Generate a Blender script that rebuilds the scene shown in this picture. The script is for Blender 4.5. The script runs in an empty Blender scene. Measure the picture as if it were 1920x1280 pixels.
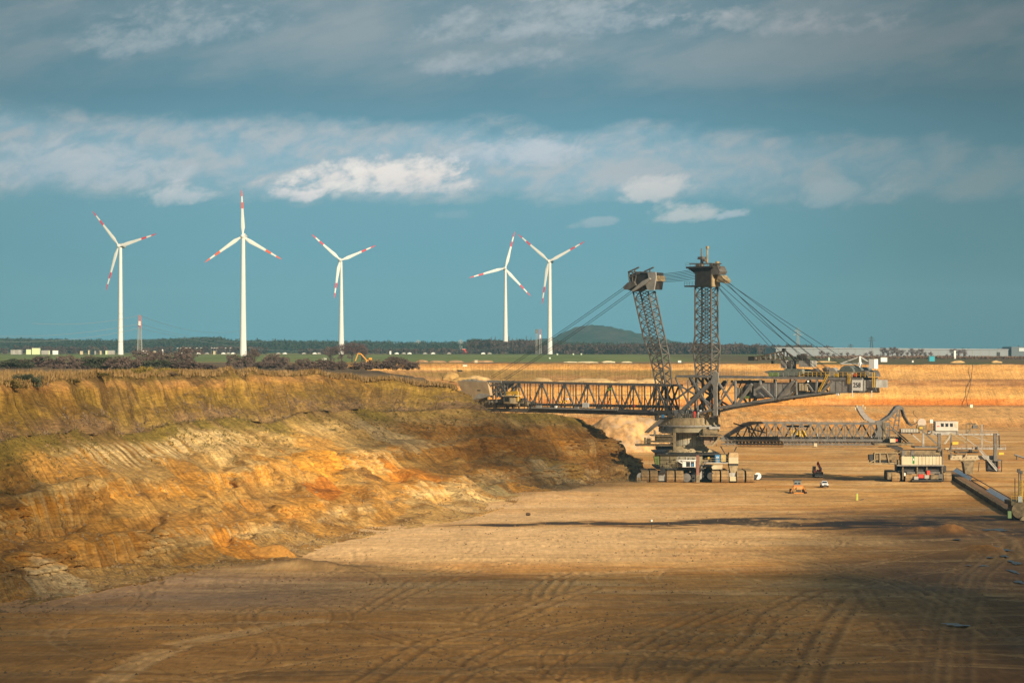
import bpy, bmesh, math, random
import numpy as np
from mathutils import Vector, Matrix, Euler
from mathutils.geometry import delaunay_2d_cdt
random.seed(7); np.random.seed(7)
sc = bpy.context.scene
COL = sc.collection
R = math.radians
F = 4800.0            # focal length in photograph pixels (1920 wide)
H = 38.0              # eye height over the pit floor

# ------------------------------------------------------------------ camera
cam_d = bpy.data.cameras.new('camera'); cam = bpy.data.objects.new('camera', cam_d); COL.objects.link(cam)
cam.location = (0, 0, H); cam.rotation_euler = (R(90), 0, 0)
cam_d.sensor_width = 36.0; cam_d.lens = 36.0 * F / 1920.0
cam_d.shift_y = 20.0 / 1920.0
cam_d.clip_start = 0.5; cam_d.clip_end = 40000
sc.camera = cam

# ------------------------------------------------------------------ light
SUN_EL = R(24); SX, SY = 0.45, -0.893            # horizontal direction towards the sun
sun_dir = Vector((SX * math.cos(SUN_EL), SY * math.cos(SUN_EL), math.sin(SUN_EL))).normalized()
sun_d = bpy.data.lights.new('sun', 'SUN'); sun_d.energy = 5.0; sun_d.angle = R(0.5); sun_d.color = (1.0, 0.84, 0.60)
sun = bpy.data.objects.new('sun', sun_d); COL.objects.link(sun)
sun.rotation_euler = sun_dir.to_track_quat('Z', 'Y').to_euler()
sc.view_settings.view_transform = 'Standard'; sc.view_settings.look = 'None'
sc.view_settings.gamma = 1.0; sc.view_settings.exposure = 0.56; sc.view_settings.use_curve_mapping = False
sc.cycles.max_bounces = 5; sc.cycles.diffuse_bounces = 2; sc.cycles.glossy_bounces = 2
sc.cycles.transparent_max_bounces = 8; sc.cycles.volume_bounces = 0

# ------------------------------------------------------------------ node helpers
class NT:
    def __init__(s, tree): s.t = tree; s.n = tree.nodes; s.l = tree.links
    def new(s, typ, **kw):
        nd = s.n.new(typ)
        for k, v in kw.items(): setattr(nd, k, v)
        return nd
    def put(s, sock, v):
        if v is None: return
        if isinstance(v, bpy.types.NodeSocket): s.l.new(v, sock)
        else:
            if isinstance(v, (tuple, list)) and sock.type == 'RGBA' and len(v) == 3: v = (*v, 1)
            sock.default_value = v
    def m(s, op, a, b=None, c=None, clamp=False):
        nd = s.new('ShaderNodeMath', operation=op); nd.use_clamp = clamp
        for i, v in enumerate((a, b, c)): s.put(nd.inputs[i], v)
        return nd.outputs[0]
    def add(s, a, b): return s.m('ADD', a, b)
    def sub(s, a, b): return s.m('SUBTRACT', a, b)
    def mul(s, a, b): return s.m('MULTIPLY', a, b)
    def smooth(s, v, lo, hi, o0=0.0, o1=1.0):
        nd = s.new('ShaderNodeMapRange', interpolation_type='SMOOTHSTEP')
        for i, x in enumerate((v, lo, hi, o0, o1)): s.put(nd.inputs[i], x)
        return nd.outputs[0]
    def mix(s, f, a, b, blend='MIX'):
        nd = s.new('ShaderNodeMix', data_type='RGBA', blend_type=blend)
        s.put(nd.inputs[0], f); s.put(nd.inputs[6], a); s.put(nd.inputs[7], b)
        return nd.outputs[2]
    def xyz(s, x, y, z):
        nd = s.new('ShaderNodeCombineXYZ')
        for i, v in enumerate((x, y, z)): s.put(nd.inputs[i], v)
        return nd.outputs[0]
    def sep(s, v):
        nd = s.new('ShaderNodeSeparateXYZ'); s.put(nd.inputs[0], v); return nd.outputs
    def mapv(s, v, sc_=(1, 1, 1), loc=(0, 0, 0), rot=(0, 0, 0)):
        nd = s.new('ShaderNodeMapping'); s.put(nd.inputs[0], v)
        nd.inputs[1].default_value = loc; nd.inputs[2].default_value = rot; nd.inputs[3].default_value = sc_
        return nd.outputs[0]
    def noise(s, v, scale=1.0, detail=4.0, rough=0.5, dist=0.0, col=False):
        nd = s.new('ShaderNodeTexNoise'); s.put(nd.inputs['Vector'], v)
        nd.inputs['Scale'].default_value = scale; nd.inputs['Detail'].default_value = detail
        nd.inputs['Roughness'].default_value = rough; nd.inputs['Distortion'].default_value = dist
        return nd.outputs[1 if col else 0]
    def ramp(s, f, stops, interp='LINEAR'):
        nd = s.new('ShaderNodeValToRGB'); s.put(nd.inputs[0], f); r = nd.color_ramp; r.interpolation = interp
        while len(r.elements) < len(stops): r.elements.new(0.5)
        for e, (p, c) in zip(r.elements, stops): e.position = p; e.color = (*c, 1)
        return nd.outputs[0]

# ------------------------------------------------------------------ world: Nishita sky seen through layered cloud
W = bpy.data.worlds.new('World'); sc.world = W; W.use_nodes = True
W.cycles.sampling_method = 'MANUAL'; W.cycles.sample_map_resolution = 512
nt = NT(W.node_tree); nt.n.clear()
geo = nt.new('ShaderNodeTexCoord'); D = geo.outputs['Generated']
dx, dy, dz = nt.sep(D)
sky = nt.new('ShaderNodeTexSky', sky_type='NISHITA'); sky.sun_disc = False
sky.sun_elevation = SUN_EL; sky.sun_rotation = math.atan2(SX, SY)
sky.air_density = 1.4; sky.dust_density = 1.0; sky.ozone_density = 2.0
az = nt.m('ARCTAN2', dx, dy)                     # 0 = looking along the pit, + to the right
el = nt.m('ARCSINE', dz)
def warp(seed, sx, sz, detail=5, rough=.55, rot=0.0, dist=0.0):
    v = nt.mapv(nt.mapv(D, rot=(0, rot, 0)), (sx, sx, sz), (seed, seed * .7, seed * .3))
    return nt.noise(v, 1.0, detail, rough, dist)
n_big = warp(3.1, 7, 24, 4, .5)                  # broad masses
n_mid = warp(9.7, 22, 60, 6, .58, R(10))
n_fine = warp(5.3, 55, 110, 7, .62, R(14), .3)
n_xf = warp(31.3, 150, 260, 6, .65, R(16))
n_wisp = warp(12.9, 13, 50, 7, .60, R(15))
# clear-ish teal depth below the cloud deck, a dark rain deck above
base = nt.ramp(nt.m('MULTIPLY_ADD', el, 4.0, 0.0, clamp=True),
    [(0.0, (.125, .345, .395)), (.16, (.125, .355, .415)), (.25, (.15, .36, .42)), (.33, (.12, .31, .38)), (.40, (.095, .235, .295)), (.52, (.145, .245, .28)), (.75, (.185, .25, .275)), (1, (.20, .27, .29))])
elw = nt.add(el, nt.mul(nt.sub(n_mid, .5), .022))
# bright strip of far sunlit cloud
c = nt.m('DIVIDE', nt.sub(elw, nt.add(.0735, nt.mul(az, -.022))), nt.smooth(az, -.25, .25, .0165, .0125))
strip = nt.m('SUBTRACT', 1.0, nt.mul(c, c))
strip = nt.add(strip, nt.mul(nt.sub(n_fine, .5), 1.3))
strip = nt.add(strip, nt.mul(nt.sub(n_big, .5), 1.6))
strip = nt.add(strip, nt.mul(nt.sub(n_xf, .5), .55))
strip = nt.smooth(strip, -.35, 1.05)
strip = nt.mul(strip, nt.smooth(az, .02, .24, .80, .32))
col = nt.mix(strip, base, nt.mix(nt.smooth(n_fine, .35, .65), (.33, .48, .54), (.57, .555, .54)))
# upper wispy deck
up = nt.smooth(elw, .086, .128)
w_ = nt.smooth(nt.add(nt.mul(n_wisp, .62), nt.mul(n_big, .38)), .43, .62)
col = nt.mix(nt.mul(nt.mul(up, w_), .66), col, (.37, .385, .375))
w2 = nt.smooth(nt.add(nt.mul(n_fine, .7), nt.mul(n_xf, .3)), .4, .7)
col = nt.mix(nt.mul(nt.mul(up, w2), .16), col, (.40, .42, .42))
def puff(px, py, rx, ry, s, colr=(.66, .60, .58), tilt=0.0, soft=.95):
    global col
    a0, e0 = (px - 960) / F, (660 - py) / F
    u = nt.m('DIVIDE', nt.sub(az, a0), rx / F)
    v = nt.m('DIVIDE', nt.sub(el, nt.add(e0, nt.mul(u, -tilt * ry / F))), ry / F)
    v = nt.m('MULTIPLY', v, nt.smooth(v, -.3, .3, 1.7, 1.0))      # flat bottoms
    r2 = nt.add(nt.mul(u, u), nt.mul(v, v))
    k = nt.sub(1.0, r2)
    k = nt.add(k, nt.mul(nt.sub(n_fine, .5), 3.4))
    k = nt.add(k, nt.mul(nt.sub(n_xf, .5), 2.4))
    k = nt.add(k, nt.mul(nt.sub(n_mid, .5), 1.6))
    k = nt.mul(nt.smooth(k, -.15, .35 + soft), s)
    k = nt.mul(k, nt.m('LESS_THAN', r2, 9.0))
    shade = nt.smooth(v, -.9, .7)
    cc = nt.mix(shade, tuple(x * f for x, f in zip(colr, (.80, .86, .92))), colr)
    cc = nt.mix(nt.mul(nt.smooth(n_fine, .38, .62), .35), cc, tuple(min(1, x * 1.12) for x in colr))
    col = nt.mix(k, col, cc)
puff(690, 338, 185, 50, .95, (1.08, .88, .74), tilt=-.35)
puff(800, 345, 110, 38, .75, (.96, .80, .69))
puff(960, 290, 160, 40, .5, (.66, .68, .69), 0, 1.0)
puff(560, 368, 60, 20, .7, (.90, .78, .70))
puff(1225, 360, 80, 28, .6, (.84, .74, .65), -.5, .9)
puff(1285, 404, 82, 28, .62, (.84, .74, .65), -.2, .9)
puff(1372, 406, 36, 14, .65, (.64, .66, .67), -.5, .4)
puff(1112, 420, 48, 13, .5, (.46, .51, .53), -.5, .5)
puff(1590, 372, 110, 42, .5, (.46, .54, .56), -.3, .8)
puff(850, 405, 40, 14, .25, (.42, .49, .52), 0, .8)
puff(335, 372, 85, 30, .6, (.72, .68, .64), -.4, .9)
puff(120, 325, 260, 60, .5, (.60, .63, .64), 0, .9)
puff(330, 75, 220, 55, .5, (.54, .54, .51), -.6, 1.2)
puff(1450, 55, 240, 40, .5, (.60, .56, .51), 0, 1.2)
puff(1060, 50, 260, 60, .5, (.58, .57, .54), -.3, 1.2)
puff(930, 120, 170, 36, .45, (.56, .55, .53), -.4, 1.2)
# the air darkens towards the rain on the right, and a little to the left
col = nt.mix(1.0, col, (.63, .665, .74), 'MULTIPLY')
dark = nt.mul(nt.smooth(nt.add(az, nt.mul(n_big, .05)), .05, .23, 1.0, .54), nt.smooth(nt.add(az, nt.mul(n_big, .05)), -.22, -.06, .80, 1.0))
col = nt.mix(1.0, col, nt.xyz(dark, dark, dark), 'MULTIPLY')
# cloud covers most of the sky; the Nishita sky glows through and lights the scene
skyc = nt.mix(1.0, sky.outputs[0], (.06, .06, .06), 'MULTIPLY')
cover = nt.smooth(el, .12, .6, .93, .55)
cover = nt.mul(cover, nt.smooth(warp(21.0, 2.2, 3.0, 5, .55), .3, .6, .7, 1.0)) if False else cover
col = nt.mix(cover, skyc, col)
bg = nt.new('ShaderNodeBackground'); nt.put(bg.inputs[0], col); bg.inputs[1].default_value = 1.0
wo = nt.new('ShaderNodeOutputWorld'); nt.l.new(bg.outputs[0], wo.inputs[0])

# ------------------------------------------------------------------ object helpers
INV = {}             # root name -> inverse matrix, so that parts can be written in world coordinates
def tag(o, label=None, cat=None, group=None, kind=None):
    if label: o['label'] = label
    if cat: o['category'] = cat
    if group: o['group'] = group
    if kind: o['kind'] = kind
    return o
def empty(name, loc, rz=0.0, label=None, cat=None, group=None):
    o = bpy.data.objects.new(name, None); o.location = loc; o.rotation_euler = (0, 0, rz); COL.objects.link(o)
    o.empty_display_size = .5
    M = Matrix.Translation(Vector(loc)) @ Matrix.Rotation(rz, 4, 'Z')
    INV[o.name] = M.inverted()
    return tag(o, label, cat, group)
def at(px, py, Y): return Vector(((px - 960) * Y / F, Y, H + (660 - py) * Y / F))
def gp(px, py, z=0.0):
    Y = (H - z) * F / (py - 660.0); return Vector(((px - 960) * Y / F, Y, z))

MATS = {}
def mat(name, color, rough=.6, var=.25, scale=1.5, metal=0.0, dirt=None, dirt_amt=.4, streak=False, spec=.3, bump=0.0):
    if name in MATS: return MATS[name]
    m = bpy.data.materials.new(name); m.use_nodes = True; MATS[name] = m
    t = NT(m.node_tree); b = t.n['Principled BSDF']
    tc = t.new('ShaderNodeTexCoord'); P = tc.outputs['Object']
    g = t.new('ShaderNodeNewGeometry'); Pw = g.outputs['Position']
    n = t.noise(Pw, scale, 5, .6)
    f = t.smooth(n, .3, .7, 1 - var, 1 + var)
    c = t.mix(1.0, color, t.xyz(f, f, f), 'MULTIPLY')
    if dirt:
        v = t.mapv(Pw, (1.3, 1.3, .25)) if streak else Pw
        c = t.mix(t.mul(t.smooth(t.noise(v, scale * .8, 5, .65), .45, .68), dirt_amt), c, dirt)
    t.put(b.inputs['Base Color'], c)
    b.inputs['Roughness'].default_value = rough; b.inputs['Metallic'].default_value = metal
    b.inputs['Specular IOR Level'].default_value = spec
    if bump:
        bn = t.new('ShaderNodeBump'); bn.inputs['Strength'].default_value = bump; t.put(bn.inputs['Height'], n)
        t.l.new(bn.outputs[0], b.inputs['Normal'])
    return m

class MB:
    """collects simple shapes into ONE mesh"""
    def __init__(s): s.v = []; s.f = []
    def poly(s, pts):
        n = len(s.v); s.v += [Vector(p) for p in pts]; s.f.append(tuple(range(n, n + len(pts)))); return s
    def box(s, c, size, rz=0.0, top=None, M=None):
        """box centred in x,y on c and in z too; top=(fx,fy) scales the upper face"""
        n = len(s.v); hx, hy, hz = size[0] / 2, size[1] / 2, size[2] / 2
        tx, ty = top or (1, 1); rot = Matrix.Rotation(rz, 3, 'Z') if M is None else M
        for z, fx, fy in ((-hz, 1, 1), (hz, tx, ty)):
            for x, y in ((-hx, -hy), (hx, -hy), (hx, hy), (-hx, hy)):
                s.v.append(rot @ Vector((x * fx, y * fy, z)) + Vector(c))
        s.f += [tuple(n + i for i in q) for q in ((3, 2, 1, 0), (4, 5, 6, 7), (0, 1, 5, 4), (1, 2, 6, 5), (2, 3, 7, 6), (3, 0, 4, 7))]
        return s
    def bb(s, a, b):
        a = Vector(a); b = Vector(b)
        return s.box((a + b) / 2, [max(.01, abs(b[i] - a[i])) for i in range(3)])
    def beam(s, p, q, w, d=None):
        p = Vector(p); q = Vector(q); L = (q - p).length
        if L < 1e-4: return s
        M = (q - p).to_track_quat('Z', 'Y').to_matrix()
        return s.box((p + q) / 2, (w, d or w, L), M=M)
    def cyl(s, p, q, r0, r1=None, n=12, cap=True):
        p = Vector(p); q = Vector(q); r1 = r0 if r1 is None else r1
        M = (q - p).to_track_quat('Z', 'Y').to_matrix(); k = len(s.v)
        for c, r in ((p, r0), (q, r1)):
            for i in range(n):
                a = 2 * math.pi * i / n; s.v.append(c + M @ Vector((r * math.cos(a), r * math.sin(a), 0)))
        for i in range(n):
            j = (i + 1) % n; s.f.append((k + i, k + j, k + n + j, k + n + i))
        if cap: s.f.append(tuple(k + n - 1 - i for i in range(n))); s.f.append(tuple(k + n + i for i in range(n)))
        return s
    def lathe(s, c, prof, n=24, a0=0.0, a1=2 * math.pi):
        """prof = [(r,z)...] about a vertical axis through c"""
        c = Vector(c); k = len(s.v); m = len(prof); full = abs(a1 - a0 - 2 * math.pi) < 1e-6
        cols = n if full else n + 1
        for i in range(cols):
            a = a0 + (a1 - a0) * i / n
            for r, z in prof: s.v.append(c + Vector((r * math.cos(a), r * math.sin(a), z)))
        for i in range(n):
            j = (i + 1) % cols
            for q in range(m - 1): s.f.append((k + i * m + q, k + j * m + q, k + j * m + q + 1, k + i * m + q + 1))
        return s
    def prism(s, pts, d):
        """extrude the polygon pts by vector d"""
        d = Vector(d); n = len(pts); k = len(s.v)
        s.v += [Vector(p) for p in pts] + [Vector(p) + d for p in pts]
        s.f.append(tuple(k + i for i in reversed(range(n)))); s.f.append(tuple(k + n + i for i in range(n)))
        for i in range(n): j = (i + 1) % n; s.f.append((k + i, k + j, k + n + j, k + n + i))
        return s
    def tube(s, pts, r, n=6):
        for a, b in zip(pts, pts[1:]): s.cyl(a, b, r, r, n, True)
        return s
    def build(s, name, m, parent=None, world=False, smooth=False, bevel=0.0, label=None):
        me = bpy.data.meshes.new(name)
        vs = s.v; inv = None
        if parent is not None:
            inv = INV[parent.name]
            if world: vs = [inv @ v for v in vs]
        me.from_pydata([tuple(v) for v in vs], [], s.f)
        bm = bmesh.new(); bm.from_mesh(me); bmesh.ops.recalc_face_normals(bm, faces=bm.faces)
        if bevel: bmesh.ops.bevel(bm, geom=bm.edges[:], offset=bevel, segments=1, affect='EDGES', clamp_overlap=True)
        bm.to_mesh(me); bm.free()
        me.materials.append(m)
        if smooth:
            me.polygons.foreach_set('use_smooth', [True] * len(me.polygons))
            me.set_sharp_from_angle(angle=R(40))
        o = bpy.data.objects.new(name, me); COL.objects.link(o)
        if parent is not None: o.parent = parent; INV[o.name] = inv
        if label: o['label'] = label
        return o

UNIT = {}
def unit_mesh(m):
    if m.name not in UNIT:
        b = MB().box((0, 0, .5), (1, 1, 1)); me = bpy.data.meshes.new('beam'); me.from_pydata([tuple(v) for v in b.v], [], b.f)
        me.materials.append(m); UNIT[m.name] = me
    return UNIT[m.name]
def beam(name, p, q, w, m, parent, world=False, d=None):
    """one steel member = one object, all sharing one unit mesh"""
    p = Vector(p); q = Vector(q)
    if world: p = INV[parent.name] @ p; q = INV[parent.name] @ q
    L = (q - p).length
    if L < .05: return None
    o = bpy.data.objects.new(name, unit_mesh(m)); COL.objects.link(o); o.parent = parent
    o.matrix_local = Matrix.Translation(p) @ (q - p).to_track_quat('Z', 'Y').to_matrix().to_4x4() @ Matrix.Diagonal((w, d or w, L, 1))
    INV[o.name] = INV[parent.name]
    return o
def copy_tree(o, parent=None):
    c = o.copy(); COL.objects.link(c)
    if parent is not None: c.parent = parent
    for ch in list(o.children): copy_tree(ch, c)
    return c

# ------------------------------------------------------------------ numpy noise
def _hash(ix, iy, seed):
    h = (ix.astype(np.int64) * 374761393 + iy.astype(np.int64) * 668265263 + seed * 1442695041) & 0xffffffff
    h = ((h ^ (h >> 13)) * 1274126177) & 0xffffffff
    return ((h ^ (h >> 16)) & 0xffff) / 65535.0
def vn(x, y, seed=0):
    x = np.asarray(x, float); y = np.asarray(y, float)
    ix = np.floor(x); iy = np.floor(y); fx = x - ix; fy = y - iy
    fx = fx * fx * (3 - 2 * fx); fy = fy * fy * (3 - 2 * fy)
    a = _hash(ix, iy, seed); b = _hash(ix + 1, iy, seed); c = _hash(ix, iy + 1, seed); d = _hash(ix + 1, iy + 1, seed)
    return a + (b - a) * fx + (c - a) * fy + (a - b - c + d) * fx * fy
def fbm(x, y, seed=0, oct=4, gain=.5):
    s = 0; a = 1; t = 0
    for i in range(oct):
        s = s + a * vn(x * 2 ** i, y * 2 ** i, seed + 17 * i); t += a; a *= gain
    return s / t
def ss(x, a, b):
    t = np.clip((x - a) / (b - a), 0, 1); return t * t * (3 - 2 * t)
def mixc(a, b, t): return a + (np.asarray(b) - a) * t[..., None]
def grid_mesh(name, P, m, color=None, attrs=None, smooth=True):
    """P: (rows, cols, 3) array -> quad mesh with colour attribute 'soil'"""
    r, c, _ = P.shape; me = bpy.data.meshes.new(name)
    idx = np.arange(r * c).reshape(r, c)
    q = np.stack([idx[:-1, :-1], idx[:-1, 1:], idx[1:, 1:], idx[1:, :-1]], -1).reshape(-1, 4)
    me.vertices.add(r * c); me.vertices.foreach_set('co', P.reshape(-1).astype(np.float32))
    me.loops.add(q.size); me.loops.foreach_set('vertex_index', q.reshape(-1).astype(np.int32))
    me.polygons.add(len(q)); me.polygons.foreach_set('loop_start', np.arange(0, q.size, 4, dtype=np.int32))
    me.polygons.foreach_set('use_smooth', np.full(len(q), smooth))
    me.update(calc_edges=True); me.validate()
    if color is not None:
        a = me.color_attributes.new('soil', 'FLOAT_COLOR', 'POINT')
        rgba = np.concatenate([np.clip(color, 0, 1), np.ones((r, c, 1))], -1); a.data.foreach_set('color', rgba.reshape(-1).astype(np.float32))
    for k, v in (attrs or {}).items():
        a = me.attributes.new(k, 'FLOAT', 'POINT'); a.data.foreach_set('value', v.reshape(-1).astype(np.float32))
    me.materials.append(m)
    o = bpy.data.objects.new(name, me); COL.objects.link(o); return o
# ------------------------------------------------------------------ soil materials
def soil_mat(name, streaks=True, rough=.9, bump=.5, wet=False, flute=False):
    m = bpy.data.materials.new(name); m.use_nodes = True; t = NT(m.node_tree); b = t.n['Principled BSDF']
    at_ = t.new('ShaderNodeAttribute'); at_.attribute_name = 'soil'
    g = t.new('ShaderNodeNewGeometry'); P = g.outputs['Position']
    n1 = t.noise(t.mapv(P, (.35, .35, .9)), 1.0, 6, .62)
    n2 = t.noise(t.mapv(P, (.06, .02, .1) if not flute else (.08, .08, .5)), 1.0, 5, .6)
    f = t.smooth(n1, .3, .7, .86, 1.13)
    c = t.mix(1.0, at_.outputs['Color'], t.xyz(f, f, f), 'MULTIPLY')
    n5 = t.noise(t.mapv(P, (1.6, .16, .9) if not flute else (.8, .8, 2.6)), 1.0, 4, .65)
    f5 = t.smooth(n5, .32, .68, .90, 1.10) if not flute else t.smooth(n5, .38, .62, .80, 1.20)
    c = t.mix(1.0, c, t.xyz(f5, f5, f5), 'MULTIPLY')
    clod = t.smooth(t.noise(t.mapv(P, (2.2, .45, 2.2) if not flute else (1.6, 1.6, 2.4)), 1.0, 3, .6), .68, .72, 1.0, .72)
    c = t.mix(1.0, c, t.xyz(clod, clod, clod), 'MULTIPLY')
    f2 = t.smooth(n2, .3, .7, .88, 1.12)
    c = t.mix(1.0, c, t.xyz(f2, f2, f2), 'MULTIPLY')
    if flute:                                            # thin scrape marks left by the buckets
        ua = t.new('ShaderNodeAttribute'); ua.attribute_name = 'run'
        va = t.new('ShaderNodeAttribute'); va.attribute_name = 'drop'
        uv = t.xyz(t.mul(ua.outputs['Fac'], 2.6), t.mul(va.outputs['Fac'], .35), 0)
        n3 = t.noise(uv, 1.0, 4, .6)
        f3 = t.smooth(n3, .35, .65, .84, 1.16)
        c = t.mix(1.0, c, t.xyz(f3, f3, f3), 'MULTIPLY')
        n1 = t.add(n1, t.mul(n3, .9))
    t.put(b.inputs['Base Color'], c)
    b.inputs['Specular IOR Level'].default_value = .15
    if wet:
        wa = t.new('ShaderNodeAttribute'); wa.attribute_name = 'wet'
        t.put(b.inputs['Roughness'], t.smooth(wa.outputs['Fac'], 0, 1, rough, .72))
    else: b.inputs['Roughness'].default_value = rough
    bn = t.new('ShaderNodeBump'); bn.inputs['Strength'].default_value = bump; bn.inputs['Distance'].default_value = .7
    t.put(bn.inputs['Height'], t.add(t.mul(n1, .6), t.mul(n5, .8 if flute else .25))); t.l.new(bn.outputs[0], b.inputs['Normal'])
    return m
A = np.array
# ------------------------------------------------------------------ pit floor
def floor_height(x, y):
    z = .5 * (fbm(x / 30, y / 25, 3, 3) - .5) + .12 * (fbm(x / 4, y / 5, 5, 3) - .5)
    for (px, py, rx, ry, h) in FLOOR_BUMPS:
        p = gp(px, py); d = ((x - p.x) / rx) ** 2 + ((y - p.y) / ry) ** 2
        z = z + h * np.exp(-d) * (.55 + .9 * fbm(x / 2.2, y / 3, 11, 3))
    return z
FLOOR_BUMPS = [(1783, 1000, 3.5, 8, 1.9), (1725, 999, 3, 6, 1.0), (1660, 997, 4, 5, .5),
               (590, 1062, 6, 4, .9), (530, 1063, 5, 4, .8), (1845, 1030, 3, 9, .9), (620, 1000, 3, 4, .8), (250, 1125, 3, 3, .6),
               (1160, 1010, 12, 3, .15), (1420, 950, 14, 5, .25), (1030, 935, 10, 12, .8), (1060, 926, 12, 10, .8), (360, 1088, 5, 4, .5)]
ny, nx = 430, 860
py_ = np.concatenate([np.linspace(1500, 1290, 40, endpoint=False), np.linspace(1290, 790, ny - 40)])
Yr = H * F / (py_ - 660)
uu = np.linspace(-1, 1, nx)
X = (uu[None, :] * .245 * Yr[:, None]); Yg = np.repeat(Yr[:, None], nx, 1)
PX = 960 + F * X / Yg; PY = 660 + H * F / Yg
Z = floor_height(X, Yg)
tan = A([.46, .275, .105]); ochre = A([.42, .215, .055]); pale = A([.58, .41, .22]); brown = A([.22, .125, .045]); rust = A([.36, .16, .04]); coal = A([.030, .026, .026]); mauve = A([.34, .245, .19])
s1 = fbm(X / 60, Yg / 9, 21, 4); s2 = fbm(X / 14, Yg / 2.5, 22, 4); s3 = fbm(X / 25, Yg / 30, 23, 4)
sd = fbm((X + .35 * Yg) / 40, (Yg - .3 * X) / 4, 27, 3)
C = np.ones(X.shape + (3,)) * tan
C = mixc(C, ochre, ss(s3, .4, .65) * .8)
C = mixc(C, pale, ss(s1, .48, .68) * .75)
C = mixc(C, brown, ss(s2, .55, .75) * .55)
C = mixc(C, rust, ss(fbm(X / 35, Yg / 7, 29, 4), .56, .72) * .45)
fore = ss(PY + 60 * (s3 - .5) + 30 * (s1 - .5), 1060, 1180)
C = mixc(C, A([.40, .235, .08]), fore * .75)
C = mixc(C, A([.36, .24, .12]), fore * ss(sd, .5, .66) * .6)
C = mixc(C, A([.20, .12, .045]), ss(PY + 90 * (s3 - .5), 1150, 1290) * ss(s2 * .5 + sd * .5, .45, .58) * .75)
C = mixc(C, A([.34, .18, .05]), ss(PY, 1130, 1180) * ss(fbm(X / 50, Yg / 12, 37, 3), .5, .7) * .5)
C = mixc(C, mauve, ss(PY, 1060, 1085) * ss(1150 - PY + 40 * s1, 10, 50) * ss(900 - PX, 0, 500) * (.5 + .5 * s2))
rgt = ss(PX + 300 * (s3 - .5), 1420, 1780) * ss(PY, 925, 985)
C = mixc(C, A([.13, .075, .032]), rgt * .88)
# coal-dusted haul strip across the floor
cy = 981 - (PX - 1500) * .0035 + 7 * (fbm(X / 30, Yg * 0, 31, 3) - .5) + 3 * np.sin(PX / 60)
wid = np.interp(PX, [780, 860, 1200, 1420, 1600, 1800, 2000], [1, 2.8, 6, 9.5, 8, 7, 9])
cb = np.exp(-((PY - cy) / wid) ** 2) * np.interp(PX, [800, 870, 1150, 1350, 1800, 1950], [0, .75, .5, .92, .92, .7])
cb = np.clip(cb * (.2 + 2.6 * ss(fbm(X / 11, Yg / 5, 34, 4), .32, .62)), 0, .96)
C = mixc(C, coal, cb)
sm = ss(PX, 1500, 1750) * np.exp(-((PY - 1000) / 14) ** 2) * ss(s2, .35, .55)
C = mixc(C, coal * 1.3, sm * .8)
sm2 = ss(PX, 1150, 1500) * np.exp(-((PY - 966) / 9) ** 2) * ss(fbm(X / 6, Yg / 5, 33, 3), .5, .62)
C = mixc(C, coal * 2, sm2 * .55)
# dark strip by the machines
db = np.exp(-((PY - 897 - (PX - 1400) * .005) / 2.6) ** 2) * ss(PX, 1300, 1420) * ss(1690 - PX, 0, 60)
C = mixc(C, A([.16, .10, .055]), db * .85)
# tyre and crawler tracks: curves x=f(y) and y=g(x)
rng = np.random.RandomState(5)
rut = np.zeros_like(X)
def add_track(dist, w, s, gate):
    global C, rut
    k = np.exp(-(dist / w) ** 2) * gate
    if s > 0: C = mixc(C, A([.15, .09, .038]), np.clip(k * s * .72, 0, 1))
    else: C = mixc(C, A([.60, .44, .25]), np.clip(-k * s, 0, 1))
    rut -= .15 * k
    if s > 0:
        k2 = np.exp(-((np.abs(dist) - 2.0 * w) / (.6 * w)) ** 2) * gate; C = mixc(C, A([.50, .35, .18]), np.clip(k2 * s * .32, 0, 1)); rut += .07 * k2
for i in range(64):
    p = gp(rng.uniform(150, 1900), rng.uniform(985, 1300)); a = rng.normal(0, .5) + (.55 if rng.rand() < .45 else 0); b = rng.normal(0, .004)
    L = rng.uniform(25, 110); s = rng.choice([.75, .6, -.35, .5]) * rng.uniform(.5, 1.1)
    dyy = Yg - p.y; f = p.x + a * dyy + b * dyy ** 2; gate = ss(L - np.abs(dyy), 0, 12) * ss(fbm(X / 7, Yg / 7, 40 + i, 2), .25, .5)
    inv = 1 / np.sqrt(1 + (a + 2 * b * dyy) ** 2); g = rng.choice([1.1, 1.4])
    for o in ((-g, g) if rng.rand() < .75 else (0,)): add_track((X - f - o) * inv, rng.uniform(.20, .42), s, gate)
for i in range(80):
    p = gp(rng.uniform(0, 1950), rng.uniform(905, 1300)); a = rng.normal(0, .22); b = rng.normal(0, .0025)
    L = rng.uniform(30, 170) * (p.y / 500); s = rng.choice([.7, .55, -.5, -.4]) * rng.uniform(.4, 1.0)
    dxx = X - p.x; f = p.y + a * dxx + b * dxx ** 2; gate = ss(L - np.abs(dxx), 0, 20) * ss(fbm(X / 9, Yg / 5, 140 + i, 2), .3, .5)
    for o in ((-1.3, 1.3) if rng.rand() < .5 else (0,)): add_track(Yg - f - o * p.y / 450, rng.uniform(.5, 1.4) * p.y / 500, s, gate)
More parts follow.
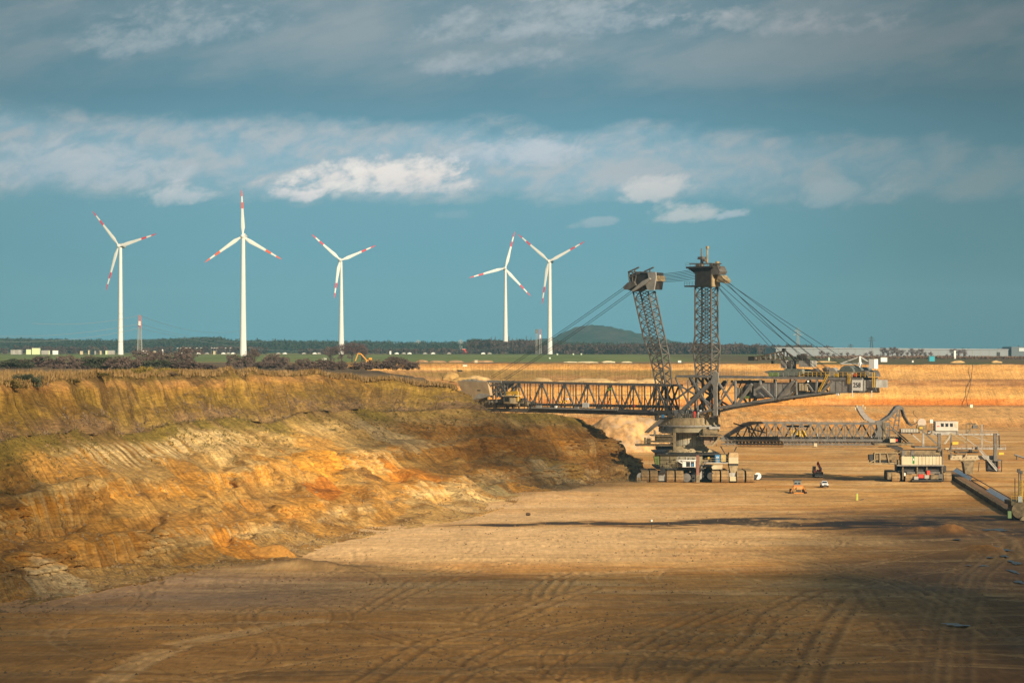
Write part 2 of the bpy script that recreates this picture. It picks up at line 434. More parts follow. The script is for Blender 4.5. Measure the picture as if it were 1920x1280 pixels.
def poly_track(pts, offs, w, s):
    G = [gp(*q) for q in pts]; D_ = np.full(X.shape, 99.0)
    for k in range(len(G) - 1):
        a_, b_ = G[k], G[k + 1]; d = b_ - a_; LL = d.x ** 2 + d.y ** 2
        tt = np.clip(((X - a_.x) * d.x + (Yg - a_.y) * d.y) / LL, 0, 1)
        ex = X - a_.x - tt * d.x; ey = Yg - a_.y - tt * d.y
        sg = np.sign(ex * d.y - ey * d.x + 1e-9); dd = np.hypot(ex, ey) * sg
        D_ = np.where(np.abs(dd) < np.abs(D_), dd, D_)
    for o in offs: add_track(D_ - o, w, s, ss(fbm(X / 5, Yg / 5, 77, 3), .2, .42))
poly_track([(1500, 1290), (1530, 1220), (1560, 1165), (1600, 1120)], (-1.5, 1.5), .55, .85)
poly_track([(1300, 1285), (1420, 1190), (1440, 1150), (1520, 1110), (1700, 1085)], (-1.4, 1.4), .5, .7)
poly_track([(830, 1290), (905, 1230), (1010, 1180), (1100, 1160), (1230, 1150)], (-1.3, 1.3), .45, .75)
poly_track([(660, 1290), (800, 1200), (905, 1172), (1050, 1120), (1110, 1100)], (-1.4, 1.4), .5, .6)
poly_track([(180, 1290), (260, 1240), (340, 1205), (470, 1180), (590, 1162)], (-1.5, 0, 1.5), .7, -.7)
poly_track([(160, 1260), (240, 1230), (330, 1212), (480, 1190)], (-1.3, 1.3), .4, .6)
poly_track([(1180, 1010), (1400, 1040), (1580, 1070), (1750, 1120), (1850, 1200)], (-3, -1.5, 1.5, 3), .7, .6)
poly_track([(1330, 1010), (1500, 1050), (1690, 1090), (1780, 1130)], (-2, 0, 2), .6, .6)
for dx_ in (0, 22, 44, 64): poly_track([(985 + dx_ * 1.1, 1126 - dx_ * .2), (990 + dx_, 1108), (1010 + dx_, 1090 - dx_ * .1), (1045 + dx_, 1072)], (0,), .45, .42)
for dx_ in (0, 28, 56): poly_track([(670 + dx_, 1150 - dx_ * .2), (735 + dx_, 1112), (770 + dx_ * 1.2, 1090), (835 + dx_, 1062 + dx_ * .1)], (-1.0, 1.0), .4, .45)
for dx_ in (0, 30, 64): poly_track([(1180 + dx_, 1215), (1240 + dx_, 1180), (1330 + dx_, 1140), (1440 + dx_, 1128)], (-1, 1), .4, .5)
poly_track([(1920, 1045), (1900, 1010), (1850, 990), (1780, 978)], (-1.5, 1.5), 1.0, .8)
poly_track([(1760, 1290), (1770, 1200), (1790, 1130), (1810, 1080), (1860, 1040)], (-2, -.5, 1, 2.5), .7, .6)
# sunlit band of the floor brightened in the soil colour; heaps tinted
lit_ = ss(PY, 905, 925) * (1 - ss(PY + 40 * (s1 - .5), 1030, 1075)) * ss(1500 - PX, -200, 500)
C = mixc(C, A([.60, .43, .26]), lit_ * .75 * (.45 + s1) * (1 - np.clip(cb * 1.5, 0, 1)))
for (px, py, rx, ry, cl) in [(505, 1042, 5, 5, (.36, .18, .045)), (1783, 1000, 4, 8, (.30, .15, .05)), (1725, 999, 3.5, 6, (.28, .15, .06)), (575, 1061, 14, 4, (.24, .16, .09)), (1845, 1030, 4, 9, (.25, .13, .04))]:
    p = gp(px, py); C = mixc(C, A(cl), np.exp(-(((X - p.x) / rx) ** 2 + ((Yg - p.y) / ry) ** 2) ** 2) * .9)
C *= A([1.19, 1.05, .82])
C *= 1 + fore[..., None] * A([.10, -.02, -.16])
C *= (.86 + .30 * fbm(X * 1.1, Yg * .55, 55, 3))[..., None]
Z = Z + rut
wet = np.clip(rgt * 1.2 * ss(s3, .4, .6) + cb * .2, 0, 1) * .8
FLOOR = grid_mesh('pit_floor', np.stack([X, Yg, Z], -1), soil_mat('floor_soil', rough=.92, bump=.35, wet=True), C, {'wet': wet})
tag(FLOOR, kind='structure')

# ------------------------------------------------------------------ the cut banks round the pit (one loft: rim, mid bench, foot)
ST = [ # rim x,y,z | mid x,y,z | foot x,y | width of the upper face
 (-168, 230, 32, -158, 224, 21, -118, 215, 10), (-150, 300, 32, -140, 294, 21, -100, 280, 10),
 (-128, 380, 32, -119, 374, 21, -80, 350, 9), (-112, 430, 31.8, -103, 424, 21, -70, 395, 9),
 (-101, 470, 31.6, -92, 463, 21, -57, 432, 9), (-94, 520, 31.8, -85, 513, 21.2, -40, 470, 9),
 (-86, 575, 32.2, -77, 568, 21.5, -34, 515, 9), (-78, 630, 32.5, -69, 622, 21.8, -11, 580, 9),
 (-66, 680, 32.5, -59, 671, 21.5, 1, 640, 9), (-50, 726, 31.0, -44, 715, 21, 11, 688, 10),
 (-33, 748, 29.6, -29, 733, 20.6, 19, 718, 11), (-18, 753, 27.5, -15, 740, 20.2, 26, 738, 11),
 (-17, 758, 27.2, -2, 752, 20.0, 29, 744, 9), (-19, 766, 27.6, 9, 772, 19.6, 34, 749, 8),
 (-23, 782, 28.4, 19, 800, 17.6, 38, 755, 8), (-30, 812, 29.4, 23, 826, 15.5, 43, 780, 9),
 (-42, 870, 30.5, 12, 880, 14, 44, 850, 12), (-60, 960, 31.5, 0, 965, 15, 40, 960, 15),
 (-90, 1100, 32, -40, 1105, 12, 10, 1090, 25), (-110, 1260, 32, -62, 1250, 9, -30, 1180, 40),
 (-95, 1400, 32, -60, 1350, 8.5, -25, 1235, 50), (-20, 1445, 31.8, -10, 1375, 8, 0, 1250, 62),
 (80, 1446, 31.6, 80, 1378, 8, 80, 1248, 66), (200, 1446, 31.2, 200, 1376, 8, 200, 1246, 68),
 (400, 1442, 31, 400, 1372, 8, 400, 1243, 68), (800, 1425, 31, 800, 1355, 8, 800, 1235, 68), (1300, 1400, 31, 1300, 1330, 8, 1300, 1220, 68)]
COLS = [25, 60, 190, 200, 170, 200, 200, 220, 200, 160, 100, 60, 60, 60, 60, 50, 40, 30, 24, 26, 46, 90, 120, 130, 60, 30]
ST = A(ST, float)
def catmull(T, P):
    i = np.clip(np.floor(T).astype(int), 0, len(P) - 2); f = (T - i)[:, None]
    p0 = P[np.maximum(i - 1, 0)]; p1 = P[i]; p2 = P[i + 1]; p3 = P[np.minimum(i + 2, len(P) - 1)]
    return .5 * ((2 * p1) + (p2 - p0) * f + (2 * p0 - 5 * p1 + 4 * p2 - p3) * f * f + (3 * p1 - p0 - 3 * p2 + p3) * f ** 3)
T = np.concatenate([np.linspace(i, i + 1, n, endpoint=False) for i, n in enumerate(COLS)] + [A([len(ST) - 1.0])])
Q = .65 * catmull(T, ST) + .35 * np.stack([np.interp(T, np.arange(len(ST)), ST[:, k]) for k in range(9)], 1)
Rm, Mi, Ft, Wd = Q[:, :3], Q[:, 3:6], np.concatenate([Q[:, 6:8], np.zeros((len(Q), 1))], 1), Q[:, 8]
Mi[:, 2] += 4.2 * (fbm(np.cumsum(np.r_[0, np.hypot(*np.diff(Mi[:, :2], axis=0).T)]) / 26, 0 * T, 62, 3) - .5) * (1 - ss(T, 11, 12.5)); Wd = Wd * (1 + .9 * (fbm(T * 2.3, 0 * T, 65, 3) - .5) * (1 - ss(T, 11, 13)))
mid_line = .5 * (Mi[:, :2] + Ft[:, :2]); U = np.concatenate([[0], np.cumsum(np.hypot(*np.diff(mid_line, axis=0).T))])
left = 1 - ss(T, 11.0, 13.5); far = ss(T, 19, 20.5)
n1, n2 = 56, 164
v1 = np.linspace(0, 1, n1, endpoint=False)[:, None]; v2 = np.linspace(0, 1, n2)[:, None]
U2 = U[None, :]
# upper face
d1 = np.hypot(Mi[:, 0] - Rm[:, 0], Mi[:, 1] - Rm[:, 1])[None, :]
dist = v1 ** 1.15 * d1
fall = np.clip(dist / np.minimum(Wd[None, :], d1), 0, 1)
far_prof = np.interp(fall, [0, .06, .16, .42, .52, .70, .84, 1], [0, .10, .20, .38, .55, .72, .95, 1])
near_prof = np.interp(fall, [0, .04, .3, .6, .8, 1], [0, .06, .44, .72, .86, 1.0])
prof = near_prof * (1 - far)[None, :] + far_prof * far[None, :]
Zu = Rm[None, :, 2] + (Mi[None, :, 2] - Rm[None, :, 2]) * prof
Xu = Rm[None, :, 0] + (Mi[:, 0] - Rm[:, 0])[None, :] * (v1 ** 1.15); Yu = Rm[None, :, 1] + (Mi[:, 1] - Rm[:, 1])[None, :] * (v1 ** 1.15)
# lower face: concave, with irregular ledges
wob = fbm(U2 / 18 + 0 * v2, v2 * 2.0 + 0 * U2, 61, 3)
vq = np.clip(v2 + .11 * (fbm(U2 / 30 + 0 * v2, 0 * U2 + v2 * .5, 66, 3) - .5) * np.sin(np.pi * v2) * 2, 0, 1)
def stair(x):
    e = A([0, .30, .62, 1.0]); hgt_ = A([1, .60, .26, 0]); k_ = np.clip(np.searchsorted(e, x, side='right') - 1, 0, 2); t_ = (x - e[k_]) / (e[k_ + 1] - e[k_])
    return hgt_[k_] + (hgt_[k_ + 1] - hgt_[k_]) * (1 - (1 - np.clip(t_, 0, 1)) ** 2.6), np.clip(t_, 0, 1)
gst, tloc = stair(vq)
wst = .45 + .5 * ss(fbm(U2 / 40 + 0 * v2, v2 * 1.5, 67, 2), .3, .55)
g = (1 - v2) ** 1.35 * (1 - wst) + gst * wst
scarp_l = (1 - ss(tloc, .10, .42)) * wst * (1 - far)[None, :]
led = .060 * np.sin(2 * np.pi * (v2 * 3.3 + 1.7 * wob + U2 / 160)) * np.sin(np.pi * v2) ** .7 * ss(fbm(U2 / 26 + 0 * v2, v2 * 1.2, 63, 2), .35, .65)
led = led + .030 * np.sin(2 * np.pi * (v2 * 8 + 2.5 * wob)) * np.sin(np.pi * v2) * ss(fbm(U2 / 11 + 0 * v2, v2 * 3, 64, 2), .4, .65)
gf = np.interp(v2, [0, .15, .7, .86, 1], [1, .93, .62, .10, 0])
g = (g + led) * (1 - far)[None, :] + far[None, :] * (gf + .05 * (wob - .5))
g = g * ss(1 - v2, -.02, .03)
Zl = Mi[None, :, 2] * g
Xl = Mi[None, :, 0] + (Ft[:, 0] - Mi[:, 0])[None, :] * v2; Yl = Mi[None, :, 1] + (Ft[:, 1] - Mi[:, 1])[None, :] * v2
WX = np.concatenate([Xu, Xl]); WY = np.concatenate([Yu, Yl]); WZ = np.concatenate([Zu, Zl])
V = np.concatenate([v1 * np.ones_like(U2), 1 + v2 * np.ones_like(U2)])            # 0..1 upper, 1..2 lower
UU = np.repeat(U2, V.shape[0], 0)
nd = Ft[:, :2] - Rm[:, :2]; nd /= np.hypot(*nd.T)[:, None]
# scallops left by the slewing wheel: arcs that lean with depth, plus slumps and gullies
lean = UU + 5.0 * V
def tri(x): return 1 - 2 * np.abs(x - np.floor(x) - .5)
sc1 = tri(lean / 6.0 + .9 * fbm(UU / 25, V * .7, 71, 2)) ** 1.6
sc2 = tri(lean / 2.1 + .6 * fbm(UU / 9, V * .8, 72, 2)) ** 1.3
amp_u = ss(V, .02, .15) * (1 - ss(V, .75, 1.02)); amp_l = ss(V, 1.0, 1.10) * (1 - ss(V, 1.55, 1.97))
big = fbm(UU / 22, V * 1.6, 73, 4) - .5; sml = fbm(UU / 3.2, V * 9, 74, 4) - .5
rid = 1 - 2 * np.abs(fbm((UU + 9 * V) / 8, V * 1.1, 75, 4) - .5)
SCP = np.concatenate([np.zeros((n1, len(U))), scarp_l])
bayf = (lean + 3 * V) / 15 + 1.1 * fbm(UU / 40, V * .6, 83, 2); bayf = bayf - np.floor(bayf); bay = 4 * (bayf - .5) ** 2
sc3 = tri(lean / 3.3 + .5 * fbm(UU / 12, V, 82, 2)) ** .8
amk = ss(fbm(UU / 17, V * 2, 84, 3), .35, .6)
off = (amp_u * (2.6 * bay + (.25 + .8 * amk) * sc1 + .15 * sc2 * (1.2 - amk) + 3.2 * (fbm((UU + 4 * V) / 7, V * 3, 85, 4) - .5)) + amp_l * (2.0 * bay + .5 * sc1 + (.25 + 1.5 * SCP) * sc3 + .40 * sc2 + 2.2 * rid)
       + 5.5 * big * ss(V, .1, .5) * (1 - ss(V, 1.75, 2)) + (.7 + 1.0 * SCP) * sml * ss(V, .02, .1) * (1 - ss(V, 1.85, 2)))
strat = WZ / 1.3 + .9 * fbm(UU / 18, V * 1.2, 110, 3); strat = strat - np.floor(strat)
off = off + ss(V, 1.0, 1.06) * (1 - ss(V, 1.85, 1.97)) * (.22 + 1.0 * SCP) * ss(fbm(UU / 12, V * 5, 111, 3), .35, .55) * (1.1 * ss(strat, .35, .5) * (1 - ss(strat, .9, 1.0)) - .3)
off = off * (1 - .55 * far[None, :]) + far[None, :] * 9 * (fbm(UU / 70, V * 2, 78, 4) - .5) * ss(V, .02, .3) * (1 - ss(V, 1.8, 2))
WX = WX + nd[None, :, 0] * off; WY = WY + nd[None, :, 1] * off
WZ = WZ + ((.7 + .9 * ss(UU, U[np.searchsorted(T, 8.8)], U[np.searchsorted(T, 10)])) * (fbm(UU / 2.5, V * 14, 79, 3) - .5)) * ss(V, 1.0, 1.05) * (1 - ss(V, 1.8, 1.97))
tall = np.exp(-((UU - U[np.searchsorted(T, 5.5)]) / 22) ** 2) + .8 * np.exp(-((UU - U[np.searchsorted(T, 4.2)]) / 9) ** 2)
WZ = WZ + (1 - ss(V, 0, .35)) * ((fbm(UU / 9, 0 * UU, 80, 4) - .45) * 2.6 + .6 * tall) * (1 - .6 * far[None, :])
WZ[-1] = -1.2
# ---- soil colours by bed (height) and place
zz = WZ + 1.9 * (fbm(UU / 26, V * 1.5, 90, 3) - .5) + .5 * (fbm(UU / 3, V * 8, 91, 2) - .5)
def bedcol(z, beds):
    zs = [b[0] for b in beds]; return np.stack([np.interp(z, zs, [b[1][k] for b in beds]) for k in range(3)], -1)
nb = bedcol(zz, [(0, (.50, .36, .19)), (2, (.44, .29, .12)), (3.2, (.52, .40, .24)), (4.5, (.43, .24, .07)), (6, (.43, .225, .055)), (7.4, (.41, .22, .06)), (7.8, (.50, .33, .13)), (9.5, (.50, .30, .09)),
                 (11, (.56, .30, .065)), (12.6, (.55, .31, .08)), (13.2, (.44, .32, .16)), (15.5, (.40, .29, .14)), (18.5, (.50, .38, .20)), (19.8, (.36, .27, .12)), (20.6, (.33, .245, .11)), (22.4, (.22, .155, .075)),
                 (24, (.19, .13, .05)), (27, (.22, .145, .045)), (29.3, (.25, .16, .05)), (30.3, (.33, .195, .08)), (31.3, (.36, .22, .10)), (32, (.16, .12, .05))])
uS = lambda t: U[min(np.searchsorted(T, t), len(U) - 1)]
def patch(cu, cv, ru, rv, seed): 
    return ss(1.15 - ((UU - cu) / ru) ** 2 - ((V - cv) / rv) ** 2 + 1.6 * (fbm((UU + 6 * V) / 5, V * 5, seed, 4) - .5), .1, .5)
uS = lambda t: U[min(np.searchsorted(T, t), len(U) - 1)]
str1 = fbm(lean / 1.4, V * 1.2, 92, 4); str2 = fbm(lean / 5, V * 1.5, 93, 3); mot = fbm(UU / 26, V * 8, 94, 4)
low = ss(V, 1.0, 1.08)
apr = low * (1 - ss(SCP, .1, .5))
nb = mixc(nb, A([.40, .275, .125]), apr * .45 * ss(fbm(UU / 16, V * 3, 89, 3), .3, .6))
lines = ss(vn(zz * 2.6, UU / 22, 88), .60, .78) * ss(fbm(UU / 8, V * 8, 87, 3), .40, .6)
nb = mixc(nb, A([.20, .115, .04]), low * lines * (.25 + .6 * SCP))
nb = mixc(nb, A([.60, .48, .30]), low * SCP * ss(sc3 * .7 + .5 * vn(zz * 1.3, UU / 15, 86), .55, .9) * .65)
nb = mixc(nb, A([.58, .46, .29]), low * ss(str1, .58, .72) * (.08 + .42 * SCP))
nb = mixc(nb, A([.36, .22, .08]), low * ss(str2, .55, .72) * .5)
nb = mixc(nb, A([.45, .25, .065]), low * ss(mot, .56, .62) * .7)
nb = mixc(nb, A([.24, .14, .05]), low * ss(fbm(UU / 9, V * 16, 95, 4), .60, .70) * .7)
nb = mixc(nb, A([.19, .15, .035]), (1 - low) * ss(fbm(UU / 14, V * 2.5, 96, 3), .46, .62) * .45)
nb = mixc(nb, A([.36, .25, .09]), (1 - low) * ss(str1, .5, .7) * .35)
nb = mixc(nb, A([.13, .09, .045]), (1 - low) * ss(fbm(UU / 7, V * 4, 196, 4), .50, .60) * .65)
scrub = ss(fbm(UU / 16, V * 3, 97, 4), .34, .50) * ss(V, .42, .66) * (1 - ss(V, .96, 1.02))
nb = mixc(nb, A([.215, .15, .10]), scrub * .9)
nb = mixc(nb, A([.20, .165, .04]), ss(fbm(UU / 14, V * 2, 99, 3), .42, .55) * np.exp(-((V - 1.02) / .04) ** 2) * .8)
flm = ss(UU, uS(4.3), uS(4.8)) * (1 - ss(UU, uS(6.4), uS(7.0))) * ss(V, 1.03, 1.06) * (1 - ss(V + .12 * str1, 1.17, 1.27))
nb = mixc(nb, A([.62, .52, .36]), flm * ss(sc3, .35, .75) * .85); nb = mixc(nb, A([.26, .18, .08]), flm * (1 - ss(sc3, .1, .35)) * .7)
# darker, redder browns towards the machine; cloud shade at the left put into the colour
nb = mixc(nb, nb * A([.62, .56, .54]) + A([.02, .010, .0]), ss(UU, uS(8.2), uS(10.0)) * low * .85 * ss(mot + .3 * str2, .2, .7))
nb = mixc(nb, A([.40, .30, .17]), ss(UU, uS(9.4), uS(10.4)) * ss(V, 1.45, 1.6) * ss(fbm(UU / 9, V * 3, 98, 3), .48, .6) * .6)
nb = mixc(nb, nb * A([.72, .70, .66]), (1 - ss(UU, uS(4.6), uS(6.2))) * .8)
for (cu, cv, ru, rv, colr, k, sd_) in [
    (uS(3.25), 1.80, 9, .20, (.50, .45, .36), .55, 101), (uS(2.6), 1.55, 14, .25, (.30, .17, .05), .7, 102), (uS(4.9), 1.80, 9, .13, (.46, .22, .04), .85, 103),
    (uS(7.0), 1.35, 20, .14, (.62, .33, .065), .85, 104), (uS(6.6), 1.55, 14, .08, (.38, .15, .03), .9, 105), (uS(8.0), 1.5, 16, .12, (.47, .20, .035), .8, 106),
    (uS(8.0), 1.80, 12, .16, (.60, .47, .28), .8, 107), (uS(8.6), 1.78, 7, .12, (.36, .32, .20), .8, 108), (uS(7.4), 1.83, 8, .13, (.40, .34, .25), .6, 109),
    (uS(9.1), 1.86, 9, .12, (.62, .33, .08), .8, 110), (uS(6.2), 1.14, 14, .12, (.54, .43, .26), .6, 111), (uS(8.8), 1.2, 16, .14, (.42, .35, .25), .6, 112),
    (uS(10.8), 1.7, 10, .2, (.58, .46, .30), .7, 113), (uS(11.3), 1.62, 6, .25, (.46, .30, .09), .8, 114), (uS(7.6), 1.42, 7, .05, (.16, .09, .035), .8, 115)]:
    nb = mixc(nb, A(colr), patch(cu, cv, ru, rv, sd_) * k)
# far bank beds
zf = WZ + (.3 + .9 * (1 - ss(WX, 120, 260))) * (fbm(UU / 60, V * 3, 190, 3) - .5)
fb = bedcol(zf, [(0, (.44, .29, .14)), (1.5, (.40, .25, .12)), (5, (.56, .38, .19)), (8.2, (.58, .40, .20)), (8.9, (.30, .18, .09)), (9.4, (.50, .19, .032)), (12.0, (.52, .21, .045)), (12.8, (.60, .36, .13)), (14.5, (.62, .42, .18)), (16.5, (.56, .36, .14)),
                 (18.6, (.54, .34, .14)), (19.4, (.25, .145, .07)), (22.8, (.28, .165, .08)), (23.4, (.58, .38, .16)), (28.5, (.56, .36, .15)), (30.3, (.40, .25, .11)), (31.2, (.24, .17, .08)), (32, (.14, .12, .05))])
fb = mixc(fb, A([.36, .17, .04]), ss(fbm(UU / 40, V * 12, 191, 4), .55, .66) * .5 * (1 - .7 * ss(WX, 120, 260)))
fb = mixc(fb, A([.66, .48, .26]), ss(fbm(UU / 30, V * 16, 192, 4), .54, .66) * .5 * (1 - .5 * ss(WX, 120, 260)))
cenw = 1 - ss(WX, 90, 170)
fb = mixc(fb, mixc(np.ones_like(fb) * A([.27, .18, .095]), A([.20, .16, .06]), ss(mot, .4, .6)), cenw * ss(zf, 20.5, 21.5) * (1 - ss(zf, 27.5, 28.5)) * .85)
fb = fb * A([1.10, 1.0, .93])
fb = mixc(fb, A([.62, .30, .07]), ss(fbm((UU - 30 * V) / 16, V * 2, 193, 4), .45, .6) * (1 - ss(WX, 150, 260)) * ss(15 - zf, 0, 2) * .7)
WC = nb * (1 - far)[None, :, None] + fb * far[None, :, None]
# keep the beds' hue varied at fine scale
pit_ = ss(fbm(UU / 5, V * 7, 197, 4), .56, .66) * (1 - far)[None, :]
WC = mixc(WC, WC * A([.55, .52, .50]), pit_ * .55)
WC *= A([1.10, .94, .64])
WC *= (.91 + .18 * fbm(UU / 1.1, V * 30, 195, 3))[..., None]
drop = (32 - WZ) / 4
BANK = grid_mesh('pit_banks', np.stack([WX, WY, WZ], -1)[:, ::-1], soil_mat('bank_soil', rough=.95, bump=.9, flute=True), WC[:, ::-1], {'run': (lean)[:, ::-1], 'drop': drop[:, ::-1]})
tag(BANK, kind='structure')

# ------------------------------------------------------------------ land round the pit
def gz(x, y): return 32 + 3.7 * ss(y, 1550, 2500) + 1.6 * ss(y, 2500, 4200) + .4 * (fbm(np.asarray(x) / 60., np.asarray(y) / 60., 201, 2) - .5) + .0 * x
rim = [(float(WX[0, i]), float(WY[0, i]), float(WZ[0, i])) for i in range(WX.shape[1])]
outer = [(1900, 1380), (3800, 2500), (3800, 7000), (-3800, 7000), (-3800, 1500), (-2500, 200), (-400, 200)]
pts = [Vector((x, y)) for x, y, z in rim] + [Vector(p) for p in outer]
zs = [z for x, y, z in rim] + [float(gz(x, y)) for x, y in outer]
nbnd = len(pts)
rimxy = A([(x, y) for x, y, z in rim])
for _ in range(5200):
    y = 240 + (random.random() ** 1.7) * 5000; x = random.uniform(-.34 * y - 120, .30 * y + 120)
    # inside the land only: compare with the rim line
    if np.min(np.hypot(rimxy[::3, 0] - x, rimxy[::3, 1] - y)) < 7: continue
    pts.append(Vector((x, y))); z = float(gz(x, y)) - 4.3 * math.exp(-((x + 22) ** 2 + (y - 770) ** 2) / 45 ** 2)
    zs.append(z + (random.random() - .5) * (.8 if y < 1400 else .3))
res = delaunay_2d_cdt(pts, [], [list(range(nbnd))], 1, 1e-4)
vv, ff, ov = res[0], res[2], res[3]
me = bpy.data.meshes.new('plateau'); me.from_pydata([(v.x, v.y, zs[ov[i][0]] if ov[i] else 32.0) for i, v in enumerate(vv)], [], ff)
me.update()
if sum(p.normal.z for p in me.polygons[:50]) < 0: me.flip_normals()
lm = bpy.data.materials.new('field_grass'); lm.use_nodes = True; t = NT(lm.node_tree); b = t.n['Principled BSDF']
P = t.new('ShaderNodeNewGeometry').outputs['Position']; x_, y_, z_ = t.sep(P)
na = t.noise(t.mapv(P, (.02, .006, .1)), 1, 5, .6); nb_ = t.noise(P, .25, 5, .6); nc = t.noise(t.mapv(P, (.004, .0025, .1)), 1, 4, .55)
dry = t.mix(t.smooth(nb_, .35, .65), (.21, .14, .075), (.14, .10, .06))
dry = t.mix(t.smooth(na, .45, .6), dry, (.085, .065, .045))
green = t.mix(t.smooth(na, .35, .65), (.135, .165, .050), (.18, .20, .07))
c = t.mix(t.smooth(t.add(y_, t.mul(nc, 300)), 1560, 1620), dry, (.26, .18, .09))
c = t.mix(t.smooth(t.add(y_, t.mul(nc, 380)), 1720, 1790), c, green)
c = t.mix(t.smooth(t.add(y_, t.mul(nc, 900)), 2700, 2900), c, t.mix(t.smooth(nc, .4, .55), (.20, .16, .06), (.10, .12, .03)))
c = t.mix(t.mul(t.smooth(x_, 90, 170), t.smooth(y_, 2500, 2300)), c, t.mix(t.smooth(na, .4, .6), (.13, .09, .05), (.10, .10, .035)))
t.put(b.inputs['Base Color'], c); b.inputs['Roughness'].default_value = 1.0; b.inputs['Specular IOR Level'].default_value = .05
me.materials.append(lm)
LAND = bpy.data.objects.new('plateau', me); COL.objects.link(LAND); tag(LAND, kind='structure')

# ------------------------------------------------------------------ far hills
HP = A([(-1500, 640), (-400, 634), (0, 632), (100, 633), (200, 636), (330, 633), (390, 630), (450, 637), (600, 637), (700, 640), (800, 644), (880, 641), (940, 636), (1000, 637), (1040, 630), (1060, 620), (1085, 611), (1120, 607), (1150, 610), (1185, 618), (1220, 629), (1260, 637), (1300, 643), (1400, 647), (1550, 653), (1700, 655), (1800, 655), (1920, 657), (3400, 655)], float)
hx = np.concatenate([np.arange(-3000, -1300, 30), np.arange(-1300, 1450, 5.0), np.arange(1450, 3200, 30)]); hy = np.linspace(5200, 6700, 70)
HX, HY = np.meshgrid(hx, hy)
ppx = 960 + F * HX / 5900.0
top = 38 + (660 - np.interp(ppx, HP[:, 0], HP[:, 1])) * 5900 / F
fr = np.clip(1 - np.abs(HY - 5900) / 650, 0, 1) ** .7
HZ = 30 + (top - 35) * fr + 9.0 * (fbm(HX / 12, HY / 30, 301, 3) - .35) + 9 * (fbm(HX / 120, HY / 120, 302, 2) - .5) * fr
hm = np.stack([HX, HY, HZ], -1)
hn = fbm(HX / 40, HY / 60, 305, 3)
hc = mixc(np.ones(HX.shape + (3,)) * A([.022, .032, .020]), A([.050, .042, .030]), ss(hn, .4, .65)); hc = hc * (.55 + .9 * fbm(HX / 11, HY / 25, 306, 3))[..., None]
hills = grid_mesh('hills', hm, soil_mat('wooded_hillside', rough=1.0, bump=.4), hc); tag(hills, kind='structure')
# ------------------------------------------------------------------ machine paints
steel = mat('weathered_grey_steel', (.13, .12, .108), .55, .25, .8, .2, (.10, .06, .035), .5)
steel_l = mat('light_grey_steel', (.33, .315, .285), .55, .18, .6, .1, (.16, .11, .07), .45, True)
steel_d = mat('dark_steel', (.040, .038, .036), .6, .3, .8, .2, (.08, .05, .03), .4)
cable_m = mat('greased_wire_rope', (.03, .03, .03), .5, .1)
sandy = mat('sand_coated_steel', (.30, .23, .13), .8, .25, .9, 0, (.13, .085, .045), .75, True)
sandy_d = mat('dusty_brown_steel', (.20, .15, .085), .8, .3, .9, 0, (.07, .05, .03), .7)
pad_m = mat('sand_caked_track_pad', (.30, .195, .09), .85, .25, .9, 0, (.16, .10, .05), .5)
cream = mat('cream_paint', (.50, .43, .28), .5, .1, .5, 0, (.35, .24, .13), .5, True)
white = mat('white_paint', (.74, .74, .71), .45, .06, .5, 0, (.45, .40, .32), .3, True)
yellow = mat('yellow_paint', (.62, .38, .035), .5, .15, .8, 0, (.25, .15, .05), .3)
blue = mat('blue_paint', (.035, .17, .36), .5, .1)
green_p = mat('green_paint', (.20, .30, .07), .55, .15, .8, 0, (.18, .14, .07), .4)
red_p = mat('red_paint', (.55, .045, .025), .5, .1)
glass = mat('dark_window_glass', (.02, .025, .03), .12, .1, spec=.6)
rubber = mat('black_rubber', (.022, .021, .02), .75, .2)
belt_m = mat('dirty_conveyor_belt', (.10, .062, .04), .8, .25, .5)
silver = mat('galvanised_sheet', (.50, .53, .56), .35, .1, .5, .6)
ink = mat('black_lettering', (.015, .015, .015), .6, 0)
brownred = mat('brown_red_plate', (.21, .095, .065), .7, .15)

def railing(name, pts, m, parent, h=1.1, world=False, step=2.0, r=.06, rails=2):
    """one handrail run = one part: posts and rails"""
    b = MB()
    for a, c in zip(pts, pts[1:]):
        a = Vector(a); c = Vector(c); n = max(1, int((c - a).length / step))
        for i in range(n + 1): p = a.lerp(c, i / n); b.beam(p, p + Vector((0, 0, h)), r)
        for k in range(1, rails + 1): b.beam(a + Vector((0, 0, h * k / rails)), c + Vector((0, 0, h * k / rails)), r)
    return b.build(name, m, parent, world)
def text_obj(name, s, size, loc, rot, m, parent, world=False):
    cu = bpy.data.curves.new('t', 'FONT'); cu.body = s; cu.size = size; cu.align_x = 'CENTER'; cu.align_y = 'CENTER'; cu.extrude = .02
    to = bpy.data.objects.new('t', cu); COL.objects.link(to)
    dg = bpy.context.evaluated_depsgraph_get(); me = bpy.data.meshes.new_from_object(to.evaluated_get(dg)); bpy.data.objects.remove(to)
    me.name = name; me.materials.clear(); me.materials.append(m)
    M = Matrix.Translation(Vector(loc)) @ rot
    if world: M = INV[parent.name] @ M
    me.transform(M); o = bpy.data.objects.new(name, me); COL.objects.link(o); o.parent = parent; INV[o.name] = INV[parent.name]
    return o

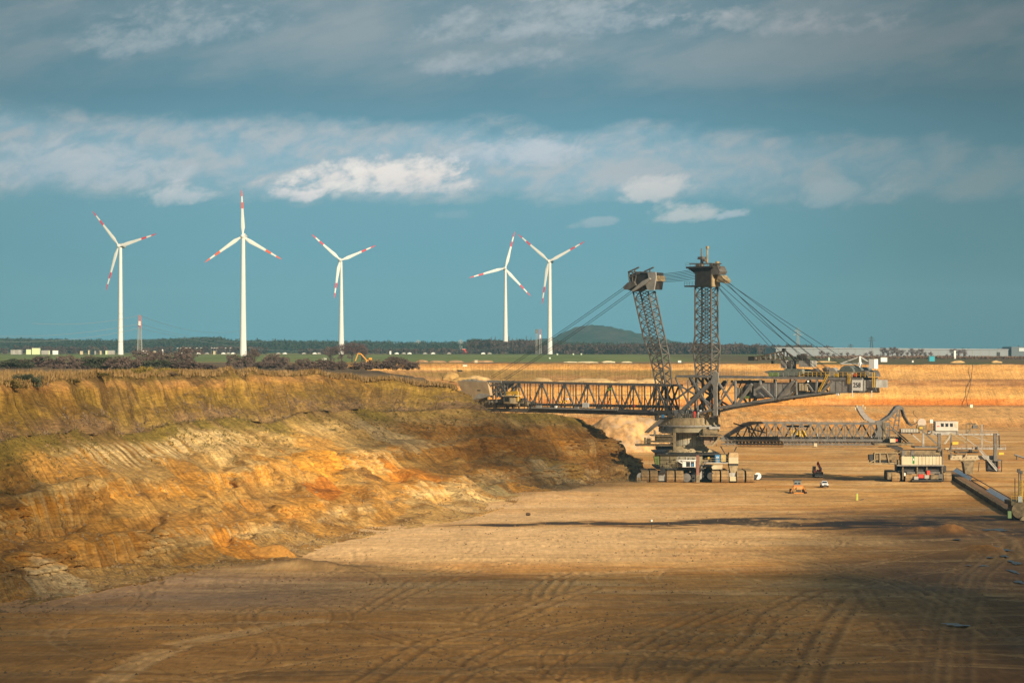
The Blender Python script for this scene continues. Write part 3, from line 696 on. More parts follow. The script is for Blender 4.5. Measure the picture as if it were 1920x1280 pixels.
# ------------------------------------------------------------------ the bucket wheel excavator
EC = Vector((53, 765, 0)); AX = Vector((.66, -.7513, 0)).normalized(); AY = Vector((-AX.y, AX.x, 0)); RZ = math.atan2(AX.y, AX.x)
EX = empty('bucket_wheel_excavator', EC, RZ, 'giant grey bucket wheel excavator with two lattice masts and the number 258 on its tail', 'excavator')
def S(px, py, w):
    """a point of the superstructure in its own frame: along the boom, across it (w), height"""
    k = (px - 960) / F; s = (k * (EC.y + w * AY.y) - EC.x - w * AY.x) / (AX.x - k * AX.y)
    Y = EC.y + s * AX.y + w * AY.y
    return Vector((s, w, H + (660 - py) * Y / F))
def SP(px, py, w, w2=None):        # near-plane reading carried across to another plane
    p = S(px, py, w); return Vector((p.x, w if w2 is None else w2, p.z))
def sbox(b, x0, y0, x1, y1, w0, w1):
    p = S(x0, y0, w0); q = S(x1, y1, w0); return b.bb((p.x, w0, q.z), (q.x, w1, p.z))
def sprism(b, pts, w0, w1): return b.prism([S(x, y, w0) for x, y in pts], (0, w1 - w0, 0))
NW, FW = -2.4, 2.4

# --- bucket wheel boom
boom = MB()
for w in (NW, FW):
    boom.beam(SP(905, 767.5, NW, w), SP(1268, 777, NW, w), .75, .9)
    boom.beam(SP(1266, 777, NW, w), SP(1290, 779, NW, w), .8, 1.0)
boom = boom.build('boom', steel, EX)
for w in (NW, FW): beam('chord', SP(915, 715.5, NW, w), SP(1258, 722.5, NW, w), .62, steel, boom)
nb_ = 15; bx = np.linspace(930, 1252, nb_ + 1)
ty = lambda x: 715.5 + (x - 915) / 343 * 7; by = lambda x: 767 + (x - 905) / 363 * 9.5
for i in range(nb_ + 1):
    for w in (NW, FW):
        beam('post', SP(bx[i], ty(bx[i]), NW, w), SP(bx[i], by(bx[i]), NW, w), .22 if i % 2 else .32, steel, boom)
        if i < nb_:
            a, b_ = (bx[i], bx[i + 1]) if (i % 2 == 0) == (w == NW) else (bx[i + 1], bx[i])
            beam('brace', SP(a, ty(a), NW, w), SP(b_, by(b_), NW, w), .42, steel, boom)
    for yy in (ty, by): beam('cross_beam', SP(bx[i], yy(bx[i]), NW), SP(bx[i], yy(bx[i]), NW, FW), .3, steel, boom)
    if i < nb_: beam('roof_brace', SP(bx[i], ty(bx[i]), NW, NW if i % 2 else FW), SP(bx[i + 1], ty(bx[i + 1]), NW, FW if i % 2 else NW), .22, steel, boom)
b = MB(); b.prism([SP(925, 758.5, NW), SP(1262, 765, NW), SP(1262, 761, NW), SP(925, 755, NW)], (0, 0, 0.0) if False else (0, 2.2, 0)); b.build('conveyor_belt', belt_m, boom)
b = MB()
for x in np.arange(935, 1262, 4.0):
    p = SP(x, 756 + (x - 925) / 340 * 5.5, NW); b.box(p + Vector((0, 1.0, 0)), (.22, 2.9, .5))
for x in np.arange(930, 1262, 8.0):
    p = SP(x, 771.5 + (x - 930) / 332 * 8.5, NW); b.box(p + Vector((0, 2.0, .2)), (.5, 4.6, .32)); b.beam(p + Vector((0, .3, .2)), p + Vector((0, .3, 1.0)), .14)
o = b.build('idler_rollers', steel_d, boom); o['kind'] = 'stuff'
b = MB(); b.beam(SP(1000, 764.5, NW, NW - .75), SP(1262, 772.5, NW, NW - .75), .18, .95); b.build('walkway', steel, boom)
b = MB(); b.beam(SP(1002, 764, NW, NW - 1.2), SP(1160, 768.3, NW, NW - 1.2), .5, .35); b.build('walkway_kerb', steel_l, boom)
railing('handrail', [SP(930, 757.5, NW, NW - 1.2), SP(1262, 768, NW, NW - 1.2)], steel, boom, 1.1, step=2.6)
railing('handrail', [SP(920, 715, NW, NW - .3), SP(1250, 722, NW, NW - .3)], steel, boom, .9, step=4, r=.05)
for x, wd in ((1010, 9), (1082, 7), (1155, 7), (1045, 3), (1225, 5)):
    b = MB(); p = SP(x, 763.6 + (x - 1000) * .03, NW, NW - .9); q = SP(x + wd, 763.6 + (x - 1000) * .03, NW, NW - .9); b.bb(p + Vector((0, -.3, -.1)), q + Vector((0, .3, .75))); b.build('switch_box', steel_l if wd > 3 else white, boom)
b = MB(); sbox(b, 1092, 754.5, 1104, 764, NW - 1.45, NW - 1.35); sg = b.build('notice_board', white, boom)
b = MB()
for k in range(4): sbox(b, 1093.5, 756 + k * 1.9, 1102.5 - (k % 2) * 2, 756.5 + k * 1.9, NW - 1.47, NW - 1.452)
b.build('notice_lines', mat('grey_print', (.30, .30, .30), .7, 0), sg)
for (x, y, m_) in ((1048, 752, yellow), (1056, 751, yellow), (1061, 746, white), (1138, 729, green_p), (1186, 759, red_p), (1142, 727, green_p)):
    b = MB(); sbox(b, x, y, x + 3.6, y + 3.2, NW - .5, NW + .4); b.build('equipment_box', m_, boom)
b = MB()
for x in (905, 918, 930, 974, 985, 1010, 1017, 1050, 1100, 1122, 1180, 1215): sbox(b, x, 767.5 + (x - 900) * .025, x + 4.5, 771 + (x - 900) * .025, NW + .3, NW + 1.6)
b.build('hanging_gear', steel_d, boom)
for x in (939, 960, 1016, 1037, 1058):
    beam('support_leg', SP(x, 770, NW), SP(x - 4, 782, NW), .08, steel, boom)
for i in range(nb_):
    if i > 5: beam('rail', SP(bx[i], 741, NW, NW + .6), SP(bx[i + 1], 741.4, NW, NW + .6), .16, steel, boom)
    xm = (bx[i] + bx[i + 1]) / 2
    for w in (NW + 1.2, FW): beam('hanger', SP(xm, ty(xm), NW, w), SP(xm, by(xm), NW, w), .16, steel_d, boom)
    if i % 2: beam('brace', SP(bx[i], 742, NW, NW), SP(xm, by(xm), NW, NW), .22, steel, boom); beam('brace', SP(bx[i + 1], 742, NW, NW), SP(xm, by(xm), NW, NW), .22, steel, boom)
# boom head: chute, cab, drive house, wheel
b = MB(); sprism(b, [(857, 713.5), (914, 717), (919, 741), (911, 744), (896, 750.5), (876, 751), (868, 738)], NW - 1.6, NW - .5); head = b.build('wheel_chute', mat('sand_polished_plate', (.40, .29, .17), .5, .15, .4, 0, (.30, .19, .10), .4), EX)
b = MB(); sprism(b, [(886, 749.5), (897, 737), (918, 739.5), (917, 742), (906, 746)], NW - 1.8, NW - 1.62); b.build('wear_plate', steel_l, head)
b = MB(); sbox(b, 895, 730.5, 898, 732, NW - 1.7, NW - 1.62); sbox(b, 898.7, 730.8, 900.6, 732.2, NW - 1.7, NW - 1.62); b.build('plate_window', steel_d, head)
b = MB()
b.beam(S(866, 713.5, NW - 1.4), S(940, 716.5, NW - 1.4), .3); b.beam(S(868, 712, NW - .4), S(940, 714, NW - .4), .2)
b.build('chute_edge_beam', steel_l, head); railing('handrail', [SP(866, 713.3, NW), SP(884, 714.2, NW)], green_p, head, .7)
b = MB()
for (x0, y0, x1, y1, w_) in ((914, 742, 948, 714.5, .8), (914, 724, 950, 716, .5), (916, 720, 922, 745, .5), (924, 716, 924, 748, .5), (930, 716, 931, 745, .9), (938, 716, 950, 742, .5), (914, 736, 946, 745, .4), (950, 716, 920, 744, .4), (946, 716, 946, 748, .5), (958, 716, 940, 735, .4)):
    for w in (NW, FW - 1): b.beam(SP(x0, y0, NW, w), SP(x1, y1, NW, w), w_ * .8)
b.build('head_frame', steel, EX)
b = MB(); sprism(b, [(886, 754), (905, 749), (940, 748), (975, 752), (990, 756), (975, 762), (900, 765)], NW + .2, FW); b.build('drive_platform', mat('sandy_machinery', (.21, .165, .10), .8, .35, 1.2, 0, (.07, .05, .03), .7), EX)
rng2 = random.Random(3); 
for i in range(16):
    x = rng2.uniform(905, 985); y = rng2.uniform(745, 757); b = MB(); sbox(b, x, y, x + rng2.uniform(3, 8), y + rng2.uniform(3, 7), NW - rng2.uniform(.1, 1.2), NW + 1)
    b.build('gearbox', rng2.choice([steel, sandy_d, sandy, steel_d, sandy]), EX)
railing('handrail', [SP(884, 756, NW, NW - .8), SP(990, 760, NW, NW - .8)], sandy, EX, 1.1, step=1.6)
cabp = MB(); sbox(cabp, 944, 742.5, 963, 757, NW - 2.6, NW - .4); cabp = cabp.build('operator_cab', sandy, EX, bevel=.08)
b = MB(); sbox(b, 946, 745, 954.5, 752.5, NW - 2.66, NW - 2.62); b.build('window', glass, cabp)
b = MB(); sbox(b, 956.5, 746, 961, 756, NW - 2.66, NW - 2.62); b.build('door', cream, cabp)
b = MB(); sbox(b, 941, 740.8, 966, 742.6, NW - 2.9, NW - .2); b.build('cab_roof', cream, cabp)
b = MB()
for (p0, p1) in (((950, 735.5), (971, 733.8)), ((971, 733.8), (971, 752)), ((951, 735.5), (951, 741)), ((950, 738), (970, 737)), ((963, 735), (963, 752))): b.beam(S(*p0, NW - 1.2), S(*p1, NW - 1.2), .42)
b.build('hoist_frame', yellow, EX)
b = MB(); sbox(b, 881.5, 755.5, 892, 759, NW - 1.6, NW - .4); b.build('lamp_housing', yellow, EX)
# the wheel itself, bitten into the bank behind the chute
wc = SP(874, 747, NW, .6); wr = 6.2
b = MB(); b.cyl(wc - Vector((0, .9, 0)), wc + Vector((0, .9, 0)), wr * .86, wr * .86, 40); b.cyl(wc - Vector((0, 1.3, 0)), wc + Vector((0, 1.3, 0)), 1.4, 1.4, 20)
whl = b.build('bucket_wheel', sandy_d, EX)
b = MB(); b.v = []
for k in range(18):
    a = 2 * math.pi * k / 18; r = Vector((math.cos(a), 0, math.sin(a))); t_ = Vector((-math.sin(a), 0, math.cos(a)))
    if k == 0:
        q = MB(); q.prism([wc + r * wr * .84 + t_ * -.7, wc + r * wr * .84 + t_ * .6, wc + r * wr * 1.02 + t_ * .9, wc + r * wr * 1.06 + t_ * .35, wc + r * wr * .95 + t_ * -.6], (0, 2.2, 0)); q.v = [v - Vector((0, 1.1, 0)) - wc for v in q.v]
        bk0 = q.build('bucket', sandy, whl); bk0.location = wc
    else:
        c_ = bk0.copy(); COL.objects.link(c_); c_.location = wc; c_.rotation_euler = (0, -a, 0)

# --- lattice masts
def mast(name, near, far, rows, wl, wb, head_dark=steel):
    """near/far: functions row-> (left px, right px, py); four legs with panels between"""
    m_ = bpy.data.objects.new(name, None); COL.objects.link(m_); m_.parent = EX; INV[m_.name] = INV[EX.name]
    for side, fn in ((NW_, near), (FW_, far)):
        for j in (0, 1):
            pp = [S(fn(i)[j], fn(i)[2], side) for i in range(rows + 1)]; q = MB(); ok = []
            M_ = (pp[-1] - pp[0]).to_track_quat('Z', 'Y').to_matrix(); hw = wl / 2
            for p in pp: q.v += [p + M_ @ Vector((x * hw, y * hw, 0)) for x, y in ((-1, -1), (1, -1), (1, 1), (-1, 1))]
            for i in range(rows):
                for c in range(4): e = (c + 1) % 4; q.f.append((4 * i + c, 4 * i + e, 4 * i + 4 + e, 4 * i + 4 + c))
            q.f += [(3, 2, 1, 0), tuple(4 * rows + c for c in range(4))]
            q.build('leg', steel, m_)
    for i in range(rows + 1):
        ln, rn, yn = near(i); lf, rf, yf = far(i)
        a, b_, c_, d_ = S(ln, yn, NW_), S(rn, yn, NW_), S(rf, yf, FW_), S(lf, yf, FW_)
        for p, q in ((a, b_), (b_, c_), (c_, d_), (d_, a)): beam('rung', p, q, wb, steel, m_)
        if i < rows:
            l1, r1, y1 = near(i + 1); l2, r2, y2 = far(i + 1)
            e, f_, g_, h_ = S(l1, y1, NW_), S(r1, y1, NW_), S(r2, y2, FW_), S(l2, y2, FW_)
            for p, q, p2, q2 in ((a, f_, b_, e), (d_, g_, c_, h_)):
                beam('brace', p, q, wb, steel, m_); beam('brace', p2, q2, wb, steel, m_)
            for p, q in ((a, h_), (b_, g_)) if i % 2 else ((d_, e), (c_, f_)): beam('brace', p, q, wb, steel, m_)
    return m_
NW_, FW_ = -1.4, 1.4
def fn1(i, dx0=0):
    y = 546 + i * (722 - 546) / 12
    l = np.interp(y, [546, 634, 665, 700, 722], [1187, 1207, 1218, 1226, 1230]); r = np.interp(y, [546, 602, 665, 700, 722], [1215, 1227, 1241, 1245, 1247]); return l + dx0, r + dx0, y
m1 = mast('leaning_mast', lambda i: fn1(i), lambda i: fn1(i, 13), 12, .36, .20)
b = MB()
for (a, c_) in (((1230, 722), (1222, 775)), ((1247, 722), (1262, 778)), ((1230, 722), (1262, 778)), ((1247, 722), (1226, 775)), ((1236, 722), (1236, 776)), ((1226, 748), (1256, 748))):
    for w in (NW_, FW_): b.beam(SP(*a, NW_, w), SP(*c_, NW_, w), .38)
b.build('mast_foot', steel, m1)
def fn2(i, dx0=0):
    y = 538 + i * (704 - 538) / 11
    l = np.interp(y, [538, 632, 651, 700], [1303.6, 1303.6, 1299.7, 1305]); r = np.interp(y, [538, 632, 651, 700], [1333, 1333, 1334.5, 1333]); 
    if dx0: r = r + np.interp(y, [632, 651, 690], [0, 4, 0])
    return l + dx0, r + dx0, y
m2 = mast('upright_mast', lambda i: fn2(i), lambda i: fn2(i, 12.6), 11, .42, .22)
b = MB()
for (a, c_) in (((1305, 704), (1303, 775)), ((1333, 704), (1336, 778)), ((1305, 704), (1336, 740)), ((1318, 704), (1318, 775))):
    for w in (NW_, FW_): b.beam(SP(*a, NW_, w), SP(*c_, NW_, w), .42)
b.build('mast_foot', steel, m2)
b = MB()
for k in range(26):
    y = 545 + k * 3.2; b.beam(S(1323, y, 0), S(1326, y, 0), .08)
b.beam(S(1323, 540, 0), S(1323, 630, 0), .10); b.beam(S(1326, 540, 0), S(1326, 630, 0), .10); b.build('ladder', steel_d, m2)
for y in (579, 623): b = MB(); sbox(b, 1319, y, 1329, y + 1.2, -.8, .8); b.build('landing', steel_d, m2)
for y in (585, 620, 655): railing('handrail', [S(1318, y, 0), S(1330, y, 0)], steel_d, m2, 1.1)
# head of the leaning mast
b = MB(); sprism(b, [(1199, 509), (1226, 511), (1227, 522), (1224, 543), (1199, 541), (1186, 546), (1170, 541), (1174, 535), (1183, 531), (1180, 515)], -2.0, 2.0); h1 = b.build('mast_head', steel_d, EX)
b = MB(); sprism(b, [(1214, 511), (1229, 510), (1230, 520), (1226, 544), (1214, 544), (1210, 532), (1216, 522)], -2.4, -2.02); b.build('side_plate', steel_l, h1)
b = MB(); sbox(b, 1223, 517, 1227, 527, -2.2, 2.4); b.build('end_plate', sandy, h1)
b = MB(); sprism(b, [(1184, 545), (1204, 527), (1217, 521), (1219, 524), (1208, 534), (1188, 546)], -3.2, -2.6); b.build('rope_sheave_arm', steel_l, h1)
b = MB(); sprism(b, [(1168, 538), (1176, 530), (1188, 527), (1192, 535), (1178, 543), (1170, 543)], -2.7, -2.1); b.build('rope_sheave_arm', steel, h1)
for (a, c_) in (((1178, 510), (1198, 501)), ((1208, 509), (1226, 501)), ((1178, 510), (1227, 511)), ((1179, 510), (1181, 532)), ((1190, 505), (1191, 510)), ((1218, 504), (1219, 510)), ((1180, 520), (1200, 512)), ((1194, 510), (1190, 530)), ((1186, 510), (1186, 528))):
    beam('frame_bar', S(*a, -2.1), S(*c_, -2.1), .36, steel, h1)
# head of the upright mast
b = MB(); sprism(b, [(1303, 502), (1333, 501), (1333, 537), (1303, 537)], -2.0, 1.4); h2 = b.build('mast_head', steel_d, EX)
b = MB(); p = S(1333, 514, -2.0); q = S(1333, 537.5, -2.0); b.bb((p.x + .02, -1.98, q.z), (p.x + .5, 1.4, p.z)); b.build('end_plate', sandy, h2)
b = MB(); sprism(b, [(1286, 501), (1303, 501), (1303, 513), (1295, 507)], -1.8, 1.2); b.build('bracket', steel_d, h2)
b = MB(); sprism(b, [(1346, 516), (1352, 516), (1360, 526), (1358, 531), (1349, 529), (1343, 527)], -1.2, 1.2); b.build('rope_bracket', sandy, h2)
b = MB(); sprism(b, [(1326, 505), (1345, 499), (1350, 509), (1347, 515), (1332, 515)], -1.9, 1.2); b.build('sheave_housing', steel, h2)
b = MB(); sbox(b, 1286, 500, 1336, 501.6, -2.6, 2.0); b.build('top_platform', steel_d, h2)
b = MB(); sbox(b, 1283, 535.4, 1304, 537.4, -2.2, 1.0); b.build('service_platform', steel_d, h2)
railing('handrail', [S(1283, 535, -2.1), S(1303, 535, -2.1)], steel_d, h2, 1.1, step=.9)
railing('handrail', [S(1286, 500, -2.5), S(1335, 500, -2.5)], steel, h2, 1.1, step=1.6)
beam('jib_bar', S(1293, 494.5, -1.5), S(1353, 494.5, -1.5), .28, steel, h2)
beam('jib_bar', S(1346, 513, -1.5), S(1351, 500, -1.5), .22, steel, h2)
b = MB(); b.cyl(S(1315.5, 500, -.4), S(1315.5, 466, -.4), .30, .22, 8); b.cyl(S(1316, 500, -.4), S(1316, 479, -.4), .55, .35, 8); b.box(S(1316, 484, -.4), (2.0, 1.6, .8)); b.box(S(1321, 488, -.4), (1.2, 1.2, .8)); b.beam(S(1316, 482, -.4), S(1325, 492, -.4), .3); b.build('beacon_mast', steel, h2)
b = MB(); b.cyl(S(1326.5, 494, .2), S(1326.5, 464, .2), .24, .24, 8); b.box(S(1326.3, 464, .2), (.7, .7, .8)); b.build('light_pole', sandy, h2)
for (x, y, w_, h_) in ((1304, 494, 6, 6), (1311, 495, 4, 5), (1338, 494, 6, 7), (1330, 493, 5, 7), (1341, 490, 3, 9)):
    b = MB(); sbox(b, x, y, x + w_, y + h_, -.8, .5); b.build('sheave_block', steel if w_ > 4 else sandy, h2)

# --- stay ropes
def rope(p, q, r=.075, sag=0.0):
    pts_ = [p.lerp(q, i / 6) + Vector((0, 0, -sag * 4 * (i / 6) * (1 - i / 6))) for i in range(7)] if sag else [p, q]
    MB().tube(pts_, r, 5).build('stay_rope', cable_m, EX)
for k in range(7):
    y0 = 514 + k * 2.3; y1 = 504 + k * 3.1; rope(S(1227, y0, -1.6 + .5 * k), S(1303, y1, -1.6 + .5 * k), .07, .35)
for (a, c_, w0, w1) in (((1169, 539), (921, 706), -2.4, NW), ((1172, 541), (924, 708), -1.8, NW + .5), ((1184, 545), (945, 710), -3.0, NW), ((1187, 547), (948, 712), -2.6, NW + .5)): rope(S(*a, w0), S(*c_, w1), .075, .5)
for (a, c_) in (((1352, 519), (1578, 684)), ((1357, 529), (1549, 690)), ((1358, 530), (1552, 690)), ((1349, 533), (1534, 690)), ((1348, 539), (1496, 692)), ((1348, 541), (1482, 690)), ((1360, 528), (1528, 692)), ((1356, 524), (1612, 690))): rope(S(*a, -1.6), S(*c_, -1.6), .075, .4)

# --- counterweight arm
GW0, GW1 = -3.0, 3.0
arm = MB()
for w in (GW0, GW1):
    arm.beam(SP(1268, 705, GW0, w), SP(1618, 710.5, GW0, w), .62, .7)
    arm.beam(SP(1290, 779, GW0, w), SP(1345, 766, GW0, w), .6); arm.beam(SP(1345, 765, GW0, w), SP(1452, 748, GW0, w), .8)
    arm.beam(SP(1452, 748, GW0, w), SP(1540, 737, GW0, w), .6); arm.beam(SP(1540, 736, GW0, w), SP(1622, 735, GW0, w), .4)
steel_m = mat('mid_grey_steel', (.235, .225, .21), .55, .15, .8, .1, (.14, .10, .06), .4)
arm = arm.build('counterweight_arm', steel_m, EX)
BR = [((1272, 778), (1334, 716), 1.15), ((1266, 708), (1300, 775), .45), ((1268, 748), (1310, 716), .5), ((1296, 708), (1332, 768), .6), ((1270, 720), (1345, 764), .5), ((1308, 710), (1308, 770), .42), ((1345, 714), (1374, 756), .55), ((1376, 716), (1346, 760), .5),
      ((1379, 712), (1379, 760), .55), ((1365, 712), (1352, 745), .3), ((1290, 712), (1290, 775), .35), ((1410, 720), (1383, 758), .8), ((1426, 711), (1426, 720), .6), ((1429, 725), (1451, 747), .6), ((1424, 736), (1432, 743), .4), ((1490, 713), (1461, 748), .85), ((1455, 711), (1455, 748), .4),
      ((1493, 712), (1494, 740), .4), ((1486, 735), (1476, 746), .35), ((1532, 712), (1531, 735), .6), ((1553, 710), (1530, 736), .8), ((1561, 714), (1540, 736), .7), ((1515, 720), (1526, 734), .4), ((1565, 711), (1590, 730), .25)]
for a, c_, w_ in BR:
    for w in (GW0, GW1): beam('brace', SP(*a, GW0, w), SP(*c_, GW0, w), w_ * .9, steel_m if w == GW0 else steel, arm)
for x in range(1290, 1620, 30): beam('cross_beam', SP(x, 706, GW0), SP(x, 706, GW0, GW1), .4, steel, arm)
b = MB(); sprism(b, [(1337.5, 694), (1346, 699), (1347, 712), (1344, 724), (1344.5, 779), (1338, 779), (1337, 722), (1331, 716), (1336, 706)], GW0 - .55, GW0 - .2); b.build('gusset_column', steel_l, arm)
b = MB(); sprism(b, [(1337.5, 702), (1346, 702), (1344.5, 779), (1338, 779)], GW1, GW1 + .4); b.build('gusset_column', steel, arm)
b = MB(); sprism(b, [(1262, 768), (1280, 770), (1276, 785), (1268, 785)], GW0 - .6, GW1); b.build('hinge_bearing', steel_l, arm)
b = MB(); b.beam(SP(1345, 763.5, GW0, GW0 - .1), SP(1455, 746, GW0, GW0 - .1), .25, .35); b.build('edge_strip', steel_l, arm)
b = MB(); b.prism([SP(1270, 704, GW0), SP(1620, 709, GW0), SP(1620, 708, GW0), SP(1270, 703, GW0)], (0, GW1 - GW0, 0)); b.build('deck', steel_d, arm)
railing('handrail', [SP(1268, 702.5, GW0, GW0 - .2), SP(1500, 705.5, GW0, GW0 - .2)], steel_l, arm, 1.1, step=2)
railing('handrail', [SP(1500, 705.5, GW0, GW0 - .2), SP(1640, 707, GW0, GW0 - .2)], yellow, arm, 1.3, step=1.6, r=.09)
railing('handrail', [SP(1395, 751, GW0, GW0 - .3), SP(1470, 749.5, GW0, GW0 - .3)], steel_d, arm, .9, step=1.2)
b = MB(); b.beam(S(1396, 755, GW0 - .3), S(1468, 756.5 - 2, GW0 - .3), .2); b.build('lower_walkway', steel_d, arm)
# winch house and machinery under the deck
b = MB(); sprism(b, [(1413, 717), (1491, 717), (1493, 731), (1478, 742), (1420, 745), (1413, 741)], GW0 + .5, GW1 - .3); wh = b.build('winch_house', steel_l, EX)
for x in (1440, 1468): b = MB(); sbox(b, x, 717.5, x + .5, 742, GW0 + .42, GW0 + .5); b.build('panel_seam', steel, wh)
b = MB(); p = S(1405, 727, -1); b.cyl(p, p + Vector((2.2, 0, 0)), 1.7, 1.9, 16); b.build('fan_duct', steel, EX)
for x, y, w_, h_, m_ in ((1381, 727, 6, 17, steel_l), (1389, 724, 4, 20, sandy), (1396, 726, 6, 12, steel), (1385, 742, 20, 5, green_p), (1404, 738, 9, 9, steel_d), (1420, 743, 60, 3, steel_d), (1380, 713, 34, 6, steel_d), (1398, 731, 5, 5, sandy_d)):
    b = MB(); sbox(b, x, y, x + w_, y + h_, GW0 + .9, GW1 - .6); b.build('machinery_block', m_, EX)
b = MB(); sbox(b, 1498, 718.5, 1514, 732.5, GW0 - .1, GW0 + 2.2); cb_ = b.build('switchgear_cabin', cream, EX, bevel=.06)
for x in (1503, 1508.5): b = MB(); sbox(b, x, 719.5, x + .5, 731.5, GW0 - .15, GW0 - .11); b.build('panel_seam', sandy_d, cb_)
b = MB(); sbox(b, 1515, 716, 1529, 733, GW0 + .4, GW1 - .5); b.build('equipment_cabin', steel, EX)
b = MB(); sprism(b, [(1492, 734), (1545, 735), (1540, 738), (1500, 742), (1488, 741)], GW0 + .2, GW1 - .2); b.build('underside_tray', steel_d, EX)
b = MB(); b.cyl(S(1515.3, 714.5, GW0 - .5), S(1515.3, 714.5, GW0 - .2), .28, .28, 10); b.build('floodlight', white, EX)
# ballast box with the number board
b = MB(); sprism(b, [(1556, 712), (1621, 712.5), (1621, 734), (1606, 736), (1556, 736.5)], GW0 - .1, GW1 + .1); bal = b.build('ballast_box', steel_l, EX)
b = MB(); sbox(b, 1621.5, 712, 1640, 726.5, GW0 + .5, GW1); b.build('tail_box', steel_l, EX)
for x in (1567, 1579, 1590): b = MB(); sbox(b, x, 713, x + .7, 735, GW0 - .18, GW0 - .1); b.build('rib', steel, bal)
b = MB(); sbox(b, 1597.5, 712, 1616.2, 732.2, GW0 - .7, GW0 - .55); nbd = b.build('number_board', mat('number_board_white', (.80, .79, .74), .5, .03), EX)
pc = S(1606.8, 722, GW0 - .75); e1 = S(1598.5, 722, GW0 - .75); e2 = S(1615, 722, GW0 - .75)
Mx = Matrix(((1, 0, 0, 0), (0, 0, 1, 0), (0, 1, 0, 0), (0, 0, 0, 1))); Rt = Matrix.Rotation(R(90), 4, 'X')
text_obj('number_258', '258', abs(e2.x - e1.x) / 1.72, pc, Rt, ink, nbd)
for x in (1598, 1634.5): beam('guide_post', S(x, 732, GW0 - .7), S(x, 744.5, GW0 - .7), .14, white, EX)
b = MB(); sbox(b, 1568, 737, 1572, 741, GW0 - .3, GW0 + .3); b.build('lamp', white, EX)
b = MB()
for a, c_ in (((1616, 736), (1641, 727)), ((1606, 736), (1640, 731)), ((1636, 709), (1643, 734)), ((1641, 709), (1641, 732))): b.beam(S(*a, GW0), S(*c_, GW0), .25)
b.build('tail_bracket', steel, EX)
def ladder(x, y0, y1, m_, w=GW0 - .45, wd=3.6):
    b = MB(); b.beam(S(x, y0, w), S(x, y1, w), .16); b.beam(S(x + wd, y0, w), S(x + wd, y1, w), .16); n = int(abs(y1 - y0) / 1.9)
    for k in range(n + 1): y = y0 + (y1 - y0) * k / n; b.beam(S(x, y, w), S(x + wd, y, w), .11)
    b.build('ladder', m_, EX)
ladder(1590, 701, 719, yellow); ladder(1636, 698, 726, yellow)
b = MB(); b.beam(S(1534, 734, GW0 - .5), S(1550, 702, GW0 - .5), .2); b.beam(S(1537, 734, GW0 - .5), S(1553, 702, GW0 - .5), .2); b.build('stair', yellow, EX)
# winch drums and covers on top of the tail
def dome(x0, x1, yb, yt, w0, w1, m_):
    p = S(x0, yb, w0); q = S(x1, yb, w0); zt = S((x0 + x1) / 2, yt, w0).z; c = (p + q) / 2; rx = abs(q.x - p.x) / 2; rz = zt - p.z
    pts_ = [Vector((c.x + rx * math.cos(a), w0, p.z + rz * math.sin(a))) for a in np.linspace(0, math.pi, 15)]
    return MB().prism(pts_, (0, w1 - w0, 0)).build('winch_cover', m_, EX, smooth=True)
tarp = mat('grey_green_cover', (.12, .135, .125), .7, .2)
dome(1573, 1600, 698, 685, GW0 + .6, GW1 - 1.5, tarp); dome(1595, 1617, 699, 688, GW0 + 1.4, GW1, tarp); dome(1612, 1625, 706, 694, GW0 + .2, GW1, steel)
for x, y, w_, h_, m_ in ((1590, 698, 8, 10, steel_l), (1600, 700, 8, 6, red_p), (1606, 699, 10, 9, steel_d), (1574, 698, 16, 10, steel), (1566, 700, 5, 7, yellow), (1616, 699, 5, 9, steel)):
    b = MB(); sbox(b, x, y, x + w_, y + h_, GW0 + .5, GW0 + 2); b.build('winch_gear', m_, EX)
for pts_, m_ in (([(1519, 694), (1527, 690), (1546, 706), (1530, 707)], steel), ([(1541, 690), (1549, 688), (1554, 700), (1548, 707)], steel), ([(1555, 690), (1562, 689), (1572, 700), (1567, 707), (1552, 706)], steel_l), ([(1545, 688), (1551, 692), (1549, 699), (1543, 695)], sandy), ([(1508, 698), (1540, 699), (1542, 706), (1510, 706)], steel_d)):
    sprism(MB(), pts_, GW0 + .6, GW0 + 2.2); b = MB(); sprism(b, pts_, GW0 + .6, GW0 + 2.2); b.build('rope_sheave', m_, EX)
b = MB(); b.cyl(S(1612.5, 708, 0), S(1612.5, 668, 0), .42, .36, 8); b.beam(S(1612.5, 668.5, 0), S(1575, 682, 0), .3); b.beam(S(1612.5, 668.5, 0), S(1633, 681, 0), .25); b.beam(S(1578, 682, 0), S(1634, 681.5, 0), .28); b.box(S(1612.5, 682, 0), (.9, .9, .8)); b.build('davit_crane', white, EX)
b = MB(); sbox(b, 1629, 673, 1639.5, 691, -1.2, .3); b.build('white_cabinet', white, EX); beam('mast_pole', S(1641, 708, 0), S(1641, 673, 0), .1, steel, EX)
# travelling crane standing on the arm
b = MB(); sprism(b, [(1431, 697), (1443, 694), (1470, 694), (1470, 691), (1503, 692), (1505, 700), (1500, 704), (1442, 705), (1440, 700)], GW0 + .8, GW1 - .8); cr = b.build('crane_carriage', mat('grey_green_steel', (.17, .185, .155), .6, .25), EX)
b = MB(); sbox(b, 1464, 675.5, 1474, 690, -1.2, 1.2); b.build('crane_cab', steel_l, cr)
b = MB(); sbox(b, 1474, 677, 1484, 692, -1.0, 1.0); b.build('crane_motor', steel, cr)
b = MB(); sbox(b, 1498, 676, 1519.5, 688, -1.5, 1.2); b.build('counterweight_house', steel_l, cr)
b = MB(); sbox(b, 1441, 698, 1460, 705, GW0 + .7, GW0 + .9); b.build('green_skirt', green_p, cr)
ja = [(1408, 671), (1430, 667), (1452, 662), (1470, 658)]; jb = [(1408, 673.5), (1430, 673), (1452, 673), (1470, 674)]
jib = MB()
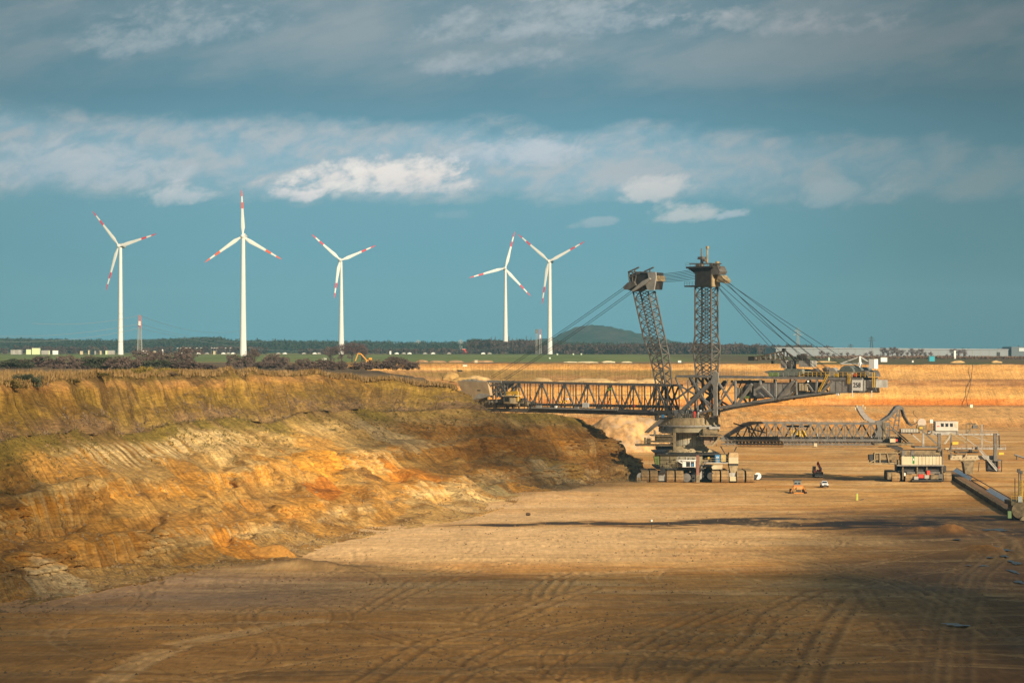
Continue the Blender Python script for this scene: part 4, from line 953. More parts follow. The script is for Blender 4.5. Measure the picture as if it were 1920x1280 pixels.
for p_ in (ja, jb):
    for a, c_ in zip(p_, p_[1:]): jib.beam(S(*a, 0), S(*c_, 0), .38)
jib = jib.build('crane_jib', sandy_d, cr)
for k, x in enumerate(range(1418, 1470, 9)):
    yt = np.interp(x, [q[0] for q in ja], [q[1] for q in ja]); beam('brace', S(x, yt, 0), S(x, 674, 0), .5, steel_l, jib); beam('brace', S(x, yt, 0), S(x + 9, 674, 0), .25, sandy_d, jib)
for a, c_ in (((1470, 656), (1494, 673)), ((1472, 656), (1490, 676)), ((1470, 656), (1470, 690)), ((1484, 676), (1500, 676)), ((1490, 672), (1520, 675)), ((1486, 676), (1487, 694)), ((1476, 660), (1476, 690))): beam('stay', S(*a, 0), S(*c_, 0), .3, steel, cr)
b = MB(); b.box(S(1412, 672, 0), (2.4, 1.6, 1.2)); b.box(S(1470, 655.5, 0), (.9, .9, .9)); b.box(S(1449, 679, 0), (.8, .5, .9)); b.beam(S(1449, 672, 0), S(1449, 678, 0), .08); b.build('hook_block', steel_d, cr)
for x, y in ((1500, 668), (1508, 666), (1513, 669), (1504, 671)): b = MB(); b.box(S(x, y, 0), (1.4, 1.2, 1.0)); b.beam(S(x, y, 0), S(x + 3, 676, 0), .2); b.build('winch', steel, cr)

# --- slewing column and turntable (on the axis)
def zq(py, Y=765): return H + (660 - py) * Y / F
def local(v): return INV[EX.name] @ Vector(v)
CX, CY = EC.x - .2, EC.y
def zring(name, prof, m_, n=40, parent=EX, smooth=True): return MB().lathe((CX, CY, 0), prof, n).build(name, m_, parent, True, smooth)
zring('slewing_ring', [(0, 18.6), (8.7, 18.6), (8.9, 18.2), (8.9, 16.6), (9.3, 16.5), (9.3, 15.8), (8.8, 15.7), (0, 15.7)], sandy)
b = MB().lathe((CX, CY, 0), [(9.34, 16.35), (9.5, 16.3), (9.5, 15.95), (9.34, 15.9)], 40); b.build('ring_gear_guard', steel_l, EX, True)
zring('turntable', [(0, 15.65), (9.0, 15.6), (9.0, 14.3), (8.0, 13.9), (4.2, 13.8), (4.2, 13.4)], mat('dirty_cream_steel', (.34, .29, .19), .7, .2, .5, 0, (.14, .10, .06), .7, True))
dr = zring('slewing_column', [(5.1, 14.0), (5.05, 10.2), (5.6, 9.5), (8.5, 8.0), (8.8, 7.7), (0, 7.7)], mat('tan_plated_steel', (.44, .35, .21), .75, .15, .6, 0, (.24, .17, .09), .6, True))
b = MB().lathe((CX, CY, 0), [(5.1, 11.9), (5.2, 11.9), (5.2, 10.3), (5.1, 10.3)], 30); b.build('wear_band', mat('pale_concrete_grey', (.40, .36, .27), .8, .15), dr, True)
for k in range(10):
    a = -math.pi / 2 + (k - 4.5) * .28; b = MB(); c_ = Vector((CX + 5.12 * math.cos(a), CY + 5.12 * math.sin(a), 11.8)); b.box(c_, (.14, .14, 4.0), a); b.build('weld_seam', sandy_d, dr, True)
# a row of parts you can tell apart round the ring: posts, railings, ladders
b = MB()
for k in range(44):
    a = math.pi + k / 43 * math.pi; p = Vector((CX + 9.15 * math.cos(a), CY + 9.15 * math.sin(a), 18.6)); b.beam(p, p + Vector((0, 0, 1.1)), .07)
for z in (19.15, 19.7):
    q = [Vector((CX + 9.15 * math.cos(math.pi + k / 24 * math.pi), CY + 9.15 * math.sin(math.pi + k / 24 * math.pi), z)) for k in range(25)]
    for a_, c_ in zip(q, q[1:]): b.beam(a_, c_, .06)
b.build('handrail', sandy_d, EX, True)
def wbox(name, x0, y0, x1, y1, Y0, Y1, m_, parent=EX, bevel=0.0):
    """a box whose near face is read off at depth Y0"""
    p = at(x0, y0, Y0); q = at(x1, y1, Y0); return MB().bb((p.x, Y0, q.z), (q.x, Y1, p.z)).build(name, m_, parent, True, bevel=bevel)
wbox('red_tank', 1300, 771, 1304.8, 783, 756.5, 757.6, red_p, bevel=.15)
for (x0, y0, x1, y1, m_) in ((1252, 776, 1262, 783, steel_d), (1240, 777, 1246, 783, blue), (1308, 772, 1311, 783, steel_l), (1314, 774, 1319, 783, sandy_d), (1322, 776, 1330, 783, sandy), (1328, 768, 1334, 776, yellow), (1334, 775, 1340, 783, steel_l), (1284, 777, 1292, 783, steel_d), (1228, 779, 1236, 788, steel_d), (1312, 768, 1316, 775, silver)):
    wbox('pump_unit', x0, y0, x1, y1, 757.2, 759, m_)
for (x0, y0, x1, y1) in ((1268, 784, 1276, 769), (1284, 784, 1272, 769), (1298, 783, 1278, 772), (1341, 786, 1341, 768), (1344.5, 786, 1344.5, 768), (1310, 783, 1296, 769), (1288, 783, 1316, 772)):
    beam('support_strut', at(x0, y0, 758), at(x1, y1, 760), .5 if y0 > 784 or x0 < 1286 else .25, steel, EX, True)
b = MB(); b.prism([at(1209, 811, 752), at(1238, 786, 752), at(1246, 787, 752), at(1216, 811.5, 752)], (0, 2.4, 0)); b.build('discharge_chute', steel, EX, True)
b = MB(); b.prism([at(1209, 810.2, 751.8), at(1236, 786, 751.8), at(1237.5, 786, 751.8), at(1211, 810.2, 751.8)], (0, 2.8, 0)); b.build('chute_lip', sandy, EX, True)
for (x0, y0, x1, y1, y0d, y1d, m_) in ((1231, 817, 1262, 828, 753, 762, sandy_d), (1221, 816, 1262, 817.5, 752, 762, sandy), (1193, 833.5, 1262, 836, 752, 760, sandy_d), (1214, 827, 1262, 829, 752.5, 760, sandy), (1232, 836, 1261, 843, 754, 762, steel_d), (1208, 820, 1211, 833, 753, 754, sandy_d), (1213, 822, 1220, 833, 753, 756, sandy_d), (1262, 811, 1267.5, 846, 753.5, 756, sandy), (1257, 811, 1259.5, 844, 754, 755, sandy_d),
        (1241, 800, 1262, 812, 756.5, 758, steel_d), (1318, 804, 1346, 815, 753, 760, sandy_d), (1330, 800, 1350, 804, 752.5, 758, steel_l), (1312, 816, 1356, 818, 751.5, 762, sandy_d), (1320, 818, 1345, 833, 754, 760, mat('brown_dusty_plate', (.24, .16, .10), .8, .3)), (1226, 806, 1229, 816, 753, 754, steel_l)):
    wbox('platform_block', x0, y0, x1, y1, y0d, y1d, m_)
b = MB(); b.prism([at(1334, 834, 752), at(1348, 820, 752), at(1351, 820, 752), at(1337, 836, 752), at(1322, 836, 752), at(1322, 833, 752)], (0, 1.5, 0)); b.build('hopper_frame', sandy, EX, True)
for pts_ in ([at(1194, 833, 752), at(1262, 833, 752)], [at(1213, 827, 752.5), at(1262, 827, 752.5)], [at(1221, 816, 752), at(1262, 816, 752)], [at(1312, 816, 751.5), at(1356, 816, 751.5)], [at(1238, 800, 754), at(1262, 800, 754)]):
    railing('handrail', pts_, sandy_d, EX, 1.1, True, 1.2, .07)
# --- lower deck on the crawlers
wbox('undercarriage_deck', 1232, 850.5, 1352, 852.5, 747, 780, steel_d)
uc = wbox('undercarriage', 1238, 852.5, 1317, 877, 748, 778, mat('khaki_steel', (.27, .225, .125), .7, .2, .5, 0, (.14, .10, .055), .6, True))
for x in (1256, 1271, 1285, 1297): wbox('rib', x, 853, x + 1.2, 876, 747.7, 747.95, sandy_d, uc)
for y in (861, 869): wbox('rib', 1239, y, 1300, y + .7, 747.75, 747.96, sandy_d, uc)
wbox('side_beam', 1232, 877, 1320, 880, 747.5, 776, steel_d, uc)
wbox('undercarriage_wing', 1317, 858, 1384, 868, 750, 778, sandy_d, uc)
b = MB(); b.prism([at(1226, 856, 747), at(1236, 855, 747), at(1236, 871, 747), at(1229, 870, 747)], (0, 4, 0)); b.build('green_tank', green_p, EX, True)
b = MB(); b.prism([at(1223, 870, 747), at(1236, 872, 747), at(1236, 876, 747), at(1229, 873, 747)], (0, 4, 0)); b.build('drip_tray', steel_d, EX, True)
railing('handrail', [at(1217, 874, 746), at(1236, 874, 746)], sandy, EX, 2.6, True, 1.6, .07, 4)
railing('handrail', [at(1228, 850, 746.8), at(1268, 850, 746.8)], steel_d, EX, 1.1, True, 1.2, .07)
railing('handrail', [at(1240, 877, 745.5), at(1278, 877, 745.5)], sandy, EX, 1.5, True, 1.1, .06, 3)
cab = wbox('control_cabin', 1279.5, 864, 1304, 875.5, 744.5, 747.5, white, bevel=.06)
for (x0, x1) in ((1286.5, 1294), (1295.5, 1301.5)): wbox('window', x0, 865.3, x1, 874.5, 744.44, 744.5, glass, cab)
wbox('blue_seat', 1296.5, 868.5, 1300, 874.2, 744.38, 744.43, blue, cab)
wbox('cabin_roof', 1278, 862.6, 1305, 864, 744.2, 747.6, white, cab)
railing('handrail', [at(1270, 862.5, 744.5), at(1305, 862.5, 744.5)], white, EX, 1.0, True, 1.1, .07)
b = MB(); b.beam(at(1279, 868, 744.6), at(1269, 862, 744.6), .3); b.beam(at(1270, 862.5, 744.6), at(1305, 862.5, 744.6), .3); b.build('cabin_bracket', white, EX, True)
wbox('access_column', 1305.5, 853, 1311, 890, 744.5, 746, brownred); wbox('column_foot', 1305.5, 890, 1312, 904.5, 744.5, 746.5, sandy_d)
for (x0, y0, x1, y1, m_) in ((1280, 877, 1305, 888, steel_d), (1312, 880, 1316, 900, steel_l), (1317, 884, 1320, 896, steel_d), (1284, 889, 1304, 902, steel_d)): wbox('axle_gear', x0, y0, x1, y1, 750, 756, m_)
b = MB(); b.cyl(at(1287, 895, 746), at(1287, 895, 748), 1.3, 1.3, 16); b.build('idler_wheel', steel, EX, True)
b = MB(); b.cyl(at(1333, 892, 745), at(1333, 892, 747), 1.1, 1.1, 16); b.build('idler_wheel', steel_d, EX, True)
b = MB()
for k in range(5): p = at(1313 + k * 2.6, 876 - k * 2.2, 745); b.box(p, (.45, 1, .12))
b.beam(at(1312, 877, 745), at(1326, 865, 745), .14); b.beam(at(1312, 873, 745), at(1326, 861, 745), .1); b.build('stair', steel, EX, True)
wbox('side_gallery', 1320, 866.5, 1366, 868.5, 746, 752, steel_l)
railing('handrail', [at(1322, 866, 746), at(1366, 866, 746)], sandy, EX, 1.2, True, 1.4, .07)
bc = wbox('blue_cubicle', 1341, 852.5, 1350.5, 867, 746.5, 748, blue); wbox('sign_plate', 1343.3, 855.5, 1347.2, 859, 746.42, 746.48, white, bc); wbox('sign_disc', 1344.3, 856.3, 1346.2, 858.2, 746.36, 746.41, blue, bc)
for y in (862, 864.5): wbox('label_strip', 1343, y, 1347.5, y + .9, 746.42, 746.48, cream, bc)
wbox('yellow_locker', 1352, 852.5, 1361, 865, 747, 749, mat('faded_yellow', (.45, .33, .12), .6, .15)); wbox('yellow_lamp_box', 1327, 856.5, 1330.5, 860.5, 746.5, 747, yellow)
cbx = wbox('cream_cabin', 1366.5, 856, 1384.5, 869, 746, 751, cream, bevel=.08); b = MB(); b.prism([at(1366, 856.5, 745.9), at(1368, 848.5, 745.9), at(1384, 848.5, 745.9), at(1385, 856.5, 745.9)], (0, 5.2, 0)); b.build('cabin_roof', mat('sand_strewn_roof', (.42, .29, .15), .85, .2), cbx, True)
wbox('cabin_support', 1367, 869, 1384.5, 873, 746.5, 751, steel_d); b = MB(); b.prism([at(1367, 873, 746.3), at(1384, 873, 746.3), at(1380.5, 888, 746.3), at(1370.5, 888, 746.3)], (0, 4, 0)); b.build('pivot_block', sandy, EX, True)
wbox('hydraulic_case', 1368.5, 893, 1381, 901.5, 745.5, 748, cream); b = MB(); b.prism([at(1334, 875, 745.6), at(1338, 871.5, 745.6), at(1355, 871, 745.6), at(1354, 879, 745.6), at(1336, 879.5, 745.6)], (0, 2, 0)); b.build('dusty_tarpaulin', cream, EX, True)
b = MB(); b.cyl(at(1421, 892, 745.4), at(1421, 892, 746), 1.0, 1.0, 14); b.build('track_motor', white, EX, True); b = MB(); b.box(at(1418, 893, 746), (2.2, 1.2, 1.2)); b.beam(at(1416, 897, 745.5), at(1428, 897, 745.5), .2); b.build('motor_mount', steel_d, EX, True)
b = MB(); b.cyl(at(1201, 893, 745.4), at(1201, 893, 746.4), 1.1, 1.1, 14); b.build('track_motor', steel_l, EX, True); b = MB(); b.beam(at(1194, 902, 745.5), at(1212, 903, 745.5), .3); b.box(at(1199, 897, 745.7), (1.6, 1.0, .9)); b.build('motor_mount', sandy, EX, True)
b = MB(); b.prism([at(1243, 872, 744.6), at(1250, 886, 744.6), at(1236, 886, 744.6)], (0, 1.2, 0)); b.build('axle_bracket', steel_d, EX, True)
for (x0, x1) in ((1234.5, 1251), (1367.5, 1382)): wbox('rocker_frame', x0, 886, x1, 901, 746.2, 762, steel_l)
rg3 = random.Random(21)
for k in range(70):
    zone = rg3.choice([(1238, 1318, 878, 886, 746.5), (1236, 1320, 844, 851, 748), (1318, 1366, 868, 884, 749), (1232, 1262, 829, 843, 753.2), (1268, 1318, 845, 850, 750), (1240, 1345, 812, 818, 754), (1233, 1268, 790, 800, 755.5), (1312, 1350, 818, 834, 752.5), (1238, 1300, 853, 876, 747.6)])
    x = rg3.uniform(zone[0], zone[1]); y = rg3.uniform(zone[2], zone[3]); L_ = rg3.uniform(1.2, 5); v_ = rg3.random() < .5
    wbox(rg3.choice(['pipe_run', 'valve_box', 'cable_duct']), x, y, x + (1.0 if v_ else L_), y + (L_ if v_ else 1.0), zone[4] - .35, zone[4] + .3, rg3.choice([sandy, sandy_d, steel_d, steel, steel_d, steel_l]))
# --- crawlers: belts of wide pads seen end on
def belt_section(L, h, n=36):
    r = h / 2; per = 2 * L + 2 * math.pi * r; out = []
    for k in range(n):
        s = per * k / n
        if s < L: p = (-L / 2 + s, h)
        elif s < L + math.pi * r: a = (s - L) / r; p = (L / 2 + r * math.sin(a), r + r * math.cos(a))
        elif s < 2 * L + math.pi * r: p = (L / 2 - (s - L - math.pi * r), 0)
        else: a = (s - 2 * L - math.pi * r) / r; p = (-L / 2 - r * math.sin(a), r - r * math.cos(a))
        out.append(p)
    return out
pad_cache = {}
def crawler(x, y, wdt, L, h, m_=pad_m, parent=EX):
    core = MB(); secn = belt_section(L, h - .44, 40); core.prism([Vector((x - wdt * .42, y + p[0], .26 + p[1])) for p in secn], (wdt * .84, 0, 0)); c_ = core.build('crawler_track', steel_d, parent, True)
    sec = belt_section(L, h - .12, 44)
    for k in range(44):
        p = sec[k]; q = sec[(k + 1) % 44]; d = Vector((0, q[0] - p[0], q[1] - p[1])); ln = d.length
        key = (round(wdt, 2), m_.name, round(ln, 1))
        mid = Vector((x, y + (p[0] + q[0]) / 2, .06 + (p[1] + q[1]) / 2))
        if q[1] < .3 and p[1] < .3 and abs(p[0]) < L / 2 - 1: continue
        if abs(p[0]) > L / 2 - 4.5 and p[0] < 0:
            beam('track_pad', mid - d * .5 * .9, mid + d * .5 * .9, wdt, m_, c_, True, .16)
    b = MB()
    for k in range(44):
        p = sec[k]; q = sec[(k + 1) % 44]
        if abs(p[0]) > L / 2 - 4.5 and p[0] < 0: continue
        P_ = Vector((x, y + p[0], .06 + p[1])); Q_ = Vector((x, y + q[0], .06 + q[1])); D_ = (Q_ - P_) * .05; b.prism([P_ + D_ + Vector((-wdt / 2, 0, 0)), P_ + D_ + Vector((wdt / 2, 0, 0)), Q_ - D_ + Vector((wdt / 2, 0, 0)), Q_ - D_ + Vector((-wdt / 2, 0, 0))], Vector((0, 0, .1)))
    o = b.build('track_belt', m_, c_, True); o['kind'] = 'stuff'
    return c_
for x in (1210, 1226.5, 1257.5, 1274.5, 1342.5, 1359.5, 1389, 1406.5): crawler((x - 960) * 745 / F, 753.5, 2.2, 14, 3.5)
for x in (1284, 1301, 1317, 1333): crawler((x - 960) * 775 / F, 783, 2.2, 13, 3.4)

# ------------------------------------------------------------------ connecting bridge
BY = 758.0; BR_ = empty('conveyor_bridge', at(1520, 835, BY + 2), 0, 'long grey lattice conveyor bridge running between the excavator and the hopper car', 'conveyor bridge')
BN, BF = BY, BY + 4.6
tr = MB()
for Yp in (BN, BF):
    tr.beam(at(1405, 792, Yp), at(1668, 794, Yp), .72); tr.beam(at(1352, 823, Yp), at(1690, 825, Yp), .62); tr.beam(at(1354, 821, Yp), at(1405, 792, Yp), .72)
tr = tr.build('truss', steel, BR_, True)
xs = list(np.linspace(1405, 1665, 17))
for i, x in enumerate(xs):
    for Yp in (BN, BF):
        beam('post', at(x, 793, Yp), at(x, 823.5, Yp), .26, steel, tr, True)
        if i < len(xs) - 1:
            a, c_ = (x, xs[i + 1]) if (i % 2 == 0) == (Yp == BN) else (xs[i + 1], x); beam('brace', at(a, 793, Yp), at(c_, 823.5, Yp), .42, steel, tr, True)
    beam('cross_beam', at(x, 792.5, BN), at(x, 792.5, BF), .3, steel, tr, True)
for (a, c_) in (((1390, 800), (1378, 822)), ((1378, 807), (1392, 822)), ((1405, 792), (1392, 822)), ((1365, 815), (1372, 822)), ((1398, 797), (1416, 822))): beam('brace', at(*a, BN), at(*c_, BN), .36, steel, tr, True)
b = MB(); b.prism([at(1350, 823, BN - .2), at(1396, 793, BN - .2), at(1424, 791, BN - .2), at(1428, 793, BN - .2), at(1402, 798, BN - .2), at(1356, 825, BN - .2)], (0, 4.8, 0)); b.build('inclined_gallery', steel, BR_, True)
b = MB(); b.tube([at(1352, 820, BN - .3), at(1392, 795, BN - .3), at(1404, 790.5, BN - .3), at(1420, 790.5, BN - .3)], .14, 6); b.build('gallery_edge', steel_l, BR_, True)
b = MB(); b.prism([at(1356, 822, BN + .6), at(1690, 824, BN + .6), at(1690, 820, BN + .6), at(1356, 818, BN + .6)], (0, 2.6, 0)); b.build('conveyor_belt', belt_m, BR_, True)
b = MB()
for x in np.arange(1362, 1690, 3.3): p = at(x, 820.5, BN - .1); b.box(p, (.17, .5, .9))
for x in np.arange(1362, 1690, 6.5): b.box(at(x, 828.5, BN + 1), (.5, 3.2, .5)); b.beam(at(x, 829, BN - .2), at(x, 835, BN - .2), .14)
for x in np.arange(1365, 1690, 11): b.beam(at(x, 826, BN), at(x + 5, 832, BN), .15); b.beam(at(x + 10, 826, BN), at(x + 5, 832, BN), .15)
o = b.build('idler_rollers', steel_d, BR_, True); o['kind'] = 'stuff'
b = MB(); b.beam(at(1352, 832, BN - .8), at(1690, 833.5, BN - .8), .34, .5); b.beam(at(1352, 826.5, BN - .6), at(1690, 827.5, BN - .6), .25); b.build('walkway', steel, BR_, True)
b = MB(); b.beam(at(1352, 836.6, BN - .5), at(1690, 838, BN - .5), .2); b.build('lower_rail', sandy_d, BR_, True)
railing('handrail', [at(1400, 810, BN - .3), at(1680, 811.5, BN - .3)], sandy_d, BR_, .6, True, 6, .07, 1)
railing('handrail', [at(1360, 832, BN - 1), at(1690, 833.5, BN - 1)], steel, BR_, 1.0, True, 1.3, .06, 2)
railing('handrail', [at(1425, 790.6, BN), at(1655, 792, BN)], steel_l, BR_, .5, True, 2, .09, 1)
for (x0, y0, x1, y1, m_) in ((1526, 830.5, 1532, 837, cream), (1484, 806, 1512, 820, yellow), (1474, 797, 1518, 801, steel_d), (1491, 815, 1498, 824, brownred), (1530, 812, 1535, 818, steel_l), (1418, 818, 1424, 824, silver), (1634, 818, 1638, 822, white)): wbox('service_box', x0, y0, x1, y1, BN + (1.2 if y0 < 825 and m_ is not cream else -1.3), BN + 2.2 if m_ is not cream else BN - .9, m_, BR_)
for (a, c_) in (((1351, 836), (1359, 850)), ((1381, 837), (1377, 846))): beam('support_leg', at(*a, BN), at(*c_, BN), .32, steel_d, BR_, True)
for (a, c_) in (((1375, 793), (1398, 800)), ((1404, 803), (1436, 811)), ((1404, 800), (1404, 811))): beam('auxiliary_boom', at(*a, BN - .4), at(*c_, BN - .4), .4, steel_d, BR_, True)
# hump-backed receiving end
def ribbon(name, pxs, w, dep, m_, parent, Yp): 
    b = MB()
    for a, c_ in zip(pxs, pxs[1:]): b.beam(at(*a, Yp + dep / 2), at(*c_, Yp + dep / 2), dep if False else w, dep)
    return b.build(name, m_, parent, True)
def strip3(name, up, lo, Y0, Y1, m_, parent): return MB().prism([at(*p, Y0) for p in up] + [at(*p, Y0) for p in reversed(lo)], (0, Y1 - Y0, 0)).build(name, m_, parent, True)
strip3('inclined_belt_cover', [(1607, 761), (1615, 761), (1622, 774), (1632, 784), (1644, 790)], [(1606, 763), (1613, 776), (1621, 786), (1632, 792), (1646, 795)], BN, BF - 1, mat('faded_grey_sheet', (.26, .23, .21), .6, .15), BR_)
for x, y in ((1603, 763), (1606, 759), (1617, 758), (1621, 762)): wbox('pulley', x, y, x + 2, y + 5, BN - .3, BN, cream, BR_)
strip3('hump_gantry', [(1652, 789), (1668, 778), (1680, 762), (1688, 760), (1694, 764), (1698, 780), (1706, 793), (1712, 797)], [(1656, 791), (1671, 780), (1681, 768), (1687, 767), (1692, 768), (1695, 780), (1704, 795), (1711, 799)], BN, BF, steel, BR_)
for (a, c_) in (((1660, 790), (1684, 768)), ((1674, 806), (1683, 770)), ((1684, 806), (1687, 768)), ((1676, 797), (1686, 797)), ((1678, 788), (1687, 788)), ((1681, 779), (1687, 779)), ((1665, 786), (1672, 790)), ((1672, 780), (1678, 784)), ((1662, 792), (1706, 830)), ((1660, 794), (1650, 820)), ((1656, 792), (1665, 822)), ((1668, 794), (1668, 824)), ((1673, 806), (1700, 830)), ((1646, 806), (1672, 806))):
    for Yp in (BN, BF): beam('gantry_leg', at(*a, Yp), at(*c_, Yp), .36, steel, BR_, True)
b = MB(); b.prism([at(1642, 789, BN - .3), at(1658, 787, BN - .3), at(1662, 800, BN - .3), at(1656, 820, BN - .3), at(1640, 820, BN - .3), at(1646, 804, BN - .3)], (0, 3, 0)); b.build('transfer_chute', steel, BR_, True)
b = MB(); b.beam(at(1657, 790, BN - .7), at(1657, 832, BN - .7), .14); b.beam(at(1661, 790, BN - .7), at(1661, 832, BN - .7), .14)
for k in range(20): b.beam(at(1657, 791 + k * 2.1, BN - .7), at(1661, 791 + k * 2.1, BN - .7), .09)
b.build('ladder', sandy, BR_, True)
# ------------------------------------------------------------------ hopper car straddling the belt
HY0 = 748.0; HC = empty('hopper_car', gp(1725, 902), 0, 'sand coloured crawler mounted hopper car with a long pale tank and a roof of pipes', 'mining machine')
def hb_(name, x0, y0, x1, y1, d0, d1, m_, parent=None, bevel=0.0): return wbox(name, x0, y0, x1, y1, HY0 + d0, HY0 + d1, m_, parent or HC, bevel)
def hbeam(name, a, c_, w_, m_, d=0.0, d2=None, parent=None): return beam(name, at(*a, HY0 + d), at(*c_, HY0 + (d if d2 is None else d2)), w_, m_, parent or HC, True)
body = hb_('tank_body', 1690, 854.5, 1768, 872, 0, 5, mat('dusty_cream_tank', (.52, .44, .29), .55, .08, .5, 0, (.38, .26, .14), .55, True), bevel=.25)
for x in np.arange(1722, 1768, 6.6): hb_('panel_seam', x, 855, x + .6, 871.5, -.05, 0, sandy_d, body)
hb_('green_sign', 1711.5, 855, 1714.8, 869, -.12, -.06, mat('sign_green', (.02, .19, .035), .5, 0), body); hb_('sign_mark', 1712.4, 859, 1714, 863, -.16, -.125, white, body)
hb_('upper_housing', 1689, 844, 1768, 854, .5, 6, sandy_d)
for x0 in (1691, 1708.5): hb_('louvre', x0, 843.8, x0 + 6, 855.5, .2, .5, steel, None)
for x in np.arange(1697, 1766, 3.4): hb_('canopy_hook', x, 852.5, x + 1.4, 855, -.1, .1, steel_d, body)
hb_('chassis_edge', 1682, 871.8, 1770, 873, -1.2, 5, steel_l); hb_('chassis', 1684, 873, 1774, 884, 1, 8, steel_d); hb_('chassis_lower', 1700, 884, 1768, 888, .5, 8, steel)
for x in (1692, 1719, 1737, 1766): hb_('chassis_post', x, 873, x + 2, 899, -.3, .3, sandy_d)
hb_('axle_beam', 1710, 899, 1770, 901.5, -1, 9, steel_d)
for (x0, y0, x1, y1, m_) in ((1722, 889, 1732, 896, red_p), (1738, 882, 1744, 890, red_p), (1733, 890, 1742, 897, steel_l), (1745, 890, 1760, 898, sandy_d), (1714, 893, 1722, 899, steel_l), (1695, 886, 1698, 892, white), (1760, 888, 1768, 897, steel)): hb_('engine_unit', x0, y0, x1, y1, -.6, 1.4, m_, None, .08)
for px in (1680, 1703.5, 1776.5): crawler((px - 960) * 749 / F, 757, 2.3 if px != 1703.5 else 1.9, 14, 2.9, sandy_d if False else pad_m, HC)
hb_('counter_bracket', 1664, 885, 1672, 898, 1, 3, sandy_d)
# cantilevered frame on the left
for (x0, y0, x1, y1, m_) in ((1640, 849, 1682, 864, mat('mud_splashed_steel', (.19, .135, .07), .8, .4, 1.5, 0, (.06, .045, .03), .7)), (1632, 862, 1672, 867, steel_d), (1630, 852, 1642, 862, steel_d), (1660, 866, 1682, 870, sandy_d), (1684, 862, 1690, 882, sandy_d)): hb_('loading_frame', x0, y0, x1, y1, 1, 4, m_)
for (a, c_) in (((1628, 868), (1645, 860)), ((1630, 870), (1676, 868)), ((1640, 850), (1640, 868)), ((1650, 848), (1650, 868)), ((1663, 848), (1668, 871)), ((1640, 849), (1688, 848)), ((1676, 846), (1690, 846))): hbeam('strut', a, c_, .3, sandy, .6)
railing('handrail', [at(1640, 849, HY0), at(1690, 847, HY0)], sandy_d, HC, 1.1, True, 1.3, .07)
# deck above with gantry
hb_('upper_deck', 1640, 831, 1715, 834.5, -1, 6, sandy_d); hb_('upper_deck', 1715, 837, 1765, 839.5, -1, 6, steel)
b = MB(); b.prism([at(1664, 836, HY0 - .6), at(1680, 834, HY0 - .6), at(1694, 840, HY0 - .6), at(1690, 845, HY0 - .6), at(1684, 844, HY0 - .6)], (0, 5, 0)); b.build('transfer_boot', steel_d, HC, True)
hb_('fuel_box', 1669, 822, 1679, 829, -1, 1, cream); hb_('red_box', 1679, 823, 1683, 827, -1, 0, red_p)
hb_('control_house', 1754.5, 790, 1796.5, 807.5, -.5, 4, mat('pale_grey_clad', (.50, .46, .40), .6, .07, .5, 0, (.34, .26, .18), .35, True))
chh = HC.children[-1]
for x in (1764.5, 1773, 1781.5): hb_('window', x, 793.5, x + 5.2, 799.5, -.6, -.52, glass, chh)
for x in (1765.5, 1774, 1782.5): hb_('window_hood', x - .5, 792.8, x + 4.6, 793.8, -.8, -.52, steel_l, chh)
hb_('door', 1790.5, 793.5, 1794.5, 801, -.6, -.52, cream, chh); hb_('sign_plate', 1757, 798, 1762, 799.5, -.6, -.52, red_p, chh)
hb_('house_base', 1743, 807.5, 1797, 815, 0, 4, steel_l)
b = MB(); c_ = at(1728, 792, HY0 + .5); b.cyl(c_ - Vector((0, .4, 0)), c_ + Vector((0, .4, 0)), 1.25, 1.25, 22); b.build('cable_reel', mat('pale_reel', (.45, .37, .30), .6, .1), HC, True, True)
hb_('reel_stand', 1720, 797, 1738, 806, 0, 2, sandy_d); hb_('yellow_guard', 1724, 800, 1730, 804, -.4, 0, yellow); hb_('white_sign', 1744, 786, 1749.5, 793, -.8, -.6, white); hb_('small_sign', 1714.5, 785, 1716.5, 791, -.8, -.6, cream); hbeam('sign_post', (1746.7, 793), (1746.7, 806), .12, steel, -.7)
hb_('striped_canopy', 1690, 804, 1721, 810, -1, 3, mat('ribbed_cream_sheet', (.48, .44, .36), .6, .2, 4)); hb_('canopy_beam', 1687, 810, 1725, 812, -1, 3, steel_d)
for x in np.arange(1692, 1720, 3): hb_('rib', x, 803.8, x + .6, 810, -1.12, -1.0, steel_d)
